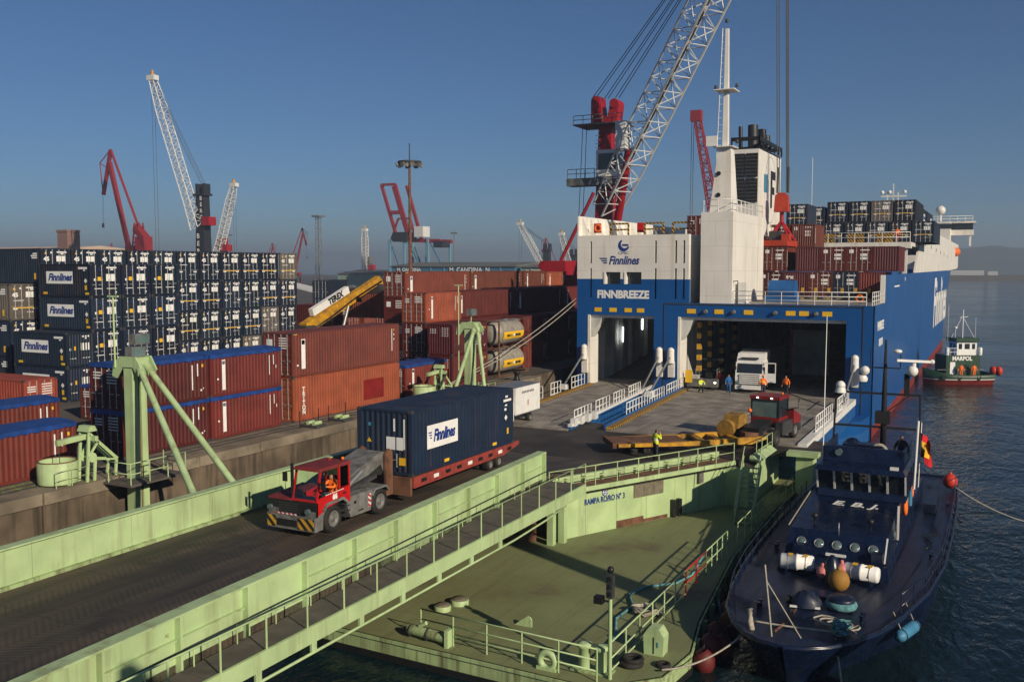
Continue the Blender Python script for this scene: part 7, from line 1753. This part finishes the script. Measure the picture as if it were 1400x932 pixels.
for i in range(4):
    for k in range(4): fl.face([fp(i, k), fp(i + 1, k), fp(i + 1, k + 1), fp(i, k + 1)], 1 if k in (1, 2) and i < 3 else 0)
fl.build("flag", ["flagred", "flagyellow"], pb, world=True); MB().tube((-3.18, 48.2, 3.1), (-3.12, 48.2, 6.2), .03, 6).build("flag_staff", "white", pb, world=True)
# foredeck gear (each lifts away)
for i, (x, y) in enumerate(((-7.1, 39.35), (-4.55, 39.15))):
    t = thing("life_raft", "white life raft canister on the patrol boat's foredeck, %s one" % ("pontoon-side" if i == 0 else "water-side"), "life raft", (x, y, D0), R(6 if i == 0 else -8), "life raft canisters on the patrol boat")
    MB().lathe([(.1, -.68), (.28, -.66), (.32, -.6), (.32, -.05), (.34, -.04), (.34, .04), (.32, .05), (.32, .6), (.28, .66), (.1, .68)], 18, (0, 0, .5), 'x').build("canister", "signwhite", t)
    for s_ in (-.35, .35): MB().torus((s_, 0, .5), .325, .015, 18, 5, 'x').build("strap", "steel", t)
    for s_ in (-.35, .25): MB().box(s_, s_ + .18, -.2, .12, .81, .825).build("label", "signyellow", t)
    for s_ in (-.4, .4): MB().box(s_ - .05, s_ + .05, -.32, .32, .0, .22).build("cradle", "navy", t)
for i, (x, y, z, r, m, lb) in enumerate(((-5.25, 38.0, .42, .42, "buoyochre", "ochre ball buoy between the two life rafts"), (-6.0, 38.85, .38, .25, "buoypink", "faded pink buoy against the patrol boat's deckhouse, left of the covered reel"), (-5.3, 39.1, .52, .26, "buoypink", "faded pink buoy against the patrol boat's deckhouse, right of the covered reel"), (-2.2, 58.6, .5, .40, "buoyred", "bright red ball buoy on the patrol boat's stern rail"))):
    t = thing("ball_buoy", lb, "buoy", (x, y, D0 + z), 0, "ball buoys on the patrol boat")
    MB().ball((0, 0, 0), r, 16, 1.05).build("ball", m, t); MB().lathe([(.09, r), (.07, r + .12), (.02, r + .14)], 8).build("eye", m, t)
t = thing("covered_reel", "dark blue canvas-covered reel standing between the pink buoys", "reel", (-5.65, 38.95, D0))
MB().lathe([(.4, 0), (.36, .5), (.22, .95), (.08, 1.1)], 10).build("cover", "navy", t)
t = thing("windlass", "dark blue tarpaulin-covered windlass on the patrol boat's foredeck", "windlass", (-6.1, 35.6, .92), R(10)); t.scale = (.72, .72, .8)
cv = MB(); rr = random.Random(8); n = 12
secs = []
for j, (r, z) in enumerate(((.72, 0), (.66, .25), (.5, .5), (.25, .68), (.05, .7))): secs.append([((r + rr.uniform(-.13, .13)) * math.cos(k * 2 * math.pi / n) * 1.15, (r + rr.uniform(-.07, .07)) * math.sin(k * 2 * math.pi / n) * .8, z + rr.uniform(-.04, .04)) for k in range(n)]); secs[-1].append(secs[-1][0])
loft(cv, secs); cv.build("cover", "navydeck", t); MB().bar((-.75, -.45, .06), (.75, -.4, .06), .09).build("drum_bar", "white", t); MB().tube((-.95, .1, .2), (-.7, .1, .2), .2, 12).build("warping_head", "black", t)
t = thing("rope_reel", "round dark rope reel with pale green rope beside the windlass", "reel", (-4.85, 35.9, .92))
MB().lathe([(.48, .3), (.5, .38), (.42, .45), (.05, .47)], 18).build("lid", "navydeck", t); MB().torus((0, 0, .17), .42, .16, 20, 8).build("rope", "bluerope", t)
q = MB(); q.path([(-5.2 + .5 * math.cos(i * .5) + .02 * i, 34.3 + .35 * math.sin(i * .5) - .01 * i, .98 + .01 * (i % 5)) for i in range(40)] + [(-4.3, 33.7, 1.0), (-4.0, 33.3, 1.05)], .035, 6); tag(q.build("rope_coil", "rope"), "loose pale rope coil on the patrol boat's foredeck", "rope")
q = MB()
for k in range(6): q.path([(-4.5 + .28 * math.sin(i * 1.9 + k), 33.4 + .42 * math.sin(i * .9 + k * 2) - .0, 1.0 + .06 * k + .03 * math.sin(i)) for i in range(12)], .035, 5)
tag(q.build("rope_heap", "bluerope"), "tangled green grey rope heap at the patrol boat's bow cleat", "rope")
q = MB(); q.path([(-7.5, 32.75, 1.5), (-7.45, 32.7, 1.05), (-7.3, 32.4, .75)], .11, 8); tag(q.build("fender_roll", "rope"), "pale rag chafing guard at the patrol boat's pontoon-side bow", "guard")
st_ = thing("jack_staff", "thin pale jack staff with slanting stay on the patrol boat's bow", "staff", (-6.55, 31.95, .95))
MB().tube((0, 0, 0), (-.35, .35, 2.35), .035, 6).build("pole", "rope", st_); MB().tube((-.3, .3, 1.85), (.95, .15, .05), .022, 6).build("stay", "rope", st_)
for i, (x, y) in enumerate(((-7.6, 34.6), (-4.0, 34.9), (-8.6, 42.5), (-2.3, 44.0), (-2.1, 54))):
    MB().lathe([(.07, 0), (.06, .18), (.1, .2), (.1, .25)], 10, (x, y, D0)).build("bitt", "navy", pb, world=True); MB().lathe([(.07, 0), (.06, .18), (.1, .2), (.1, .25)], 10, (x, y + .35, D0)).build("bitt", "navy", pb, world=True)
MB().box(-6.0, -5.2, 36.6, 37.3, D0 + .02, D0 + .14).build("deck_hatch", "navy", pb, world=True)
MB().path([(-6.3, 34.9, .98), (-6.35, 34.0, 1.0), (-6.4, 33.0, 1.02), (-6.5, 32.2, 1.05)], .05, 6).build("anchor_chain", "rustplate", pb, world=True)
MB().path([(-2.6, 45.5, .9), (-2.4, 46.5, .92), (-2.8, 47.6, .9), (-2.3, 48.8, .92), (-2.6, 50, .9)], .04, 6).build("deck_hose", "black", pb, world=True)
MB().box(-8.6, -8.2, 48, 50.5, D0, D0 + .5).build("deck_box", "navydeck", pb, world=True); MB().box(-3.2, -2.6, 52.5, 54.2, D0, D0 + .45).build("deck_box", "navydeck", pb, world=True)
for y in (43.5, 44.8): MB().tube((hx1 - .12, y, 1.9), (hx1 - .02, y, 1.9), .17, 12).build("porthole", "glasslight", pb, world=True)
railpts = [(pc(y) - w_ + .12, y, dz) for y, w_, dz in ST[3:10]]
railing(pb, railpts, .85, "navy", .022, 1.6, (1.0, .5), "stanchion", "guard_wire")
railing(pb, [(pc(y) + w_ - .12, y, dz) for y, w_, dz in ST[5:11]], .85, "navy", .022, 1.6, (1.0, .5), "stanchion", "guard_wire")
t = thing("hull_fender", "light blue cylinder fender hanging on the patrol boat's water side", "fender", (pbx + 2.95, 36.4, .3), R(-16))
MB().lathe([(.05, -.85), (.2, -.75), (.23, -.6), (.23, .6), (.2, .75), (.05, .85)], 14, (0, 0, 0), 'y').build("body", "lightblue", t)
for y in (-.6, .6): MB().torus((0, y, 0), .24, .02, 14, 5, 'y').build("band", "black", t); MB().tube((0, y, .2), (-.3, y, .8), .02, 5).build("lanyard", "rope", t)
for i, (y, z) in enumerate(((48.0, 2.1), (51.5, 2.2))):
    t = thing("lifebuoy", "orange horseshoe lifebuoy on the patrol boat's cabin side, %s" % ("forward" if i == 0 else "aft"), "lifebuoy", (hx1 + .0, y, z), 0, "orange lifebuoys on the patrol boat")
    MB().torus((0, 0, 0), .3, .1, 16, 7, 'x').build("ring", "hiorange", t); MB().box(-.02, .12, -.08, .08, .25, .5).build("holder", "rope", t)
MB().box(hx1 - .02, hx1 + .06, 44.2, 44.35, 1.5, 3.0).build("boat_hook", "white", pb, world=True); MB().tube((hx1 + .05, 49.8, 1.8), (hx1 + .05, 49.8, 2.6), .12, 8).build("rolled_tarp", "lightblue", pb, world=True)
mooring("slack pale mooring line from the patrol boat's bow to the pontoon corner", (-7.4, 32.5, .9), (-9.6, 29.4, .15), .35, .035, "rope")
mooring("pale line hanging from the patrol boat's bow into the water", (-4.6, 32.9, .9), (-4.1, 32.1, -1.2), .05, .035)
mooring("grey green line sagging between pontoon and patrol boat", (-9.7, 36.9, .1), (-8.3, 34.2, .9), .9, .03, "bluerope")
mooring("long pale mooring line from the patrol boat's stern to the right", (-2.0, 58.2, 1.2), (2.6, 58.5, -.6), .35, .035)
mooring("taut pale line across the patrol boat's bow", (-7.4, 32.75, 1.08), (-4.4, 33.1, 1.08), .04, .035)
# ------------------------------------------------------------------ unseen shadow casters added beyond the right edge
pl_ = thing("shadow_pile", "tall dark steel mooring pile standing in the water right of the patrol boat", "pile", (7.0, 27.4, WZ))
MB().tube((0, 0, -4), (0, 0, 14.8), .62, 16).build("shaft", "rustplate", pl_); MB().lathe([(.8, 14.8), (.8, 15.1), (.2, 15.3)], 16).build("cap", "greenold", pl_)  # added out of view; its shaft throws the dark band over the pontoon deck
fm_ = thing("shadow_mast", "steel floodlight mast standing in the water right of the camera's quay", "lamp mast", (8.0, 3.1, WZ))
MB().tube((0, 0, -4), (0, 0, 17.2), .2, 12, .14).build("pole", "greenold", fm_)
for k in (-.6, .6): MB().box(k - .5, k + .5, -.2, .2, 16.2, 17.3).build("floodlight", "grey", fm_)  # unlit boxes added out of view to shade a patch of the near girder
# ------------------------------------------------------------------ green work boat (local x = length, bow at -x)
wb = thing("work_boat", "small dark green work boat lettered MARPOL beside the ship's bow", "boat", (-4.5, 129.2, WZ), R(28)); wb.scale = (.70, .85, .95)
secs_p, secs_s = [], []
WS = [(-6.2, .1, 2.1), (-5.4, 1.3, 1.9), (-4.0, 2.2, 1.6), (-2, 2.6, 1.35), (1, 2.65, 1.25), (4, 2.5, 1.3), (5.6, 2.1, 1.4)]
hb_ = MB()
for sgn in (-1, 1):
    loft(hb_, [[(x * .96, sgn * w_ * .7, -.6), (x * .98, sgn * w_ * .9, .55), (x * .985, sgn * w_ * .93, .62)] for x, w_, h_ in WS], 1)
    loft(hb_, [[(x * .985, sgn * w_ * .93, .62), (x * .99, sgn * w_ * .95, .74)] for x, w_, h_ in WS], 2)
    loft(hb_, [[(x * .99, sgn * w_ * .95, .74), (x, sgn * w_, h_), (x, sgn * (w_ - .1), h_), (x, sgn * max(0, w_ - .12), .8)] for x, w_, h_ in WS], 0)
hb_.face([(5.6, -2.1, 1.4), (5.6, 2.1, 1.4), (5.4, 1.4, -.6), (5.4, -1.4, -.6)], 0)
hb_.build("hull", ["tugreen", "boot", "signwhite"], wb)
dd = MB()
for i in range(len(WS) - 1): dd.face([(WS[i][0], -WS[i][1] + .1, .85), (WS[i + 1][0], -WS[i + 1][1] + .1, .85), (WS[i + 1][0], WS[i + 1][1] - .1, .85), (WS[i][0], WS[i][1] - .1, .85)])
dd.build("deck", "tugreen", wb)
MB().box(-3.0, 3.0, -1.7, 1.8, .86, 3.75).build("deckhouse", "tugreen", wb)
MB().box(-2.3, -1.4, -1.72, -1.701, .9, 2.9).build("door", "signwhite", wb)
for x in (.2, 1.8): MB().box(x, x + .5, -1.72, -1.701, 2.0, 2.6).build("window", "glass", wb)
text("MARPOL", .72, "signwhite", wb, (-.2, -1.712, 3.35), FY, bold=.03, sx=1.25); text("FUNAS", .42, "signwhite", wb, (3.2, -2.62, 1.1), FY, bold=.02) if False else None
MB().box(-.9, 2.6, -1.2, 1.3, 3.76, 5.5).build("wheelhouse", "signwhite", wb); MB().box(-1.2, 2.9, -1.5, 1.6, 5.5, 5.95).build("wheelhouse_roof", "tugreen", wb)
for x0, x1 in ((-.6, .0), (.45, 1.35), (1.75, 2.3)): MB().box(x0, x1, -1.22, -1.201, 4.55, 5.25).build("window", "glass", wb)
for y in (-.7, .3): MB().box(-.92, -.901, y, y + .6, 4.55, 5.25).build("window", "glass", wb)
railing(wb, [(-2.8, -1.6, 3.75), (2.9, -1.6, 3.75)], .9, "white", .03, 1.1) if False else None
for x in (-2.9, -2.2, -1.5, 2.9): MB().tube((x, -1.6, 3.75), (x, -1.6, 4.7), .03, 5).build("stanchion", "white", wb)
for z in (4.2, 4.7): MB().bar((-2.9, -1.6, z), (-1.0, -1.6, z), .05).build("rail", "white", wb)
for x in (-2.6, 3.2): MB().lathe([(.3, 0), (.34, .2), (.34, .9), (.25, 1.0)], 12, (x, -1.2, 3.76)).build("raft_canister", "signwhite", wb)
q = MB(); q.tube((.7, 0, 5.95), (.7, 0, 9.6), .1, 8); q.tube((.7, 0, 9.0), (-1.1, .2, 6.0), .05, 5); q.tube((.7, 0, 8.6), (2.6, -.3, 6.0), .05, 5); q.bar((.1, 0, 8.6), (1.6, 0, 8.7), .06); q.tube((-.6, 0, 6), (-.6, 0, 7.1), .06, 6); q.ball((-.6, 0, 7.25), .35, 10, .5); q.build("mast", "white", wb)
for x, h_ in ((-1.9, 10.3), (3.0, 8.6)): MB().tube((x, 0, 5.0), (x, 0, h_), .03, 5).build("aerial", "white", wb)
for i, x in enumerate((5.5, 6.2)):
    MB().ball((x, -1.5 - i * .4, 1.75), .62, 12).build("fender_ball", "buoyred", wb)
for x in (-3.6, -1.0, 2.4): MB().torus((x, -2.45 if x > -3 else -2.2, 1.0), .3, .12, 12, 6, 'y').build("tyre_fender", "rubber", wb)
MB().bar((-4.5, -1.6, 1.9), (3.5, -1.9, 1.95), .05).build("rub_rail", "steel", wb)
mooring("bow line from the green work boat towards the ship", (-9.2, 127.0, 1.8), (-9.3, 119.5, 2.4), .9, .05, "rope")
# ------------------------------------------------------------------ people: one continuous skinned body each
def person(label, loc, rz, jacket, legs, pose="stand", hi=None, hair="hair", h=1.75, group=None, helmet=None):
    """Skeleton edges grown with the Skin modifier; facing local -Y."""
    k = h / 1.75
    J = {}
    if pose == "stand": J.update(hip=(0, 0, .95), kL=(.10, -.02, .5), aL=(.11, .03, .08), kR=(-.10, -.03, .5), aR=(-.12, .02, .08), eL=(.30, .03, 1.14), wL=(.33, -.06, .9), eR=(-.30, .02, 1.14), wR=(-.33, -.08, .9))
    if pose == "phone": J.update(hip=(0, 0, .95), kL=(.10, -.02, .5), aL=(.13, .03, .08), kR=(-.10, .0, .5), aR=(-.12, .03, .08), eL=(.34, -.02, 1.12), wL=(.24, -.18, 1.0), eR=(-.36, -.1, 1.22), wR=(-.22, -.14, 1.5))
    if pose == "walk": J.update(hip=(0, 0, .93), kL=(.10, -.18, .52), aL=(.10, -.12, .1), kR=(-.10, .06, .5), aR=(-.10, .32, .14), eL=(.27, .14, 1.16), wL=(.27, .1, .92), eR=(-.27, -.1, 1.16), wR=(-.27, -.28, 1.0))
    if pose == "crouch": J.update(hip=(0, .1, .55), kL=(.14, -.3, .52), aL=(.14, -.1, .08), kR=(-.14, -.26, .42), aR=(-.14, .12, .08), eL=(.28, -.25, .85), wL=(.16, -.42, .75), eR=(-.28, -.22, .82), wR=(-.16, -.42, .7))
    if pose == "sit": J.update(hip=(0, .05, .12), kL=(.14, -.42, .16), aL=(.14, -.48, -.22), kR=(-.14, -.42, .16), aR=(-.14, -.48, -.22), eL=(.28, -.2, .42), wL=(.15, -.48, .48), eR=(-.28, -.22, .42), wR=(-.12, -.5, .46))
    hip = Vector(J["hip"]); lean = {"crouch": -.16, "sit": -.04, "walk": -.05}.get(pose, -.02)
    ch = hip + V(0, lean * .7, .34); nk = hip + V(0, lean, .54); hd = hip + V(0, lean - .02, .68); tp = hip + V(0, lean - .01, .80)
    sL, sR = nk + V(.17, 0, -.07), nk + V(-.17, 0, -.07)
    vs = [(hip, .175, .135), (hip + V(0, lean * .3, .16), .175, .14), (ch, .20, .145), (nk, .065, .06), (hd, .085, .10), (tp, .07, .085)]
    ed = [(0, 1), (1, 2), (2, 3), (3, 4), (4, 5)]
    def ch_(root, pts):
        last = root
        for p, r in pts: vs.append((Vector(p), r, r)); ed.append((last, len(vs) - 1)); last = len(vs) - 1
        return last
    ends = {}
    for s_, sh in (("L", sL), ("R", sR)):
        w_ = Vector(J["w" + s_]); e = Vector(J["e" + s_]); dr = (w_ - e).normalized()
        ends[s_] = (ch_(2, [(sh, .088), (e, .066), (w_, .042), (w_ + dr * .05, .036), (w_ + dr * .09, .03)]), w_, dr)
        kx = .09 if s_ == "L" else -.09
        a = Vector(J["a" + s_])
        ch_(0, [(hip + V(kx, 0, -.06), .11), (J["k" + s_], .08), (a, .06), (a + V(0, -.1, -.035), .045), (a + V(0, -.19, -.045), .032)])
    for s_, (e_, w_, dr) in ends.items():      # five fingers of different lengths
        sd = dr.cross(V(0, 0, 1)).normalized() if abs(dr.z) < .9 else V(0, 1, 0)
        for i, L in enumerate((.07, .08, .075, .06)): 
            b = w_ + dr * .09 + sd * (.022 * (i - 1.5)); ch_(e_, [(b, .010), (b + dr * L * .6 + V(0, -.01, 0), .009), (b + dr * L + V(0, -.025, -.01), .008)])
        b = w_ + dr * .04 + sd * .035; ch_(e_ - 1, [(b, .011), (b + dr * .05 + sd * .03, .009)])
    me = bpy.data.meshes.new("p"); me.from_pydata([tuple(v[0] * k) for v in vs], ed, []); ob = bpy.data.objects.new("p", me); COL.objects.link(ob)
    md = ob.modifiers.new("s", 'SKIN')
    for i, v in enumerate(vs): me.skin_vertices[0].data[i].radius = (v[1] * k, v[2] * k); me.skin_vertices[0].data[i].use_root = (i == 0)
    sb_ = ob.modifiers.new("u", 'SUBSURF'); sb_.levels = 1; sb_.render_levels = 1
    dg = bpy.context.evaluated_depsgraph_get(); nm = bpy.data.meshes.new_from_object(ob.evaluated_get(dg)); nm.name = "body"
    bpy.data.objects.remove(ob); bpy.data.meshes.remove(me)
    nm.materials.clear()
    for m in ("skin", jacket, legs, hair, hi or "signwhite", "black"): nm.materials.append(MT[m])
    nkz = (nk.z + .03) * k; hz = (hip.z + .02) * k
    for f in nm.polygons:
        c = f.center; mi = 1
        f.use_smooth = True
        if c.z > nkz and abs(c.x) < .14 and (c.xy - nk.xy * k).length < .2:
            mi = 0
            if c.z > (hd.z + .03) * k or (c.y > hd.y * k + .03 and c.z > (hd.z - .04) * k): mi = 3
        else:
            for s_ in "LR":
                if (c - Vector(J["w" + s_]) * k).length < .03 * k or (c - (Vector(J["w" + s_]) + ends[s_][2] * .1) * k).length < .12 * k: mi = 0
                if (c - Vector(J["a" + s_]) * k).length < .16 or c.z < .05 and pose != "sit": mi = 5
            if mi == 1:
                if pose in ("crouch", "sit"): 
                    if c.y < (hip.y - .14) * k and c.z < (hip.z + .12) * k or c.z < hz - .02: mi = 2
                elif c.z < hz: mi = 2
            if mi == 1 and hi and abs(c.z - (hip.z + .25) * k) < .035: mi = 4
        f.material_index = mi
    t = thing("person", label, "person", loc, rz, group)
    b = bpy.data.objects.new("body", nm); COL.objects.link(b); b.parent = t
    # face: nose, eyes, mouth, ears; helmet where worn
    f0 = hd * k
    fc = MB(); fc.hexa([(-.012, -.115, -.03), (.012, -.115, -.03), (.012, -.08, -.03), (-.012, -.08, -.03), (-.006, -.1, .02), (.006, -.1, .02), (.006, -.08, .02), (-.006, -.08, .02)], 0)
    for sx in (-1, 1): fc.ball((sx * .032, -.088, .018), .011, 6, 1, 1); fc.ball((sx * .088, 0, .0), .022, 6, 1.3, 0)
    fc.box(-.022, .022, -.096, -.085, -.062, -.055, 2)
    fo = fc.build("face", ["skin", "black", "redcloth"], t, loc=f0 + V(0, 0, .0)); fo.scale = (k,) * 3
    if helmet: MB().lathe([(.125, 0), (.12, .05), (.09, .1), (.03, .125)], 14, (0, 0, 0)).build("helmet", helmet, t, loc=f0 + V(0, .005, .045))
    return t
person("person in yellow high-visibility jacket holding a phone at the platform railing", (-17.1, 50.75, PZ + .02), R(150), "hiyellow", "pants", "phone", "signwhite")
person("tractor driver in orange jacket sitting in the red cab", (-22.68, 28.68, QZ + 1.22), 0, "hiorange", "pants", "sit", None, h=1.7)
person("person in yellow jacket crouching beside the grey cargo tug", (-23.3, 81.3, SILL), R(40), "hiyellow", "pants", "crouch", "signwhite")
person("person in blue overalls walking at the large ship door", (-20.9, 81.6, SILL), R(20), "overall", "overall", "walk", None)
person("person in red jacket in the shadow inside the ship door", (-22.4, 84.2, SILL), R(0), "redcloth", "blacksuit", "stand", None)
person("person in orange jacket beside the white lorry's front", (-17.95, 81.8, SILL), R(200), "hiorange", "pants", "stand", "signyellow", helmet="hiorange")
person("person in orange vest right of the white lorry", (-16.2, 82.8, SILL), R(-20), "hiorange", "pants", "stand", None)
person("person in dark clothes on the patrol boat's flybridge", (-4.0, 48.6, 4.34 - .62), R(0), "blacksuit", "blacksuit", "stand", None)
person("person in orange overalls on the green work boat, left", (-4.0, 127.1, WZ + .86), R(10), "hiorange", "hiorange", "stand", None)
person("person in orange overalls on the green work boat, right", (-2.6, 127.9, WZ + .86), R(30), "hiorange", "hiorange", "stand", None)
person("person in red overalls at the rail of the ship's upper platform", (-11.0, 118.9, 16.46), R(0), "hiorange", "redcloth", "stand", None)

# ------------------------------------------------------------------ harbour haze
hz_ = MB().box(-6100, 3200, -340, 4300, WZ - 6, 92)
ho = hz_.build("haze", [])
hm = bpy.data.materials.new("haze_air"); hm.use_nodes = True
hn = hm.node_tree; hn.nodes.clear()
hv = hn.nodes.new("ShaderNodeVolumePrincipled"); hv.inputs["Color"].default_value = (0.54, 0.66, 0.82, 1); hv.inputs["Density"].default_value = 0.0005; hv.inputs["Anisotropy"].default_value = 0.2
hO = hn.nodes.new("ShaderNodeOutputMaterial"); hn.links.new(hv.outputs[0], hO.inputs["Volume"])
ho.data.materials.append(hm)
tag(ho, "thin blue harbour haze filling the air", "haze", kind="stuff")
